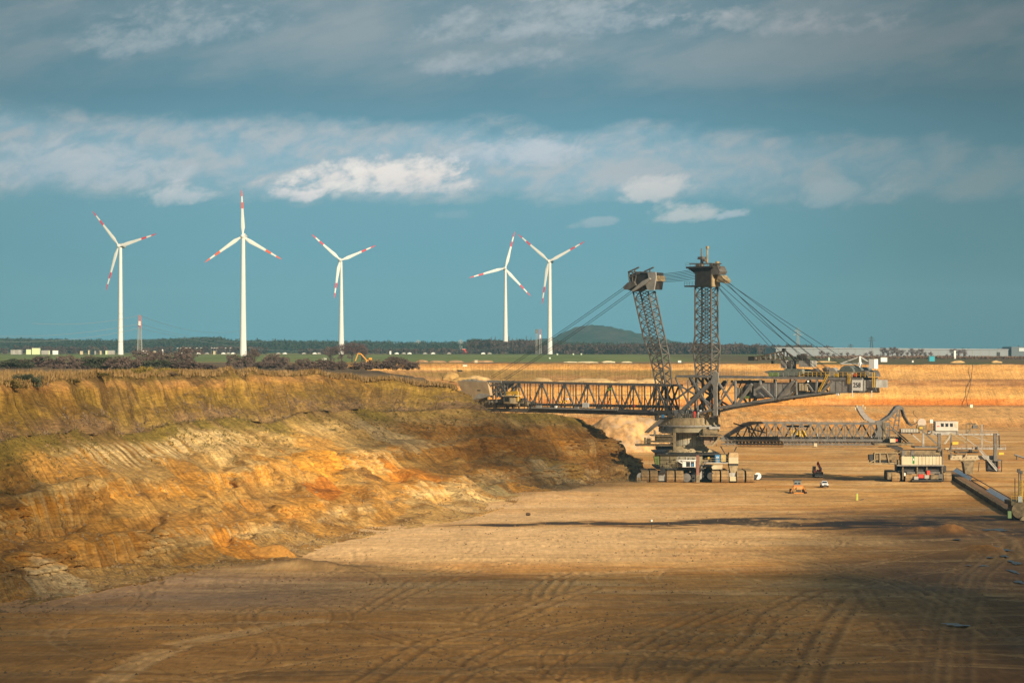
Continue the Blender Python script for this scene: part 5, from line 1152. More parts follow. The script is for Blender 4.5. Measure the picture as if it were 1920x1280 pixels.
for (a, c_, w_, m_) in [((1688, 812), (1712, 803), .3, steel_d), ((1731, 812), (1731, 838), .55, steel_l), ((1761, 812), (1761, 845), .9, steel), ((1727, 806), (1757, 832), .45, steel), ((1708, 812), (1726, 828), .28, steel_l), ((1783, 812), (1769, 832), .4, sandy), ((1783, 812), (1812, 830), .4, sandy), ((1783, 812), (1783, 858), .4, steel), ((1767, 840), (1767, 870), .3, steel),
                        ((1797, 814), (1874, 814), .42, steel_l), ((1785, 840), (1886, 841), .42, steel_l), ((1841, 795), (1841, 838), .4, steel_l), ((1812, 793), (1812, 838), .3, sandy_d), ((1819, 794), (1819, 812), .26, sandy_d), ((1812, 794), (1830, 794), .25, steel_d), ((1813, 812), (1826, 796), .25, sandy_d), ((1832, 797), (1851, 822), .2, sandy_d),
                        ((1800, 814), (1836, 840), .18, steel_l), ((1772, 832), (1784, 814), .3, steel_l), ((1866, 812), (1866, 864), 1.0, steel), ((1873, 812), (1874, 840), .35, steel_d), ((1864, 816), (1874, 812), .3, steel), ((1836, 843), (1869, 882), .42, steel_l), ((1840, 843), (1872, 881), .2, steel_l), ((1817, 814), (1860, 830), .14, steel_l), ((1871, 864), (1871, 884), .25, steel_d), ((1878, 862), (1878, 884), .25, steel_d), ((1850, 878), (1878, 884), .2, steel_d), ((1752, 812), (1760, 820), .2, steel)]:
    hbeam('frame_beam', a, c_, w_, m_)
    if c_[1] - a[1] < 6 and c_[0] - a[0] > 40: hbeam('frame_beam', a, c_, w_, m_, 5)
hb_('floodlight_box', 1824, 797, 1833, 803, -.6, .8, steel); hb_('vent_box', 1827, 794.5, 1832, 797, -.3, .6, sandy)
for (a, c_) in (((1724, 839), (1765, 839)), ((1785, 840), (1886, 841)), ((1690, 806), (1720, 806)), ((1797, 814), (1870, 814))): railing('handrail', [at(*a, HY0 - .8), at(*c_, HY0 - .8)], steel_l if a[0] > 1780 else sandy, HC, 1.1, True, 1.5, .07)
# belt-side chute tower and tail box
hb_('chute_beam', 1782, 853, 1834, 862, 1, 5, mat('tan_box_beam', (.40, .32, .20), .7, .12, .5, 0, (.2, .14, .08), .5, True)); 
for x in range(1788, 1832, 8): hb_('bolt_plate', x, 857, x + 1.5, 858.5, .9, 1.0, steel_d)
b = MB(); b.prism([at(1803, 862, HY0 + .5), at(1829, 862, HY0 + .5), at(1826, 868, HY0 + .5), at(1824, 888, HY0 + .5), at(1810, 888, HY0 + .5), at(1807, 868, HY0 + .5)], (0, 4, 0)); b.build('discharge_chute', sandy_d, HC, True)
hb_('chute_flange', 1801, 862, 1830, 864, .2, 5, sandy); hb_('cable_tray', 1790, 846, 1835, 849, .3, 2, steel_d)
hb_('tail_beam', 1834, 854, 1866, 861, 1.5, 4, steel_l); b = MB(); b.prism([at(1852, 864, HY0 + .5), at(1872, 864, HY0 + .5), at(1870, 884, HY0 + .5), at(1853, 884, HY0 + .5)], (0, 4, 0)); b.build('tail_hopper', steel_d, HC, True)
hb_('tail_flange', 1850, 862, 1879, 864, 0, 5, steel); hb_('red_lamp', 1873, 874, 1875, 878, -.2, .2, red_p)
hb_('yellow_sign', 1786, 828, 1797, 833, -1, -.8, yellow); hb_('yellow_sign', 1873, 848, 1882, 852, -1, -.8, yellow); hb_('white_notice', 1773, 839.5, 1779, 842, -1, -.8, cream)
hbeam('pole', (1836, 866), (1834, 884), .2, steel_d, 0); hbeam('pipe_run', (1780, 846), (1812, 842), .2, steel_d, -.3); hbeam('pipe_run', (1812, 842), (1834, 848), .2, steel_d, -.3)
rg = random.Random(8)
for k in range(26):
    x = rg.choice([rg.uniform(1690, 1760), rg.uniform(1770, 1835)]); y = rg.uniform(806, 812) if x < 1760 else rg.uniform(834, 850)
    hb_('pipe_fitting', x, y, x + rg.uniform(1.5, 5), y + rg.uniform(1.5, 4), -rg.uniform(.2, .9), .5, rg.choice([sandy_d, steel_l, steel_d, sandy]))
MB().tube([at(1692, 768, HY0), at(1697, 782, HY0), at(1703, 792, HY0), at(1710, 796, HY0), at(1717, 794, HY0), at(1721, 789, HY0)], .1, 6).build('feed_cable', rubber, HC, True)
MB().tube([at(1721, 783.5, HY0), at(1714, 778, HY0), at(1712, 773, HY0), at(1714, 770, HY0)], .08, 6).build('feed_cable', rubber, HC, True)

# ------------------------------------------------------------------ face conveyor running down to the drive station
p0 = gp(1782, 881, 1.6); p1 = gp(1903, 955, 1.4); dv = (p1 - p0); dv.z = 0; dn = dv.normalized(); sv = Vector((dn.y, -dn.x, 0))
if sv.x < 0: sv = -sv
Lc = dv.length; CV = empty('ground_conveyor', (p0.x, p0.y, 0), 0, 'long belt conveyor loaded with brown soil slanting down to the right edge', 'conveyor')
def cvp(s, w, z): return Vector((p0.x, p0.y, 0)) + dn * s + sv * w + Vector((0, 0, z))
hh = .25
b = MB(); b.prism([cvp(0, -1.3, 1.3), cvp(0, -.7, 1.0), cvp(0, .7, 1.0), cvp(0, 1.3, 1.3), cvp(0, .6, 1.45), cvp(0, -.6, 1.45)], dn * Lc); b.build('loaded_belt', mat('brown_soil_load', (.23, .125, .055), .9, .3, 1.0), CV, True)
b = MB(); b.prism([cvp(0, -1.55, .3), cvp(0, -1.4, .3), cvp(0, -1.4, 1.45), cvp(0, -1.55, 1.45)], dn * Lc); b.build('side_frame', steel_d, CV, True)
b = MB(); b.prism([cvp(0, 1.4, .3), cvp(0, 1.55, .3), cvp(0, 1.55, 1.45), cvp(0, 1.4, 1.45)], dn * Lc); b.build('side_frame', steel_d, CV, True)
for (s0, s1) in ((0, Lc * .30), (Lc * .58, Lc * .99)):
    b = MB(); b.prism([cvp(s0, .55, 1.5), cvp(s0, 1.2, 1.42), cvp(s0, 1.75, 2.15), cvp(s0, 1.68, 2.2), cvp(s0, 1.1, 1.55)], dn * (s1 - s0)); b.build('wind_cover', silver, CV, True)
for s in np.arange(1, Lc, 3.0):
    b = MB(); b.box(cvp(s, -1.7, .75), (.28, .28, 1.5)); b.build('support_frame', sandy_d, CV, True)
MB().tube([cvp(0, 1.9, 2.3), cvp(Lc, 1.9, 2.3)], .12, 6).build('guard_rail', steel_d, CV, True)

# drive station cut by the right edge of the picture
D0 = gp(1912, 975); DS = empty('conveyor_drive_station', D0, 0, 'dark muddy drive station with yellow ladder at the right edge of the pit floor', 'mining machine')
def dbx(name, x0, y0, x1, y1, d0, d1, m_, bevel=0): return wbox(name, x0, y0, x1, y1, D0.y + d0, D0.y + d1, m_, DS, bevel)
dbx('drive_house', 1902, 948, 1960, 968, 0, 8, sandy_d, .2); dbx('skid', 1904, 968, 1960, 974, .5, 8, steel_d); dbx('deck', 1896, 939, 1960, 947, 0, 8, mat('muddy_steel', (.12, .10, .055), .8, .3))
b = MB(); c_ = at(1913, 956, D0.y - .3); b.cyl(c_, c_ + Vector((0, 2, 0)), 1.9, 1.9, 20); b.build('drum', sandy_d, DS, True)
b = MB(); c_ = at(1922, 976, D0.y - 2); b.cyl(c_, c_ + Vector((0, 2, 0)), 1.1, 1.0, 12); b.build('rubber_fender', sandy, DS, True)
dbx('green_cabinet', 1890, 958, 1896.5, 971, -1, 0, mat('pale_green_paint', (.20, .30, .13), .5, .1)); dbx('white_cabinet', 1909, 930, 1916.5, 941, -.5, .5, mat('grey_white', (.42, .44, .40), .5, .1))
for (a, c_, w_, m_) in (((1910, 882), (1910, 940), .22, steel), ((1914, 884), (1914, 940), .22, steel), ((1903, 896), (1903, 940), .16, steel_d), ((1897, 910), (1918, 910), .14, yellow), ((1900, 925), (1918, 925), .12, yellow), ((1917, 900), (1917, 946), .2, yellow), ((1912, 900), (1912, 930), .2, yellow)): beam('mast_pole', at(*a, D0.y), at(*c_, D0.y), w_, m_, DS, True)
b = MB(); b.box(at(1910, 882, D0.y), (.7, .7, .8)); b.box(at(1914.5, 885, D0.y), (.6, .6, .7)); b.build('lamp_head', steel, DS, True)
b = MB()
for y in range(902, 940, 3): b.beam(at(1912, y, D0.y - .2), at(1917, y, D0.y - .2), .12)
b.build('ladder', yellow, DS, True)
railing('handrail', [at(1896, 939, D0.y - .4), at(1925, 939, D0.y - .4)], yellow, DS, 1.1, True, .9, .07)
# loose hose arm lying out beyond it
g0 = gp(1905, 862); T_ = empty('discharge_pipe', g0, 0, 'grey pipe on a trestle beyond the drive station at the right edge', 'pipe'); MB().tube([at(1902, 852, g0.y), at(1908, 854, g0.y), at(1930, 861, g0.y)], .35, 8).build('pipe', steel, T_, True)
for x in (1906, 1925): beam('trestle', at(x, 855, g0.y), Vector((at(x, 862, g0.y).x, g0.y, 0)), .3, steel_d, T_, True)

# ------------------------------------------------------------------ vehicles and small things on the floor
g0 = gp(1545.5, 913); PK = empty('pickup_truck', g0, 0, 'small white pickup truck facing the viewer on the pit floor', 'pickup truck')
def pk(name, parts, m_, parent=PK, bevel=.0, smooth=False): 
    b = MB(); 
    for c_, s_, tp in parts: b.box(Vector(c_), s_, top=tp)
    return b.build(name, m_, parent, bevel=bevel)
carp = mat('white_car_paint', (.80, .80, .80), .25, .02, spec=.5)
pb = pk('body', [((0, -1.75, .82), (1.86, 1.1, .55), (.94, .9)), ((0, .15, .85), (1.88, 2.8, .62), (.97, 1)), ((0, 2.1, .9), (1.86, 1.4, .7), (1, 1))], carp, bevel=.07)
pk('cabin', [((0, .1, 1.46), (1.66, 2.1, .62), (.82, .72))], carp, bevel=.05)
b = MB(); b.poly([(-.74, -.99, 1.2), (.74, -.99, 1.2), (.62, -.72, 1.7), (-.62, -.72, 1.7)]); b.build('windscreen', glass, PK)
for s in (-1, 1):
    b = MB(); b.poly([(s * .86, -.8, 1.2), (s * .86, .95, 1.2), (s * .72, .72, 1.7), (s * .72, -.55, 1.7)]); b.build('side_window', glass, PK)
    pk('headlight', [((s * .68, -2.3, .92), (.34, .1, .18), None)], mat('lamp_lens', (.65, .68, .7), .15, 0)); pk('wing_mirror', [((s * 1.05, -.75, 1.25), (.2, .12, .16), None)], rubber)
    for y in (-1.5, 1.7):
        b = MB(); b.cyl((s * .72, y, .38), (s * .98, y, .38), .38, .38, 16); w0 = b.build('wheel', rubber, PK); b = MB(); b.cyl((s * .98, y, .38), (s * 1.0, y, .38), .2, .2, 10); b.build('rim', silver, w0)
pk('grille', [((0, -2.31, .86), (.8, .08, .2), None)], rubber); pk('bumper', [((0, -2.36, .56), (1.8, .2, .24), None)], rubber)
pk('bumper_lower', [((0, -2.3, .38), (1.6, .2, .14), None)], steel_d)

g0 = gp(1533, 894); TK = empty('crane_truck', g0, 0, 'dark flatbed truck carrying a red folded crane and a pale cab, seen end on', 'truck')
pk('flatbed', [((0, 0, 1.45), (2.6, 7, .5), None)], mat('brown_timber_bed', (.28, .16, .09), .8, .2), TK); pk('tailboard', [((0, -3.6, .85), (2.55, .15, 1.0), None)], steel_d, TK); pk('chassis', [((0, 0, .75), (2.2, 7, .6), None)], steel_d, TK)
for s in (-1, 1):
    for y in (-2.6, -1.4, 2.4): b = MB(); b.cyl((s * .75, y, .5), (s * 1.25, y, .5), .5, .5, 14); b.build('wheel', rubber, TK)
pk('cab', [((-.75, 2.6, 2.45), (1.0, 1.8, 1.5), (.9, .9))], cream, TK, .06); b = MB(); b.box((-.75, 1.66, 2.7), (.7, .04, .6)); b.build('window', glass, TK)
cr_ = pk('crane_base', [((.5, .4, 1.95), (1.4, 1.4, .6), None)], red_p, TK)
b = MB(); b.beam((.9, .2, 2.1), (-.1, 0, 4.2), .42); b.beam((-.1, 0, 4.2), (.3, -.2, 4.5), .5); b.build('crane_boom', red_p, TK); b = MB(); b.beam((.25, .1, 4.3), (1.0, .1, 2.6), .34); b.build('crane_jib', red_p, TK); b = MB(); b.beam((.6, -.1, 2.0), (.2, -.1, 3.7), .14); b.build('crane_ram', silver, TK)
pk('winch', [((1.1, .2, 2.5), (.4, .6, .7), None)], mat('dull_red', (.38, .05, .03), .5, .1), TK); pk('red_light', [((-1.25, -3.6, 2.3), (.12, .12, 1.3), None)], red_p, TK); b = MB(); b.cyl((1.1, -.15, 2.6), (1.1, -.05, 2.6), .22, .22, 12); b.build('lamp', white, TK)

g0 = gp(1495.5, 924); DZ = empty('bulldozer', g0, 0, 'orange tracked bulldozer with push arms and grey cab, seen from the front', 'bulldozer')
orange = mat('orange_paint', (.52, .20, .035), .5, .12, 1, 0, (.30, .17, .07), .4)
pk('hood', [((0, 0, 1.55), (2.5, 3.4, .9), (.9, .9))], orange, DZ, .1); pk('nose', [((0, -1.9, 1.15), (1.3, .8, 1.1), (.8, 1))], mat('dusty_orange', (.42, .24, .08), .6, .12), DZ, .05); pk('radiator', [((0, -2.34, .78), (1.25, .08, .45), None)], rubber, DZ)
pk('cab', [((0, 1.0, 2.75), (1.7, 1.7, 1.1), (1.1, 1.1))], mat('blue_grey_cab', (.16, .19, .20), .3, .1), DZ, .05); pk('cab_roof', [((0, 1.0, 3.36), (2.1, 2.0, .14), None)], steel_d, DZ)
for s in (-1, 1):
    b = MB(); b.box((s * .45, .12, 2.8), (.6, .04, .7)); b.build('window', glass, DZ)
    b = MB(); b.prism([(s * 1.7, y, z) for y, z in belt_pts] if False else [Vector((s * 1.45, p[0], p[1] + .02)) for p in belt_section(3.2, 1.1, 20)], (s * .55, 0, 0)); b.build('crawler_track', rubber, DZ)
    b = MB(); b.beam((s * 1.1, -1.2, 1.85), (s * 1.95, -2.3, .5), .26); b.beam((s * 1.95, -2.3, .5), (s * 2.0, -2.5, .2), .4); b.build('push_arm', orange, DZ); pk('arm_foot', [((s * 2.05, -2.5, .3), (.34, .5, .5), None)], rubber, DZ)
pk('top_bar', [((0, -1.2, 2.06), (2.5, .3, .16), None)], mat('bright_orange', (.60, .12, .02), .5, .05), DZ); pk('blade', [((0, -2.75, .14), (2.7, .2, .26), None)], orange, DZ)

def small(name, label, cat, px, py, w_, h_, m_, z=0.0, Y=None, group=None, post=None, d=None):
    g = gp(px, py, z) if Y is None else Vector(((px - 960) * Y / F, Y, z))
    e = empty(name, g, 0, label, cat, group); k = g.y / F
    b = MB(); b.box((0, 0, h_ * k / 2 + (post or 0) * k), (w_ * k, d or w_ * k, h_ * k)); b.build('body', m_, e, bevel=.03)
    if post: b = MB(); b.box((0, 0, post * k / 2), (.12, .12, post * k)); b.build('post', steel_d, e)
    else: b = MB(); b.box((0, 0, h_ * k + .05), (w_ * k * 1.1, (d or w_ * k) * 1.1, .1)); b.build('lid', steel_l, e)
    return e
pg = mat('pale_green_box', (.30, .42, .20), .55, .1); pgw = mat('pale_green_white', (.52, .62, .46), .55, .05); lime = mat('lime_paint', (.38, .42, .07), .55, .1)
e = small('marker_cabinet', 'narrow lime green cabinet standing alone on the pit floor below the white pickup', 'cabinet', 1607, 938, 3.6, 13, lime)
b = MB(); b.beam((.6, 0, .12), (1.7, 0, .35), .16); b.build('foot_bracket', steel_d, e)
e = empty('survey_stake', gp(1222, 995), 0, 'thin stake with white top standing beside the dark strip', 'stake'); b = MB(); b.cyl((0, 0, 0), (0, 0, 2.1), .06, .05, 6); b.build('pole', steel_d, e); b = MB(); b.box((0, 0, 2.2), (.32, .12, .4)); b.build('target', white, e)
# boulder
bm = bmesh.new(); bmesh.ops.create_icosphere(bm, subdivisions=2, radius=.6)
for v in bm.verts: v.co *= random.uniform(.75, 1.15); v.co.z *= .7
me = bpy.data.meshes.new('boulder'); bm.to_mesh(me); bm.free(); me.materials.append(mat('dark_clod', (.07, .045, .025), .9, .3)); o = bpy.data.objects.new('boulder', me); COL.objects.link(o); o.location = gp(990, 965) + Vector((0, 0, .2)); tag(o, 'single dark clod lying on the pale floor near the foot of the bank', 'boulder')
# puddles
wm = bpy.data.materials.new('puddle_water'); wm.use_nodes = True; q = wm.node_tree.nodes['Principled BSDF']; q.inputs['Base Color'].default_value = (.05, .04, .03, 1); q.inputs['Roughness'].default_value = .28; q.inputs['IOR'].default_value = 1.33; q.inputs['Specular IOR Level'].default_value = .3
for i, (px, py, rx, ry) in enumerate([(1868, 994, 22, 2.2), (1782, 1170, 13, 1.8), (1802, 1173, 16, 1.5), (1888, 1033, 9, 2.0), (1884, 1043, 7, 1.8), (1862, 1029, 9, 1.2), (1903, 1055, 8, 4), (1900, 1072, 6, 4), (1912, 1090, 8, 3), (1845, 1061, 9, 1.1), (1795, 1012, 8, 1.2), (1856, 1045, 6, .9), (1815, 1060, 5, .8)]):
    g = gp(px, py); n = 22; ph = [random.uniform(0, 6.28) for _ in range(3)]
    pl = []
    for k in range(n):
        a = 2 * math.pi * k / n; s = 1 + .28 * math.sin(3 * a + ph[0]) + .2 * math.sin(5 * a + ph[1]) + .12 * math.sin(9 * a + ph[2])
        pl.append((rx * g.y / F * s * math.cos(a), ry * (g.y ** 2) / (H * F) * s * math.sin(a), 0))
    hgt = float(floor_height(A([g.x]), A([g.y]))[0]) + .10
    b = MB(); b.poly(pl); o = b.build('puddle', wm); o.location = (g.x, g.y, hgt); o['kind'] = 'structure'
# ------------------------------------------------------------------ wind turbines
tw_m = mat('turbine_white', (.64, .63, .60), .45, .03, .2); red_b = mat('signal_red_band', (.55, .035, .05), .5, .04); grey_n = mat('nacelle_grey', (.40, .41, .42), .5, .08)
def turbine(name, hub, basepx, Y, Rb, angs, yaw, label, towb=2.3, towt=1.25, orange=False, bands=False):
    hx, hy = hub; base = at(hx, hy, Y); gx = at(basepx, 662, Y).x; z0 = float(gz(gx, Y)) - .3
    e = empty(name, (gx, Y, z0), 0, label, 'wind turbine', 'wind turbines beyond the pit')
    hz_ = base.z - z0; dxh = base.x - gx
    b = MB(); prof = [(towb * (1 - t_) + towt * t_ + (.35 * (1 - t_) ** 6), hz_ * t_ * .985) for t_ in np.linspace(0, 1, 14)]
    prof.append((0, hz_ * .985)); tow = b.lathe((0, 0, 0), prof, 20).build('tower', tw_m, e, smooth=True)
    if bands:
        for h_, r_ in ((12, towb * .98 + .06), (38.5, towb * .78 + .1)): MB().lathe((0, 0, h_), [(r_, 0), (r_ + .12, .1), (r_ + .12, .5), (r_, .6)], 20).build('tower_ring', grey_n, tow)
    f = Vector((math.sin(yaw), -math.cos(yaw), 0)); r = Vector((math.cos(yaw), math.sin(yaw), 0)); u = Vector((0, 0, 1))
    hc = Vector((0, 0, hz_)) + f * 4.2 if abs(dxh) < .01 else Vector((dxh, 0, hz_)) + f * .5
    b = MB(); b.cyl(hc - f * 9.5, hc - f * 1.6, 1.9, 2.1, 14); b.cyl(hc - f * 11.5, hc - f * 9.5, 1.0, 1.9, 14); b.box(hc - f * 6 + u * 2.3, (2.0, 2.4, .7), yaw); b.build('nacelle', grey_n if not orange else tw_m, e, smooth=True)
    b = MB(); b.cyl(hc - f * 1.5, hc + f * .9, 1.9, 1.6, 14); b.cyl(hc + f * .9, hc + f * 2.1, 1.6, .5, 14); b.build('hub', tw_m if not name == 'x' else grey_n, e, smooth=True)
    for a in angs:
        a = R(a); d = (r * math.sin(a) + u * math.cos(a)); c_ = (r * math.cos(a) - u * math.sin(a))   # d outward, c_ chord
        secs = [(0.02, .9, .8), (.06, .9, .75), (.12, 1.3, .6), (.20, 1.95, .45), (.32, 1.65, .32), (.5, 1.25, .22), (.66, .98, .16)]
        def sect(t_): return (np.interp(t_, [0, .06, .12, .2, .32, .5, .7, .9, 1], [.9, .9, 1.3, 1.95, 1.7, 1.3, .95, .68, .25]), np.interp(t_, [0, .12, .3, 1], [.8, .55, .3, .06]))
        def piece(t0, t1, n=6):
            q = MB(); k0 = 0
            for i in range(n + 1):
                t_ = t0 + (t1 - t0) * i / n; ch, th = sect(t_); o = hc + d * Rb * t_
                for (x, y) in ((-.35, 0), (-.1, 1), (.3, .8), (.65, .05), (.3, -.8), (-.1, -1)): q.v.append(o + c_ * ch * x * (1.75) + f * th * y * .6 + f * (t_ ** 2) * 0.8)
            for i in range(n):
                for k in range(6): j = (k + 1) % 6; q.f.append((i * 6 + k, i * 6 + j, i * 6 + 6 + j, i * 6 + 6 + k))
            q.f += [tuple(reversed(range(6))), tuple(n * 6 + k for k in range(6))]
            return q
        bl = piece(.02, .60, 10).build('blade', tw_m, e, smooth=True)
        piece(.60, .735, 2).build('red_band', red_b if not orange else red_o, bl, smooth=True); piece(.735, .865, 2).build('white_band', tw_m, bl, smooth=True); piece(.865, 1.0, 3).build('red_tip', red_b if not orange else red_o, bl, smooth=True)
    return e
red_o = mat('signal_orange_band', (.66, .10, .035), .5, .04)
turbine('wind_turbine', (223, 461), 226, 2400, 43.5, (-41, 76, 198), R(-25), 'leftmost wind turbine, left of the lattice mast, with thin rings round its tower foot', 2.4, 1.5, bands=True)
turbine('wind_turbine', (455, 443), 456, 2190, 39.5, (-1, 120, -124), R(-8), 'tallest whitest wind turbine, second from the left, one blade pointing straight up', 2.75, 1.6, orange=True)
turbine('wind_turbine', (638, 488), 640, 2710, 40.5, (-48, 67, 189), R(5), 'middle wind turbine rising out of a dense clump of bare trees', 2.9, 1.15)
turbine('wind_turbine', (947, 503), 948, 2960, 43.5, (14.5, 137, -105), R(8), 'fourth wind turbine from the left, a blade tip crossing its neighbour, poplars at its foot', 2.9, 1.15)
turbine('wind_turbine', (1029, 490), 1031, 2740, 46, (-50, 63.5, 189), R(-22), 'rightmost wind turbine, standing just left of the wooded hill', 2.5, 1.6)

# ------------------------------------------------------------------ lattice masts and pylons
red_w = mat('mast_red', (.46, .15, .13), .5, .1)
def lattice(name, px, ytop, Y, wb, wt, label, cat, arms=(), split=.7, steelm=None, redtop=False, w_=.16, n=12, wires=None):
    g = Vector((at(px, 660, Y).x, Y, float(gz(0, Y)))); e = empty(name, g, 0, label, cat, 'pylons and masts on the skyline' if name == 'power_pylon' else None)
    ht = at(px, ytop, Y).z - g.z; sm_ = steelm or steel_l
    lev = [ht * (i / n) for i in range(n + 1)]; wd = lambda z: (wb * (1 - z / ht) + wt * z / ht) / 2
    for part, lo, hi, m_ in (('lower_lattice', 0, split, sm_), ('upper_lattice', split, 1, red_w if redtop else sm_)):
        b = MB()
        for i in range(n):
            if not (lo * n <= i + .5 < hi * n): continue
            z0, z1 = lev[i], lev[i + 1]; a, c_ = wd(z0), wd(z1)
            co = ((-1, -1), (1, -1), (1, 1), (-1, 1))
            for k in range(4):
                x, y = co[k]; x2, y2 = co[(k + 1) % 4]
                b.beam((x * a, y * a, z0), (x * c_, y * c_, z1), w_); b.beam((x * a, y * a, z0), (x2 * c_, y2 * c_, z1), w_ * .6); b.beam((x * c_, y * c_, z1), (x2 * c_, y2 * c_, z1), w_ * .6)
        if b.v: b.build(part, m_, e)
    for (zr, L) in arms:
        b = MB(); z = ht * zr; b.beam((-L, 0, z), (L, 0, z), w_ * 1.2); b.beam((-L, 0, z), (0, 0, z + 2.2), w_); b.beam((L, 0, z), (0, 0, z + 2.2), w_); b.build('cross_arm', sm_, e)
    return e
M1 = lattice('radio_mast', 262, 592, 1900, 3.6, 1.5, 'slim lattice mast with red and white top between the two left turbines', 'mast', split=.72, redtop=True, n=18, w_=.24)
b = MB(); g = at(262, 606, 1900); b.box((0, 0, g.z - M1.location.z), (1.9, 1.9, 3.0)); b.build('white_antenna_band', white, M1); b = MB(); b.beam((0, 0, at(262, 592, 1900).z - M1.location.z), (0, 0, at(262, 589.5, 1900).z - M1.location.z), .3); b.build('antenna_tip', red_w, M1)
for k, (px, yt, Y, lab) in enumerate([(784, 637, 3600, 'small pale pylon above the woods between the third and fourth turbines'), (864, 636, 3600, 'thin pale pylon standing over the red roofed shed'), (1496, 614, 3000, 'faint pale pylon seen through the stay ropes on the right'), (1634, 630, 3600, 'dark little pylon on the skyline above the warehouse'), (1595, 645, 4200, 'tiny dark pylon left of the pylon above the warehouse')]):
    lattice('power_pylon', px, yt, Y, 5, .9, lab, 'pylon', arms=((.72, 5.5), (.86, 4)), steelm=steel_l if k < 3 else steel_d, n=9, w_=.30)
M2 = lattice('radio_mast', 1013, 617, 2500, 2.6, 1.4, 'lattice mast with a red and white top just left of the fifth turbine', 'mast', split=.6, redtop=True, n=12, w_=.28)
b = MB(); b.box((0, 0, at(1013, 631, 2500).z - M2.location.z), (1.9, 1.9, 3.4)); b.build('white_antenna_band', white, M2)
M3 = lattice('aerial_mast', 1006, 618, 2500, 1.6, 1.2, 'dark grey aerial mast next to the red and white mast', 'mast', n=12, w_=.22); b = MB(); b.box((0, 0, at(0, 621, 2500).z - M3.location.z), (2.6, 1, 4)); b.build('aerial_panel', steel, M3)
# power lines from the left mast
def wire(a, c_, sag, Y0, Y1, label):
    p = at(*a, Y0); q = at(*c_, Y1); pts_ = [p.lerp(q, i / 14) - Vector((0, 0, sag * 4 * (i / 14) * (1 - i / 14))) for i in range(15)]
    o = MB().tube(pts_, .10, 4).build('overhead_wire', mat('pale_wire', (.26, .28, .28), .5, 0)); tag(o, label, 'cable', 'overhead wires')
wire((-60, 636), (262, 615), 5, 1750, 1900, 'lower pale wire running left from the red tipped mast'); wire((-60, 628), (262, 607), 4, 1750, 1900, 'middle pale wire running left from the red tipped mast'); wire((60, 606), (262, 591), 3, 1800, 1900, 'topmost pale wire left of the red tipped mast')
wire((262, 615), (640, 652), 9, 1900, 3100, 'lower pale wire from the red tipped mast towards the third turbine'); wire((262, 607), (520, 637), 7, 1900, 2700, 'middle pale wire right of the red tipped mast'); wire((640, 652), (1010, 641), 9, 3100, 2500, 'long pale wire sagging between third turbine and right red mast'); wire((262, 591), (460, 618), 7, 1900, 2600, 'topmost pale wire right of the red tipped mast')

# ------------------------------------------------------------------ vegetation
def tri_cloud(centres, radii, per, size, rng, up=0.0, squash=1.0, thin=1.0):
    """leaf- and twig-sized triangles scattered through blobs; returns verts, faces"""
    n = len(centres) * per; c = np.repeat(centres, per, 0); r = np.repeat(radii, per, 0)
    d = rng.normal(size=(n, 3)); d /= np.linalg.norm(d, axis=1)[:, None]; rad = rng.rand(n, 1) ** .45
    p = c + d * rad * r
    a = rng.normal(size=(n, 3)); a[:, 2] += up * np.sign(rng.rand(n) - .15) ; a /= np.linalg.norm(a, axis=1)[:, None]
    b_ = np.cross(a, rng.normal(size=(n, 3))); b_ /= np.linalg.norm(b_, axis=1)[:, None]
    s = (size * (.6 + .8 * rng.rand(n)))[:, None]
    v = np.stack([p - b_ * s * .5 * thin, p + b_ * s * .5 * thin, p + a * s * 1.2], 1).reshape(-1, 3)
    return v, np.arange(n * 3).reshape(-1, 3)
def mesh_np(name, v, f, m):
    me = bpy.data.meshes.new(name); me.vertices.add(len(v)); me.vertices.foreach_set('co', v.astype(np.float32).reshape(-1))
    k = f.shape[1]; me.loops.add(f.size); me.loops.foreach_set('vertex_index', f.reshape(-1).astype(np.int32)); me.polygons.add(len(f)); me.polygons.foreach_set('loop_start', np.arange(0, f.size, k, dtype=np.int32)); me.update(calc_edges=True); me.materials.append(m); return me
def veg_mat(name, cols, scale=.15, scale2=2.0):
    m = bpy.data.materials.new(name); m.use_nodes = True; t = NT(m.node_tree); b = t.n['Principled BSDF']
    P = t.new('ShaderNodeNewGeometry').outputs['Position']; n_ = t.add(t.mul(t.noise(P, scale, 3, .6), .6), t.mul(t.noise(P, scale2, 2, .5), .4))
    oi = t.new('ShaderNodeObjectInfo').outputs['Random']; n_ = t.add(n_, t.mul(t.sub(oi, .5), .12))
    k = len(cols); t.put(b.inputs['Base Color'], t.ramp(n_, [(.32 + .36 * i / (k - 1), c) for i, c in enumerate(cols)]))
    b.inputs['Roughness'].default_value = 1; b.inputs['Specular IOR Level'].default_value = .05; return m
v_wood = veg_mat('winter_wood', [(.030, .030, .022), (.052, .038, .030), (.085, .050, .045), (.060, .060, .035)], .03, .3)
v_conif = veg_mat('dark_wood', [(.026, .036, .026), (.036, .044, .030), (.050, .044, .034)], .02, .2)
v_bush = veg_mat('bare_brown_bush', [(.075, .058, .05), (.12, .085, .072), (.17, .12, .095)], .3, 2)
v_purple = veg_mat('bare_purple_tree', [(.06, .042, .042), (.105, .066, .062), (.15, .10, .085)], .3, 2)
v_dry = veg_mat('dry_grass_straw', [(.14, .085, .03), (.24, .15, .06), (.34, .23, .11)], .12, .8)
v_moss = veg_mat('mossy_scrub', [(.06, .06, .018), (.13, .10, .03), (.24, .15, .05)], .1, .6)
v_scr = veg_mat('grey_brown_scrub', [(.12, .08, .05), (.18, .125, .08), (.25, .18, .115)], .15, 1)
v_gold = veg_mat('golden_scrub', [(.12, .09, .02), (.26, .19, .045), (.42, .29, .07)], .3, 1)
bark = mat('dark_bark', (.06, .045, .035), .9, .2)
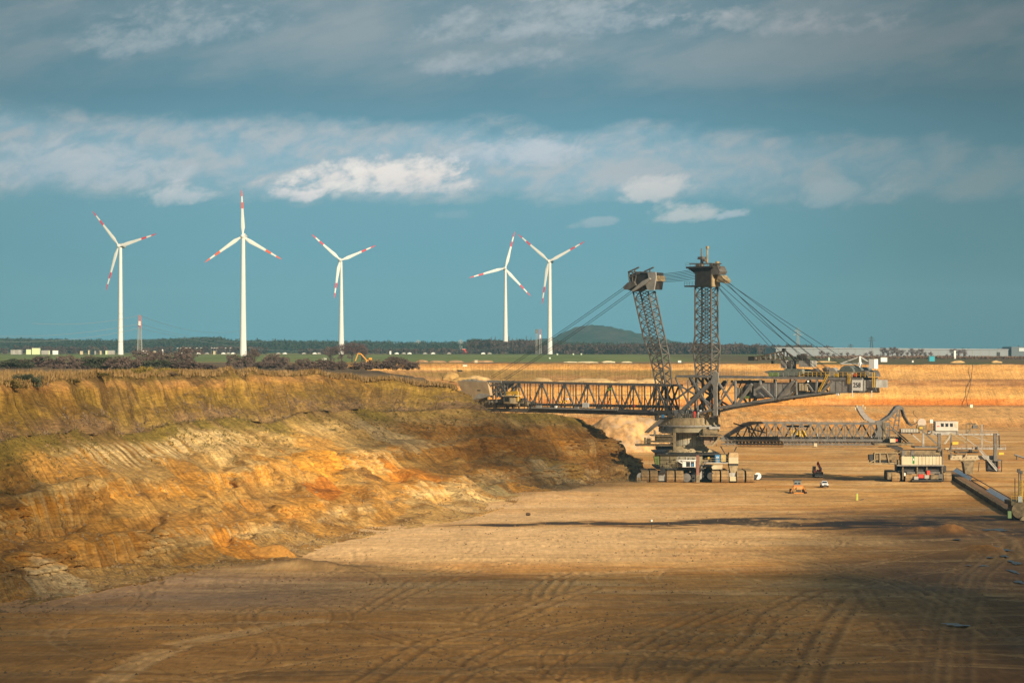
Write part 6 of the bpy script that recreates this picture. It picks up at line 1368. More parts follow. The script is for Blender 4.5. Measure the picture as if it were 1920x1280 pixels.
# far woods, thousands of crowns read as one mass
def woods(name, segs, m, seed):
    rng = np.random.RandomState(seed); cs = []; rs = []
    for (x0, x1, Y0, Y1, top0, top1, dens) in segs:
        n = int((x1 - x0) * dens)
        px = rng.uniform(x0, x1, n); Y = rng.uniform(Y0, Y1, n); tp = np.interp(px, [x0, x1], [top0, top1]) + rng.normal(0, 1.1, n) - 2.0 * (fbm(px / 14, px * 0, seed, 3) - .5) * 2
        zt = H + (660 - tp) * Y / F; g = gz(px, Y); hh_ = np.clip(zt - g, 1.0 if 'hedge' in name else 4, 40)
        for fr_, rr in ((.80, .22), (.5, .32), (.25, .32)):
            cs.append(np.stack([(px - 960) * Y / F, Y, g + hh_ * fr_], 1)); rb = hh_ * .25 + np.minimum(1.5, hh_ * .5); rs.append(np.stack([rb, rb, hh_ * rr], 1))
    v, f = tri_cloud(np.concatenate(cs), np.concatenate(rs), 13, 2.0 if 'hedge' not in name else .9, rng, up=.6)
    o = bpy.data.objects.new(name, mesh_np(name, v, f, m)); COL.objects.link(o); tag(o, kind='stuff')
woods('distant_woods', [(-260, 130, 3700, 4100, 637, 636, 1.8), (130, 330, 3600, 4000, 638, 637, 1.8), (300, 420, 3500, 3900, 636, 633, 2), (420, 930, 3500, 4000, 638, 643, 1.8), (880, 1060, 3300, 3600, 637, 641, 2), (1040, 1300, 3300, 3700, 643, 646, 1.4)], v_conif, 1)
woods('bramble_hedge', [(1530, 1960, 1880, 1930, 671.5, 671.5, 1.6), (1530, 1800, 1930, 1990, 669.5, 669.5, 1.2)], veg_mat('russet_bramble', [(.10, .06, .045), (.16, .09, .06), (.20, .13, .08)], .1, 1), 3)
woods('far_woodland', [(1000, 1300, 2750, 3000, 650, 645, 1.6), (1240, 1520, 2700, 2950, 645, 650, 2.2), (1490, 1600, 2650, 2800, 652, 655, 1.3), (880, 1010, 2850, 3050, 640, 640, 1.4), (-200, 200, 2900, 3100, 652, 651, .35), (250, 500, 2900, 3000, 652, 650, .4), (560, 900, 2800, 3000, 656, 656, .5), (1880, 2200, 2500, 2700, 655, 655, 1.6), (1780, 1900, 2900, 3100, 657, 658, .8)], v_wood, 2)

# bare trees one can tell apart: trunk, limbs and a twiggy crown
def tree_protos(kind, n, m, seed):
    out = []
    for i in range(n):
        rng = np.random.RandomState(seed + i); q = MB(); ends = []
        if kind == 'poplar':
            q.cyl((0, 0, 0), (0, 0, 1), .012, .004, 5)
            for k in range(16): z = .2 + .75 * k / 16; a = rng.uniform(0, 6.28); L = .10 * (1.15 - z); e_ = (L * math.cos(a), L * math.sin(a), z + .12); q.cyl((0, 0, z), e_, .004, .0015, 4); ends.append(e_)
            cen = A([(rng.normal(0, .03), rng.normal(0, .03), z) for z in np.linspace(.2, .93, 12)]); rad = A([(.09 * (1.1 - z) + .035,) * 2 + (.07,) for z in cen[:, 2]]); per, sz = 26, .035
        elif kind == 'round':
            q.cyl((0, 0, 0), (.02, 0, .45), .030, .018, 6)
            for k in range(9): a = 6.28 * k / 9 + rng.uniform(-.3, .3); z0 = rng.uniform(.12, .4); e_ = (rng.uniform(.2, .36) * math.cos(a), rng.uniform(.2, .36) * math.sin(a), rng.uniform(.55, .92)); q.cyl((0, 0, z0), e_, .013, .004, 5); ends.append(e_)
            cen = A([(x * .9, y * .9, z * .92) for x, y, z in ends] + [(rng.normal(0, .16), rng.normal(0, .16), rng.uniform(.15, .88)) for _ in range(16)]); rad = A([(rng.uniform(.10, .19),) * 2 + (rng.uniform(.09, .16),) for _ in cen]); per, sz = 55, .05
        else:  # bush: many stems, broad low crown to the ground
            for k in range(12): a = 6.28 * k / 12; e_ = (rng.uniform(.2, .5) * math.cos(a), rng.uniform(.2, .5) * math.sin(a), rng.uniform(.4, .85)); q.cyl((e_[0] * .15, e_[1] * .15, 0), e_, .012, .004, 4); ends.append(e_)
            cen = A([(rng.uniform(-.48, .48), rng.uniform(-.3, .3), rng.uniform(.12, .72)) for _ in range(34)]); cen[:, 2] *= 1 - .5 * np.abs(cen[:, 0]) / .5 * rng.rand(34); rad = A([(rng.uniform(.08, .17),) * 2 + (rng.uniform(.10, .2),) for _ in cen]); per, sz = 80, .075
        v, f = tri_cloud(cen, rad, per, sz, rng, up=1.6, thin=.42)
        v[:, 2] = np.maximum(v[:, 2], .01)
        cm_ = mesh_np('crown', v, f, m); tm = bpy.data.meshes.new('trunk'); tm.from_pydata([tuple(p) for p in q.v], [], q.f); tm.materials.append(bark); out.append((cm_, tm))
    return out
PR = {'poplar': tree_protos('poplar', 3, v_purple, 10), 'round': tree_protos('round', 4, v_purple, 20), 'bush': tree_protos('bush', 5, v_bush, 30), 'round_b': tree_protos('round', 3, v_bush, 50), 'moss': tree_protos('bush', 2, v_moss, 60), 'gold': tree_protos('bush', 2, v_gold, 70), 'scr': tree_protos('bush', 3, v_scr, 80)}
PR['dark'] = tree_protos('bush', 2, veg_mat('evergreen_bush', [(.035, .045, .03), (.06, .07, .042), (.09, .085, .055)], .3, 2), 90)
def plant(name, kind, x, Y, z, w, h, label, cat, group):
    cm_, tm = random.choice(PR[kind]); e = empty(name, (x, Y, z), random.uniform(-.5, .5), label, cat, group)
    for nm, me_ in (('crown', cm_), ('trunk', tm)): o = bpy.data.objects.new(nm, me_); COL.objects.link(o); o.parent = e; o.scale = (w, w * .8, h)
    return e
ORD = ['first', 'second', 'third', 'fourth', 'fifth', 'sixth', 'seventh', 'eighth', 'ninth', 'tenth', 'eleventh', 'twelfth', 'thirteenth', 'fourteenth', 'fifteenth', 'sixteenth', 'seventeenth', 'eighteenth', 'nineteenth', 'twentieth',
       'twenty-first', 'twenty-second', 'twenty-third', 'twenty-fourth', 'twenty-fifth', 'twenty-sixth', 'twenty-seventh', 'twenty-eighth']
# poplars by the fourth turbine
for i, px in enumerate([884, 893, 921, 929, 938, 954, 961, 969, 978, 987, 996, 1022, 1043]):
    Y = 2640 + random.uniform(-40, 60); top = {0: 641, 1: 643}.get(i, random.uniform(629, 634) if px < 1000 else 640); z = float(gz(0, Y)); h = at(0, top, Y).z - z
    plant('poplar_tree', 'poplar', at(px, 0, Y).x, Y, z, h * .62, h, '%s thin bare poplar from the left in the row by the fourth turbine' % ORD[i], 'tree', 'poplars in a row')
# bare trees in front of the long warehouse
for i, px in enumerate([1541, 1552, 1563, 1577, 1589, 1600, 1612, 1624, 1633, 1645, 1656, 1664, 1673, 1681, 1690, 1701, 1709, 1718, 1726, 1734, 1745, 1775, 1786, 1797, 1807, 1823, 1832, 1847]):
    Y = 1960 + random.uniform(-50, 90); top = random.uniform(651, 660) if 1650 < px < 1735 or 1775 < px < 1810 else random.uniform(657, 665); top = 667 if px in (1823, 1832, 1847) else top; z = float(gz(0, Y)); h = at(0, top, Y).z - z
    plant('bare_tree', 'round', at(px, 0, Y).x, Y, z, h * random.uniform(1.0, 1.3), h * 1.12, '%s bare purple brown tree from the left in front of the long warehouse' % ORD[i], 'tree', 'bare trees before the warehouse')
# clumps on the left plateau (px, base py, width px, height px, kind)
BL = [(70, 688, 70, 22, 'bush', 'brown bare bush at the far left edge of the plateau'), (20, 690, 60, 20, 'dark', 'dark green bush at the left picture edge'), (105, 690, 44, 18, 'bush', 'rounded brown bush right of the leftmost bushes'),
      (150, 690, 62, 28, 'bush', 'wide brown thicket left of the first turbine'), (195, 692, 55, 26, 'dark', 'dark bush below the first turbine'), (232, 692, 60, 28, 'bush', 'brown thicket right below the first turbine'), (275, 691, 66, 34, 'round_b', 'big bare tree clump below the lattice mast'),
      (318, 689, 56, 36, 'bush', 'tall brown thicket right of the lattice mast'), (352, 688, 48, 36, 'round_b', 'upright bare tree clump at the right end of the first thicket'), (300, 694, 50, 20, 'dark', 'low dark shrub in front of the first thicket'),
      (345, 694, 56, 18, 'bush', 'low brown shrub in front of the tree clump'), (380, 696, 40, 12, 'bush', 'small low shrub left of the second turbine'),
      (448, 688, 34, 28, 'bush', 'brown bush at the foot of the second turbine'), (476, 688, 30, 34, 'round_b', 'reddish bare tree just right of the second turbine'), (516, 686, 40, 26, 'bush', 'rounded brown bush right of the second turbine'), (500, 690, 44, 14, 'bush', 'low brown shrub between the two bushes by the second turbine'),
      (620, 679, 30, 28, 'round_b', 'left tree of the dense clump at the third turbine'), (640, 679, 34, 32, 'round', 'middle tree of the dense clump at the third turbine'), (660, 679, 34, 36, 'round', 'tall reddish tree of the dense clump at the third turbine'), (678, 679, 30, 33, 'round', 'right tree of the dense clump at the third turbine'),
      (590, 697, 50, 24, 'bush', 'wispy bare bush in front of the third turbine clump'), (625, 698, 36, 20, 'bush', 'small wispy bush on the plateau edge'), (690, 699, 50, 20, 'bush', 'thin grey bush left of the yellow excavator'), (740, 700, 44, 26, 'bush', 'wispy leafless bush right of the small cabin'), (765, 702, 30, 18, 'bush', 'small leafless bush at the right end of the plateau'), (560, 694, 36, 14, 'bush', 'low brown shrub left of the wispy bushes')]
for (px, py, w_, h_, kd, lab) in BL:
    z = 32.2; Y = min(1500, (H - z) * F / (py - 660)); Y = max(Y, 860); w = w_ * Y / F; h = (h_ + max(0, (py - 660) - (H - z) * F / Y) * .0) * Y / F
    plant('bush' if kd in ('bush', 'dark') else 'bare_tree', kd, at(px, 0, Y).x, Y, z - .2, w * (1.35 if kd != 'round' else 1.3), h * 1.15, lab, 'bush' if kd in ('bush', 'dark') else 'tree', 'thickets on the plateau')
# shrubs along the rim of the left bank
def rim_at(px):
    k = np.argmin(np.abs(960 + F * WX[0, :] / WY[0, :] - px) + (np.arange(WX.shape[1]) > np.searchsorted(T, 13)) * 1e4); return k
for (px, w_, h_, kd, lab, back) in [(62, 50, 24, 'dark', 'dark green bush on the rim at the far left', 1), (45, 40, 14, 'moss', 'mossy mound beside the dark rim bush', 1.5), (20, 60, 16, 'moss', 'olive scrub at the left end of the rim', 1), (235, 26, 14, 'gold', 'small golden mound on the rim', 1.5), (290, 50, 18, 'gold', 'golden green scrub mound on the rim below the lattice mast', 3), (330, 36, 13, 'gold', 'low bright yellow scrub on the rim', 2),
                                (318, 40, 10, 'scr', 'grey brown scrub in front of the golden mound', .8), (180, 60, 8, 'moss', 'low dark green scrub line on the rim', .8), (130, 50, 7, 'moss', 'low green scrub left of the rim scrub line', .8)]:
    k = rim_at(px); x, Y, z = WX[0, k] - back, WY[0, k] + 0, WZ[0, k]; plant('shrub', kd, x, Y, z - .5, w_ * Y / F, h_ * 1.3 * Y / F, lab, 'shrub', 'shrubs along the rim')
# dry grass standing on the rim and the ground behind it
rng = np.random.RandomState(4)
iL = np.arange(0, np.searchsorted(T, 13.0)); k = rng.choice(iL, 46000); bk = rng.rand(len(k)) ** 1.8 * np.where(rng.rand(len(k)) < .35, 3.0, 90)
gx_ = WX[0, k] - nd[k, 0] * bk + rng.normal(0, .3, len(k)); gy_ = WY[0, k] - nd[k, 1] * bk + rng.normal(0, 1.2, len(k)); gz_ = WZ[0, k] * np.exp(-bk / 6) + 32 * (1 - np.exp(-bk / 6)) - .15
tipd = np.exp(-((gx_ + 22) ** 2 + (gy_ - 770) ** 2) / 45 ** 2) * 4.3 * (1 - np.exp(-bk / 6)); gz_ = gz_ - tipd
hgt = (.5 + 1.1 * rng.rand(len(k))) * (.6 + .8 * fbm(gx_ / 9, gy_ / 9, 500, 2)); wd = .10 + .12 * rng.rand(len(k)); an = rng.rand(len(k)) * np.pi; lx = rng.normal(0, .25, len(k))
v = np.stack([np.stack([gx_ - np.cos(an) * wd, gy_ - np.sin(an) * wd, gz_], 1), np.stack([gx_ + np.cos(an) * wd, gy_ + np.sin(an) * wd, gz_], 1), np.stack([gx_ + lx, gy_ + lx * .3, gz_ + hgt], 1)], 1).reshape(-1, 3)
o = bpy.data.objects.new('dry_grass', mesh_np('dry_grass', v, np.arange(len(v)).reshape(-1, 3), v_dry)); COL.objects.link(o); tag(o, kind='stuff')
# scrub and moss growing on the bank itself
def bank_scrub(name, n, m, size, pick, per, seed):
    rng = np.random.RandomState(seed); r_ = rng.randint(0, V.shape[0], n * 6); c_ = rng.randint(0, np.searchsorted(T, 13.0), n * 6); w_ = pick(UU[r_, c_], V[r_, 0], WZ[r_, c_]); ok = rng.rand(n * 6) < w_; r_, c_ = r_[ok][:n], c_[ok][:n]
    cen = np.stack([WX[r_, c_], WY[r_, c_], WZ[r_, c_] + .2], 1); s = .35 + .8 * rng.rand(len(cen)) ** 2
    rad = np.stack([s, s, s * .7], 1); v, f = tri_cloud(cen, rad, per, size, rng, up=1.0, thin=.5)
    o = bpy.data.objects.new(name, mesh_np(name, v, f, m)); COL.objects.link(o); tag(o, kind='stuff')
bank_scrub('scrub', 3600, v_scr, .30, lambda u, v, z: (v < .9) * .7 * np.exp(-((v - .62) / .24) ** 2) * ss(fbm(u / 9, v * 3, 510, 3), .42, .55) + .12 * (v < .75) * ss(fbm(u / 5, v * 6, 511, 3), .6, .68), 14, 5)
bank_scrub('moss_tufts', 4200, v_moss, .35, lambda u, v, z: (v < .05) * 1.0 + .5 * np.exp(-((v - 1.04) / .10) ** 2) * ss(fbm(u / 12, v * 2, 512, 3), .40, .55) + .10 * (v < .8) * ss(fbm(u / 8, v * 3, 513, 2), .5, .6), 9, 6)
bank_scrub('grass_fringe', 2200, v_dry, .5, lambda u, v, z: (v < .03) * 1.0 + .05 * np.exp(-((v - .98) / .06) ** 2), 8, 7)

# ------------------------------------------------------------------ things far off on the fields
def fbox(name, label, cat, px, pyb, w_, h_, m_, Y, group=None, z=None, d=None, roof=None):
    z = float(gz(at(px, 0, Y).x, Y)) if z is None else z; g = Vector((at(px, 0, Y).x, Y, z)); k = Y / F
    top = at(px, pyb - h_, Y).z; hh_ = max(1.0, top - z); e = empty(name, g, 0, label, cat, group)
    b = MB(); b.box((0, 0, hh_ / 2), (w_ * k, d or max(2.5, w_ * k * .5), hh_)); b.build('body', m_, e)
    b = MB(); b.box((0, 0, hh_ + .1), (w_ * k + .4, (d or max(2.5, w_ * k * .5)) + .4, .2)); b.build('roof', roof or steel_l, e); return e
pale_y = mat('pale_lime_cabin', (.55, .62, .36), .6, .05)
for (px, pyb, w_, h_, lab, m_) in [(54, 661, 9, 6, 'small pale lime cabin on the far left field', pale_y), (68, 661, 15, 8.5, 'larger pale lime cabin on the far left field', pale_y), (31, 661, 20, 5, 'long grey fence like shed left of the lime cabins', steel_l), (85, 661, 14, 4, 'low grey shed right of the lime cabins', steel_l), (92, 661, 3, 4, 'tiny lime kiosk right of the low grey shed', pale_y), (104, 661, 10, 4, 'low white shed between lime cabins and first turbine', white), (153, 661, 5, 3, 'tiny white kiosk left of the first turbine', cream),
        (168, 661, 5, 4.5, 'little cream kiosk left of the first turbine', cream), (175, 661, 10, 3, 'low grey cabin beside the cream kiosk', steel_l), (189, 661, 3, 3.5, 'tiny cream box by the first turbine', cream), (200, 662, 4, 5, 'lime post box next to the first turbine', pale_y), (209, 661, 13, 4, 'pale grid shed at the foot of the first turbine', steel_l), (272, 661, 12, 4, 'low white shed right of the lattice mast', white), (290, 662, 5, 4, 'cream kiosk right of the lattice mast', cream), (305, 661, 2, 6, 'small white pillar between the thickets', white), (402, 662, 4, 4, 'tiny cream kiosk left of the second turbine', cream)]:
    fbox('cabin', lab, 'cabin', px, pyb, w_, h_, m_, 2480, 'cabins on the far left field')
for (px, pyb, w_, h_, Y, lab, m_) in [(605, 676, 3, 4, 1560, 'narrow pale green cabinet left of its wider twin', pgw), (610, 676, 5, 5, 1560, 'wider pale green cabinet on the green field', pgw), (735, 687, 4.5, 4.5, 1000, 'pale green cabinet on the plateau by the wispy bush', pgw), (732, 662, 3, 4, 2500, 'tiny white box at the field edge', white), (893, 680, 6, 5, 1450, 'pale cabinet pair on the sandy berm', cream), (872, 690, 7.5, 3.5, 1425, 'pale turquoise cabinet on the far terrace', pgw),
        (1045, 667, 2.8, 4, 2350, 'little green cabinet right of the fifth turbine', pgw), (1075, 666, 2.6, 3.5, 2400, 'second little green cabinet in front of the hill', pgw), (1090, 666, 2.6, 3.5, 2400, 'third little green cabinet in front of the hill', pgw), (1031, 674, 3.5, 3, 1900, 'pale cabinet on the field below the fifth turbine', pgw), (1274, 680, 6, 4, 1480, 'white cabin right behind the leaning mast', white), (1554, 673, 2.5, 3, 1700, 'tiny pale cabinet beside the davit crane', pgw), (1711, 679, 3, 3, 1500, 'small white box on the far rim', white), (1790, 662, 3.5, 5, 1900, 'lone grey box before the warehouse', white)]:
    zz_ = None
    if px == 872: zz_ = 30.0
    fbox('cabinet', lab, 'cabinet', px, pyb, w_, h_, m_, Y, 'cabinets scattered on the fields', z=zz_)
fbox('shed', 'red and white striped shed at the edge of the far wood', 'shed', 872, 660, 12, 6, red_p, 2900, roof=white); 
fbox('site_hut', 'turquoise roofed hut on the rim in front of the warehouse trees', 'hut', 1747, 673, 10, 5, mat('turquoise_sheet', (.03, .30, .38), .5, .05), 1650, roof=mat('turquoise_sheet', (.03, .30, .38)))
fbox('camper_van', 'white van parked on the far rim right of the white cabinet', 'van', 1657, 674, 12, 4, white, 1560); 
# cars and lamps along the far road
cars = [(340, 661.5), (356, 661.5), (372, 661), (388, 661.5), (419, 661.5), (428, 662), (437, 661), (522, 661.5), (534, 661.5), (570, 661), (590, 661.5), (598, 661), (744, 663.5), (757, 664), (768, 663), (797, 663), (812, 663.5), (842, 664), (906, 664), (918, 664)]
c0 = None
for i, (px, py) in enumerate(cars):
    Y = 2650; g = Vector((at(px, 0, Y).x, Y, float(gz(0, Y))))
    e = empty('parked_car', g, 0, 'tiny %s car on the far road, %s from the left' % ('white' if i % 2 == 0 else 'grey', ORD[i]), 'car', 'cars on the far road')
    if c0 is None:
        b = MB(); b.box((0, 0, .75), (4.4, 1.8, .9)); b.box((0.1, 0, 1.5), (2.6, 1.6, .7), top=(.75, .9)); c0 = b.build('body', white, e, bevel=.05)
    else:
        c_ = c0.copy(); COL.objects.link(c_); c_.parent = e
        if i % 2:
            if i == 1: c1m = c0.data.copy(); c1m.materials.clear(); c1m.materials.append(steel_l)
            c_.data = c1m
e0 = None
for i, px in enumerate([332, 338, 346, 349, 355, 368, 376, 396, 401, 406, 422, 431]):
    Y = 2700; g = Vector((at(px, 0, Y).x, Y, float(gz(0, Y)))); e = empty('street_lamp', g, 0, '%s thin pale street lamp from the left on the far road' % ORD[i], 'street lamp', 'street lamps on the far road')
    if e0 is None: b = MB(); b.beam((0, 0, 0), (0, 0, 6.5), .16); b.build('pole', steel_l, e); b = MB(); b.box((.7, 0, 6.6), (1.8, .4, .3)); b.build('lamp_head', white, e); e0 = e
    else:
        for ch in e0.children: c_ = ch.copy(); COL.objects.link(c_); c_.parent = e
# long warehouse
WYr = 2150.0; z0 = float(gz(0, WYr)); x0 = at(1455, 0, WYr).x; x1 = at(1895, 0, WYr).x; zt0 = at(0, 652.5, WYr).z; zt1 = at(0, 656, WYr).z
wh_ = empty('warehouse', ((x0 + x1) / 2, WYr, z0), 0, 'very long low grey warehouse on the right horizon behind bare trees', 'warehouse')
clad = mat('grey_cladding', (.22, .24, .26), .5, .05, .02); b = MB(); b.prism([(x0, WYr, z0), (x1, WYr, z0), (x1, WYr, zt1), (x0, WYr, zt0)], (0, 90, 0)); b.build('wall', clad, wh_, True)
b = MB(); b.prism([(x0 - 1, WYr - .6, zt0), (x1 + 1, WYr - .6, zt1), (x1 + 1, WYr - .6, zt1 + .7), (x0 - 1, WYr - .6, zt0 + .7)], (0, 91, 0)); b.build('roof', mat('pale_roof', (.32, .33, .34), .5, .05), wh_, True)
for k in range(28): x = x0 + (x1 - x0) * (k + .5) / 28; b = MB(); b.bb((x - .12, WYr - .25, z0), (x + .12, WYr - .02, zt0 - (zt0 - zt1) * (k + .5) / 28 - .2)); b.build('cladding_joint', steel_l, wh_, True)
b = MB(); b.bb((at(1869, 0, WYr).x, WYr - .4, z0), (at(1875, 0, WYr).x, WYr - .05, z0 + 3.6)); b.build('loading_door', steel_d, wh_, True)
d2 = empty('grey_office_block', (at(1908, 0, WYr).x, WYr - 4, z0), 0, 'dark grey block with white lettering panel at the right end of the warehouse', 'building'); b = MB(); b.box((0, 20, 4.0), (24 * WYr / F * 1.1, 40, 8.0)); b.build('wall', mat('dark_grey_clad', (.10, .125, .145), .5, .05), d2)
b = MB(); b.box((3.6, -.25, 5.6), (6.6, .3, 2.9)); b.build('sign_panel', mat('sign_grey', (.45, .5, .5), .5, .03), d2)
# little yellow digger on the plateau
g = Vector((at(686, 0, 1250).x, 1250, 32.0)); dg_ = empty('yellow_excavator', g, 0, 'small yellow orange excavator with bent boom working behind the left plateau', 'excavator')
yo = mat('digger_orange', (.58, .27, .03), .5, .05); b = MB(); b.box((1.6, 0, 1.6), (3.2, 2.6, 1.5)); b.box((2.2, 0, 2.7), (1.6, 1.8, 1.1)); b.build('upper_body', yo, dg_, bevel=.1)
b = MB(); b.beam((.5, 0, 2.0), (-2.4, 0, 5.2), .55); b.beam((-2.4, 0, 5.2), (-3.8, 0, 5.4), .5); b.build('boom', yo, dg_); b = MB(); b.beam((-3.7, 0, 5.5), (-5.2, 0, 1.6), .42); b.build('stick', yo, dg_); b = MB(); b.box((-5.2, 0, 1.1), (1.0, 1.2, 1.1), top=(.7, 1)); b.build('bucket', steel_d, dg_); b = MB(); b.box((1.5, 0, .5), (4.2, 2.8, .9)); b.build('crawler_track', steel_d, dg_, bevel=.2)
b = MB(); b.box((1.0, -.92, 2.4), (.9, .06, .8)); b.build('window', glass, dg_)
# earth heaps on the far terrace and rim
heap_m = soil = mat('sand_heap', (.52, .34, .15), .95, .2, .3); heap_r = mat('red_brown_heap', (.34, .20, .10), .95, .2, .3); heap_w = mat('pale_sand_heap', (.66, .54, .34), .95, .1, .3)
def heap(px, pyb, w_, h_, Y, m_, lab, z=None):
    z = float(gz(0, Y)) if z is None else z; k = Y / F; bm = bmesh.new(); bmesh.ops.create_icosphere(bm, subdivisions=4, radius=1)
    sd = random.random() * 50
    for v in bm.verts:
        n = float(fbm(A([v.co.x * 2 + sd]), A([v.co.y * 2 + v.co.z * 2]), 600, 4)[0]); r = .7 + .6 * n
        v.co = Vector((v.co.x * w_ * k / 2 * r, v.co.y * w_ * k / 2 * .6 * r, (abs(v.co.z) ** 1.25) * (1 if v.co.z > 0 else -.1) * h_ * k * r))
    me = bpy.data.meshes.new('earth_heap'); bm.to_mesh(me); bm.free(); me.materials.append(m_); me.polygons.foreach_set('use_smooth', [True] * len(me.polygons))
    o = bpy.data.objects.new('earth_heap', me); COL.objects.link(o); o.location = (at(px, 0, Y).x, Y, z - .1); tag(o, lab, 'heap', 'heaps of earth')
for a in [(792, 681, 26, 5, 1500, heap_r, 'reddish heap at the left of the far berm'), (820, 681, 34, 4, 1500, heap_r, 'second reddish heap on the far berm'), (855, 680, 30, 4, 1500, heap_r, 'third reddish heap on the far berm'), (905, 680, 44, 4, 1500, heap_r, 'long reddish heap by the pale cabinet pair'), (1070, 680, 30, 2.2, 1480, heap_w, 'pale sand ridge left of the hill foot'), (1100, 680, 40, 2.4, 1480, heap_w, 'pale sand ridge below the hill'), (1140, 680, 26, 3.4, 1480, heap_w, 'pale pointed sand heap below the hill'), (1175, 680, 20, 2.4, 1480, heap_w, 'small pale sand heap left of the leaning mast'),
          (1795, 684, 28, 4.5, 1462, heap_m, 'sandy heap on the rim left of the hanging cable'), (1868, 684, 20, 4.5, 1462, heap_m, 'sandy heap on the rim at the far right'), (1535, 676, 60, 3, 1500, heap_m, 'flat sandy spoil behind the tail of the excavator')]: heap(*a)
heap(1178, 846, 190, 66, 985, mat('pale_orange_bank', (.46, .27, .11), .95, .45, .35, 0, (.40, .31, .22), .7), 'pale orange bank of loose sand glowing between the dark bank and the machine column', z=0.0)
heap(506, 1044, 92, 25, 474, mat('rust_orange_heap', (.36, .17, .035), .95, .25, 1.2), 'rusty orange heap of clay at the foot of the left bank', z=-.1)
# clods and stones lying on the floor and on the bank
def clods(name, pts_, sz, m_, seed):
    rng = np.random.RandomState(seed); n = len(pts_); base = A([(1, 0, 0), (-.5, .87, 0), (-.5, -.87, 0), (.1, .1, .9)]); tr_ = A([(0, 1, 3), (1, 2, 3), (2, 0, 3)])
    a = rng.rand(n) * 6.28; s = sz * (.35 + rng.rand(n) ** 3 * 1.6); bv = base[None] * s[:, None, None] * (.7 + .6 * rng.rand(n, 4, 1))
    x = bv[..., 0] * np.cos(a)[:, None] - bv[..., 1] * np.sin(a)[:, None]; y = bv[..., 0] * np.sin(a)[:, None] + bv[..., 1] * np.cos(a)[:, None]
    v = np.stack([x, y, bv[..., 2]], -1) + pts_[:, None, :]; f = (tr_[None] + 4 * np.arange(n)[:, None, None]).reshape(-1, 3)
    o = bpy.data.objects.new(name, mesh_np(name, v.reshape(-1, 3), f, m_)); COL.objects.link(o); tag(o, kind='stuff')
rng = np.random.RandomState(12); r_ = rng.randint(60, Z.shape[0] - 60, 22000); c_ = rng.randint(60, nx - 60, 22000); ok = rng.rand(22000) < (.15 + .85 * ss(fbm(X[r_, c_] / 12, Yg[r_, c_] / 12, 701, 3), .45, .65)) * ss(1300 - PY[r_, c_], -200, 0) * ss(PY[r_, c_], 900, 1000); r_, c_ = r_[ok], c_[ok]
clods('floor_clods', np.stack([X[r_, c_] + rng.normal(0, .1, len(r_)), Yg[r_, c_] + rng.normal(0, .3, len(r_)), Z[r_, c_] - .03], 1), .17, mat('clod_brown', (.24, .145, .065), .95, .45, .7), 13)
r_ = rng.randint(60, V.shape[0] - 1, 26000); c_ = rng.randint(0, np.searchsorted(T, 16), 26000); ok = rng.rand(26000) < (.12 + .5 * ss(V[r_, 0], 1.6, 1.95) + .5 * ss(fbm(UU[r_, c_] / 8, V[r_, c_] * 6, 702, 3), .5, .65)); r_, c_ = r_[ok], c_[ok]
clods('bank_clods', np.stack([WX[r_, c_], WY[r_, c_], WZ[r_, c_] - .02], 1), .26, mat('clod_ochre', (.30, .185, .08), .95, .5, .7), 14)
# sandy humps on the terrace behind the boom
for a in [(845, 712, 36, 14, 1120, mat('ochre_heap', (.40, .24, .08), .95, .25, .4), 'ochre clay heap left of the wheel chute'), (895, 716, 60, 12, 1120, heap_m, 'sand heap above the wheel chute'), (870, 716, 50, 9, 1110, mat('ochre_heap', (.40, .24, .08)), 'ochre heap between the two heaps by the chute'), (1015, 718, 50, 9, 1180, heap_m, 'sand hump above the boom'), (1110, 718, 90, 9, 1200, heap_m, 'long sand hump above the boom middle'), (1180, 718, 60, 7, 1210, heap_m, 'sand hump left of the leaning mast'), (1220, 718, 60, 8, 1220, heap_m, 'sand hump behind the leaning mast'), (1060, 719, 60, 6, 1190, heap_m, 'low sand hump between the humps above the boom')]:
    px, pyb, w_, h_, Y, m_, lab = a; heap(px, pyb, w_, h_, Y, m_, lab, z=at(0, pyb, Y).z)
# cable hanging down the far bank with its box
pts_ = [at(1823, 684, 1441), at(1821, 705, 1425), at(1818, 726, 1405), at(1813, 742, 1395), at(1811, 750, 1388), at(1814, 762, 1375)]
o = MB().tube([p + Vector((0, -1.2, .3)) for p in pts_], .16, 5).build('hanging_cable', rubber); tag(o, 'dark cable hanging down the far layered bank at the right', 'cable')
small('cabinet', 'pale cabinet on the far bench at the foot of the hanging cable', 'cabinet', 1821, 764, 5, 6, pgw, 8.3, group='cabinets scattered on the fields')
small('cabinet', 'orange white post standing on the bench above the hump gantry', 'cabinet', 1641, 762, 2, 6, cream, 8.2, group='cabinets scattered on the fields')
HAZE = 7e-5
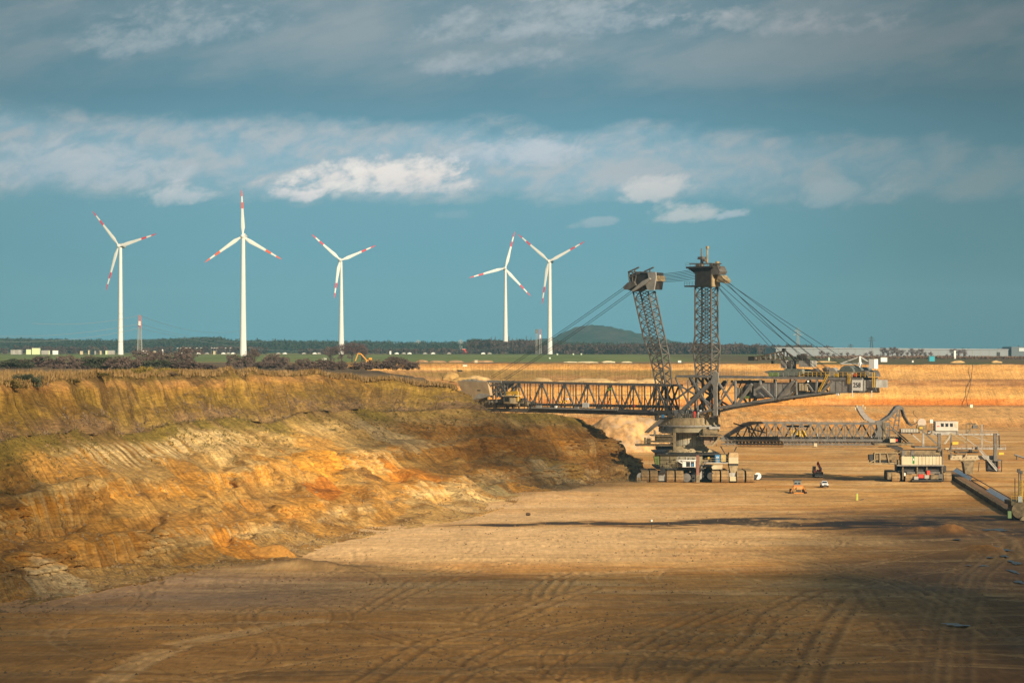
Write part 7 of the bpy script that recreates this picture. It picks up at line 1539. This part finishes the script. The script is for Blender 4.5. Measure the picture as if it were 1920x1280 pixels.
# ------------------------------------------------------------------ unseen clouds behind the camera, placed and shaped for their shade
cm = bpy.data.materials.new('cloud_vapour'); cm.use_nodes = True; t = NT(cm.node_tree); t.n.remove(t.n['Principled BSDF'])
df = t.new('ShaderNodeBsdfDiffuse'); df.inputs[0].default_value = (.85, .86, .88, 1); tr = t.new('ShaderNodeBsdfTransparent'); mx = t.new('ShaderNodeMixShader')
mx.inputs[0].default_value = .27; t.l.new(tr.outputs[0], mx.inputs[1]); t.l.new(df.outputs[0], mx.inputs[2]); t.l.new(mx.outputs[0], t.n['Material Output'].inputs[0])
ALT = 520.0
ct = cm.copy(); ct.name = 'thin_cloud_vapour'; [setattr(n.inputs[0], 'default_value', .36) for n in ct.node_tree.nodes if n.type == 'MIX_SHADER']
def cloud(cells, seed):
    """cells: (x, y, rx, ry) of the patches of ground it shades; the cloud itself hangs towards the sun"""
    k = ALT / sun_dir.z; ox, oy = sun_dir.x * k, sun_dir.y * k
    bm = bmesh.new()
    for (x, y, rx, ry) in cells:
        r = bmesh.ops.create_icosphere(bm, subdivisions=5, radius=1)
        for v in r['verts']:
            p = v.co.copy()
            n = float(fbm(A([p.x * 2.3 + seed]), A([p.y * 2.3 + p.z * 1.7 + seed * 1.7]), 400 + seed, 5)[0])
            s = .72 + .62 * n
            v.co = Vector((x + ox + p.x * rx * s, y + oy + p.y * ry * s, ALT + p.z * min(rx, ry) * (.35 if p.z > 0 else .12) * s))
    me = bpy.data.meshes.new('cloud'); bm.to_mesh(me); bm.free(); me.materials.append(ct if seed == 3 else cm)
    me.polygons.foreach_set('use_smooth', [True] * len(me.polygons))
    o = bpy.data.objects.new('cloud', me); COL.objects.link(o); return o
for i, (cells, lab) in enumerate([
      ([(-60, 215, 190, 210), (90, 180, 230, 200), (190, 440, 120, 230), (250, 300, 200, 200)], 'broad pale cloud placed behind the viewer to shade the near pit floor'),
      ([(-160, 420, 70, 85), (-150, 330, 90, 90)], 'small pale cloud placed to shade the near end of the left bank'),
      ([(-24, 728, 40, 52), (6, 765, 34, 56)], 'little scrap of cloud placed to shade the bank by the bucket wheel')]):
    tag(cloud(cells, i + 1), lab, 'cloud', 'unseen clouds behind the viewer')

# ------------------------------------------------------------------ haze
hb = MB().bb((-4000, -400, -2.5), (4000, 7200, 215))
hz = hb.build('haze', (lambda m: m)(bpy.data.materials.new('haze_air')))
m = hz.data.materials[0]; m.use_nodes = True; t = NT(m.node_tree); t.n.remove(t.n['Principled BSDF'])
pv = t.new('ShaderNodeVolumePrincipled'); pv.inputs['Color'].default_value = (.35, .74, .9, 1); pv.inputs['Density'].default_value = HAZE
t.l.new(pv.outputs[0], t.n['Material Output'].inputs['Volume']); tag(hz, kind='stuff')
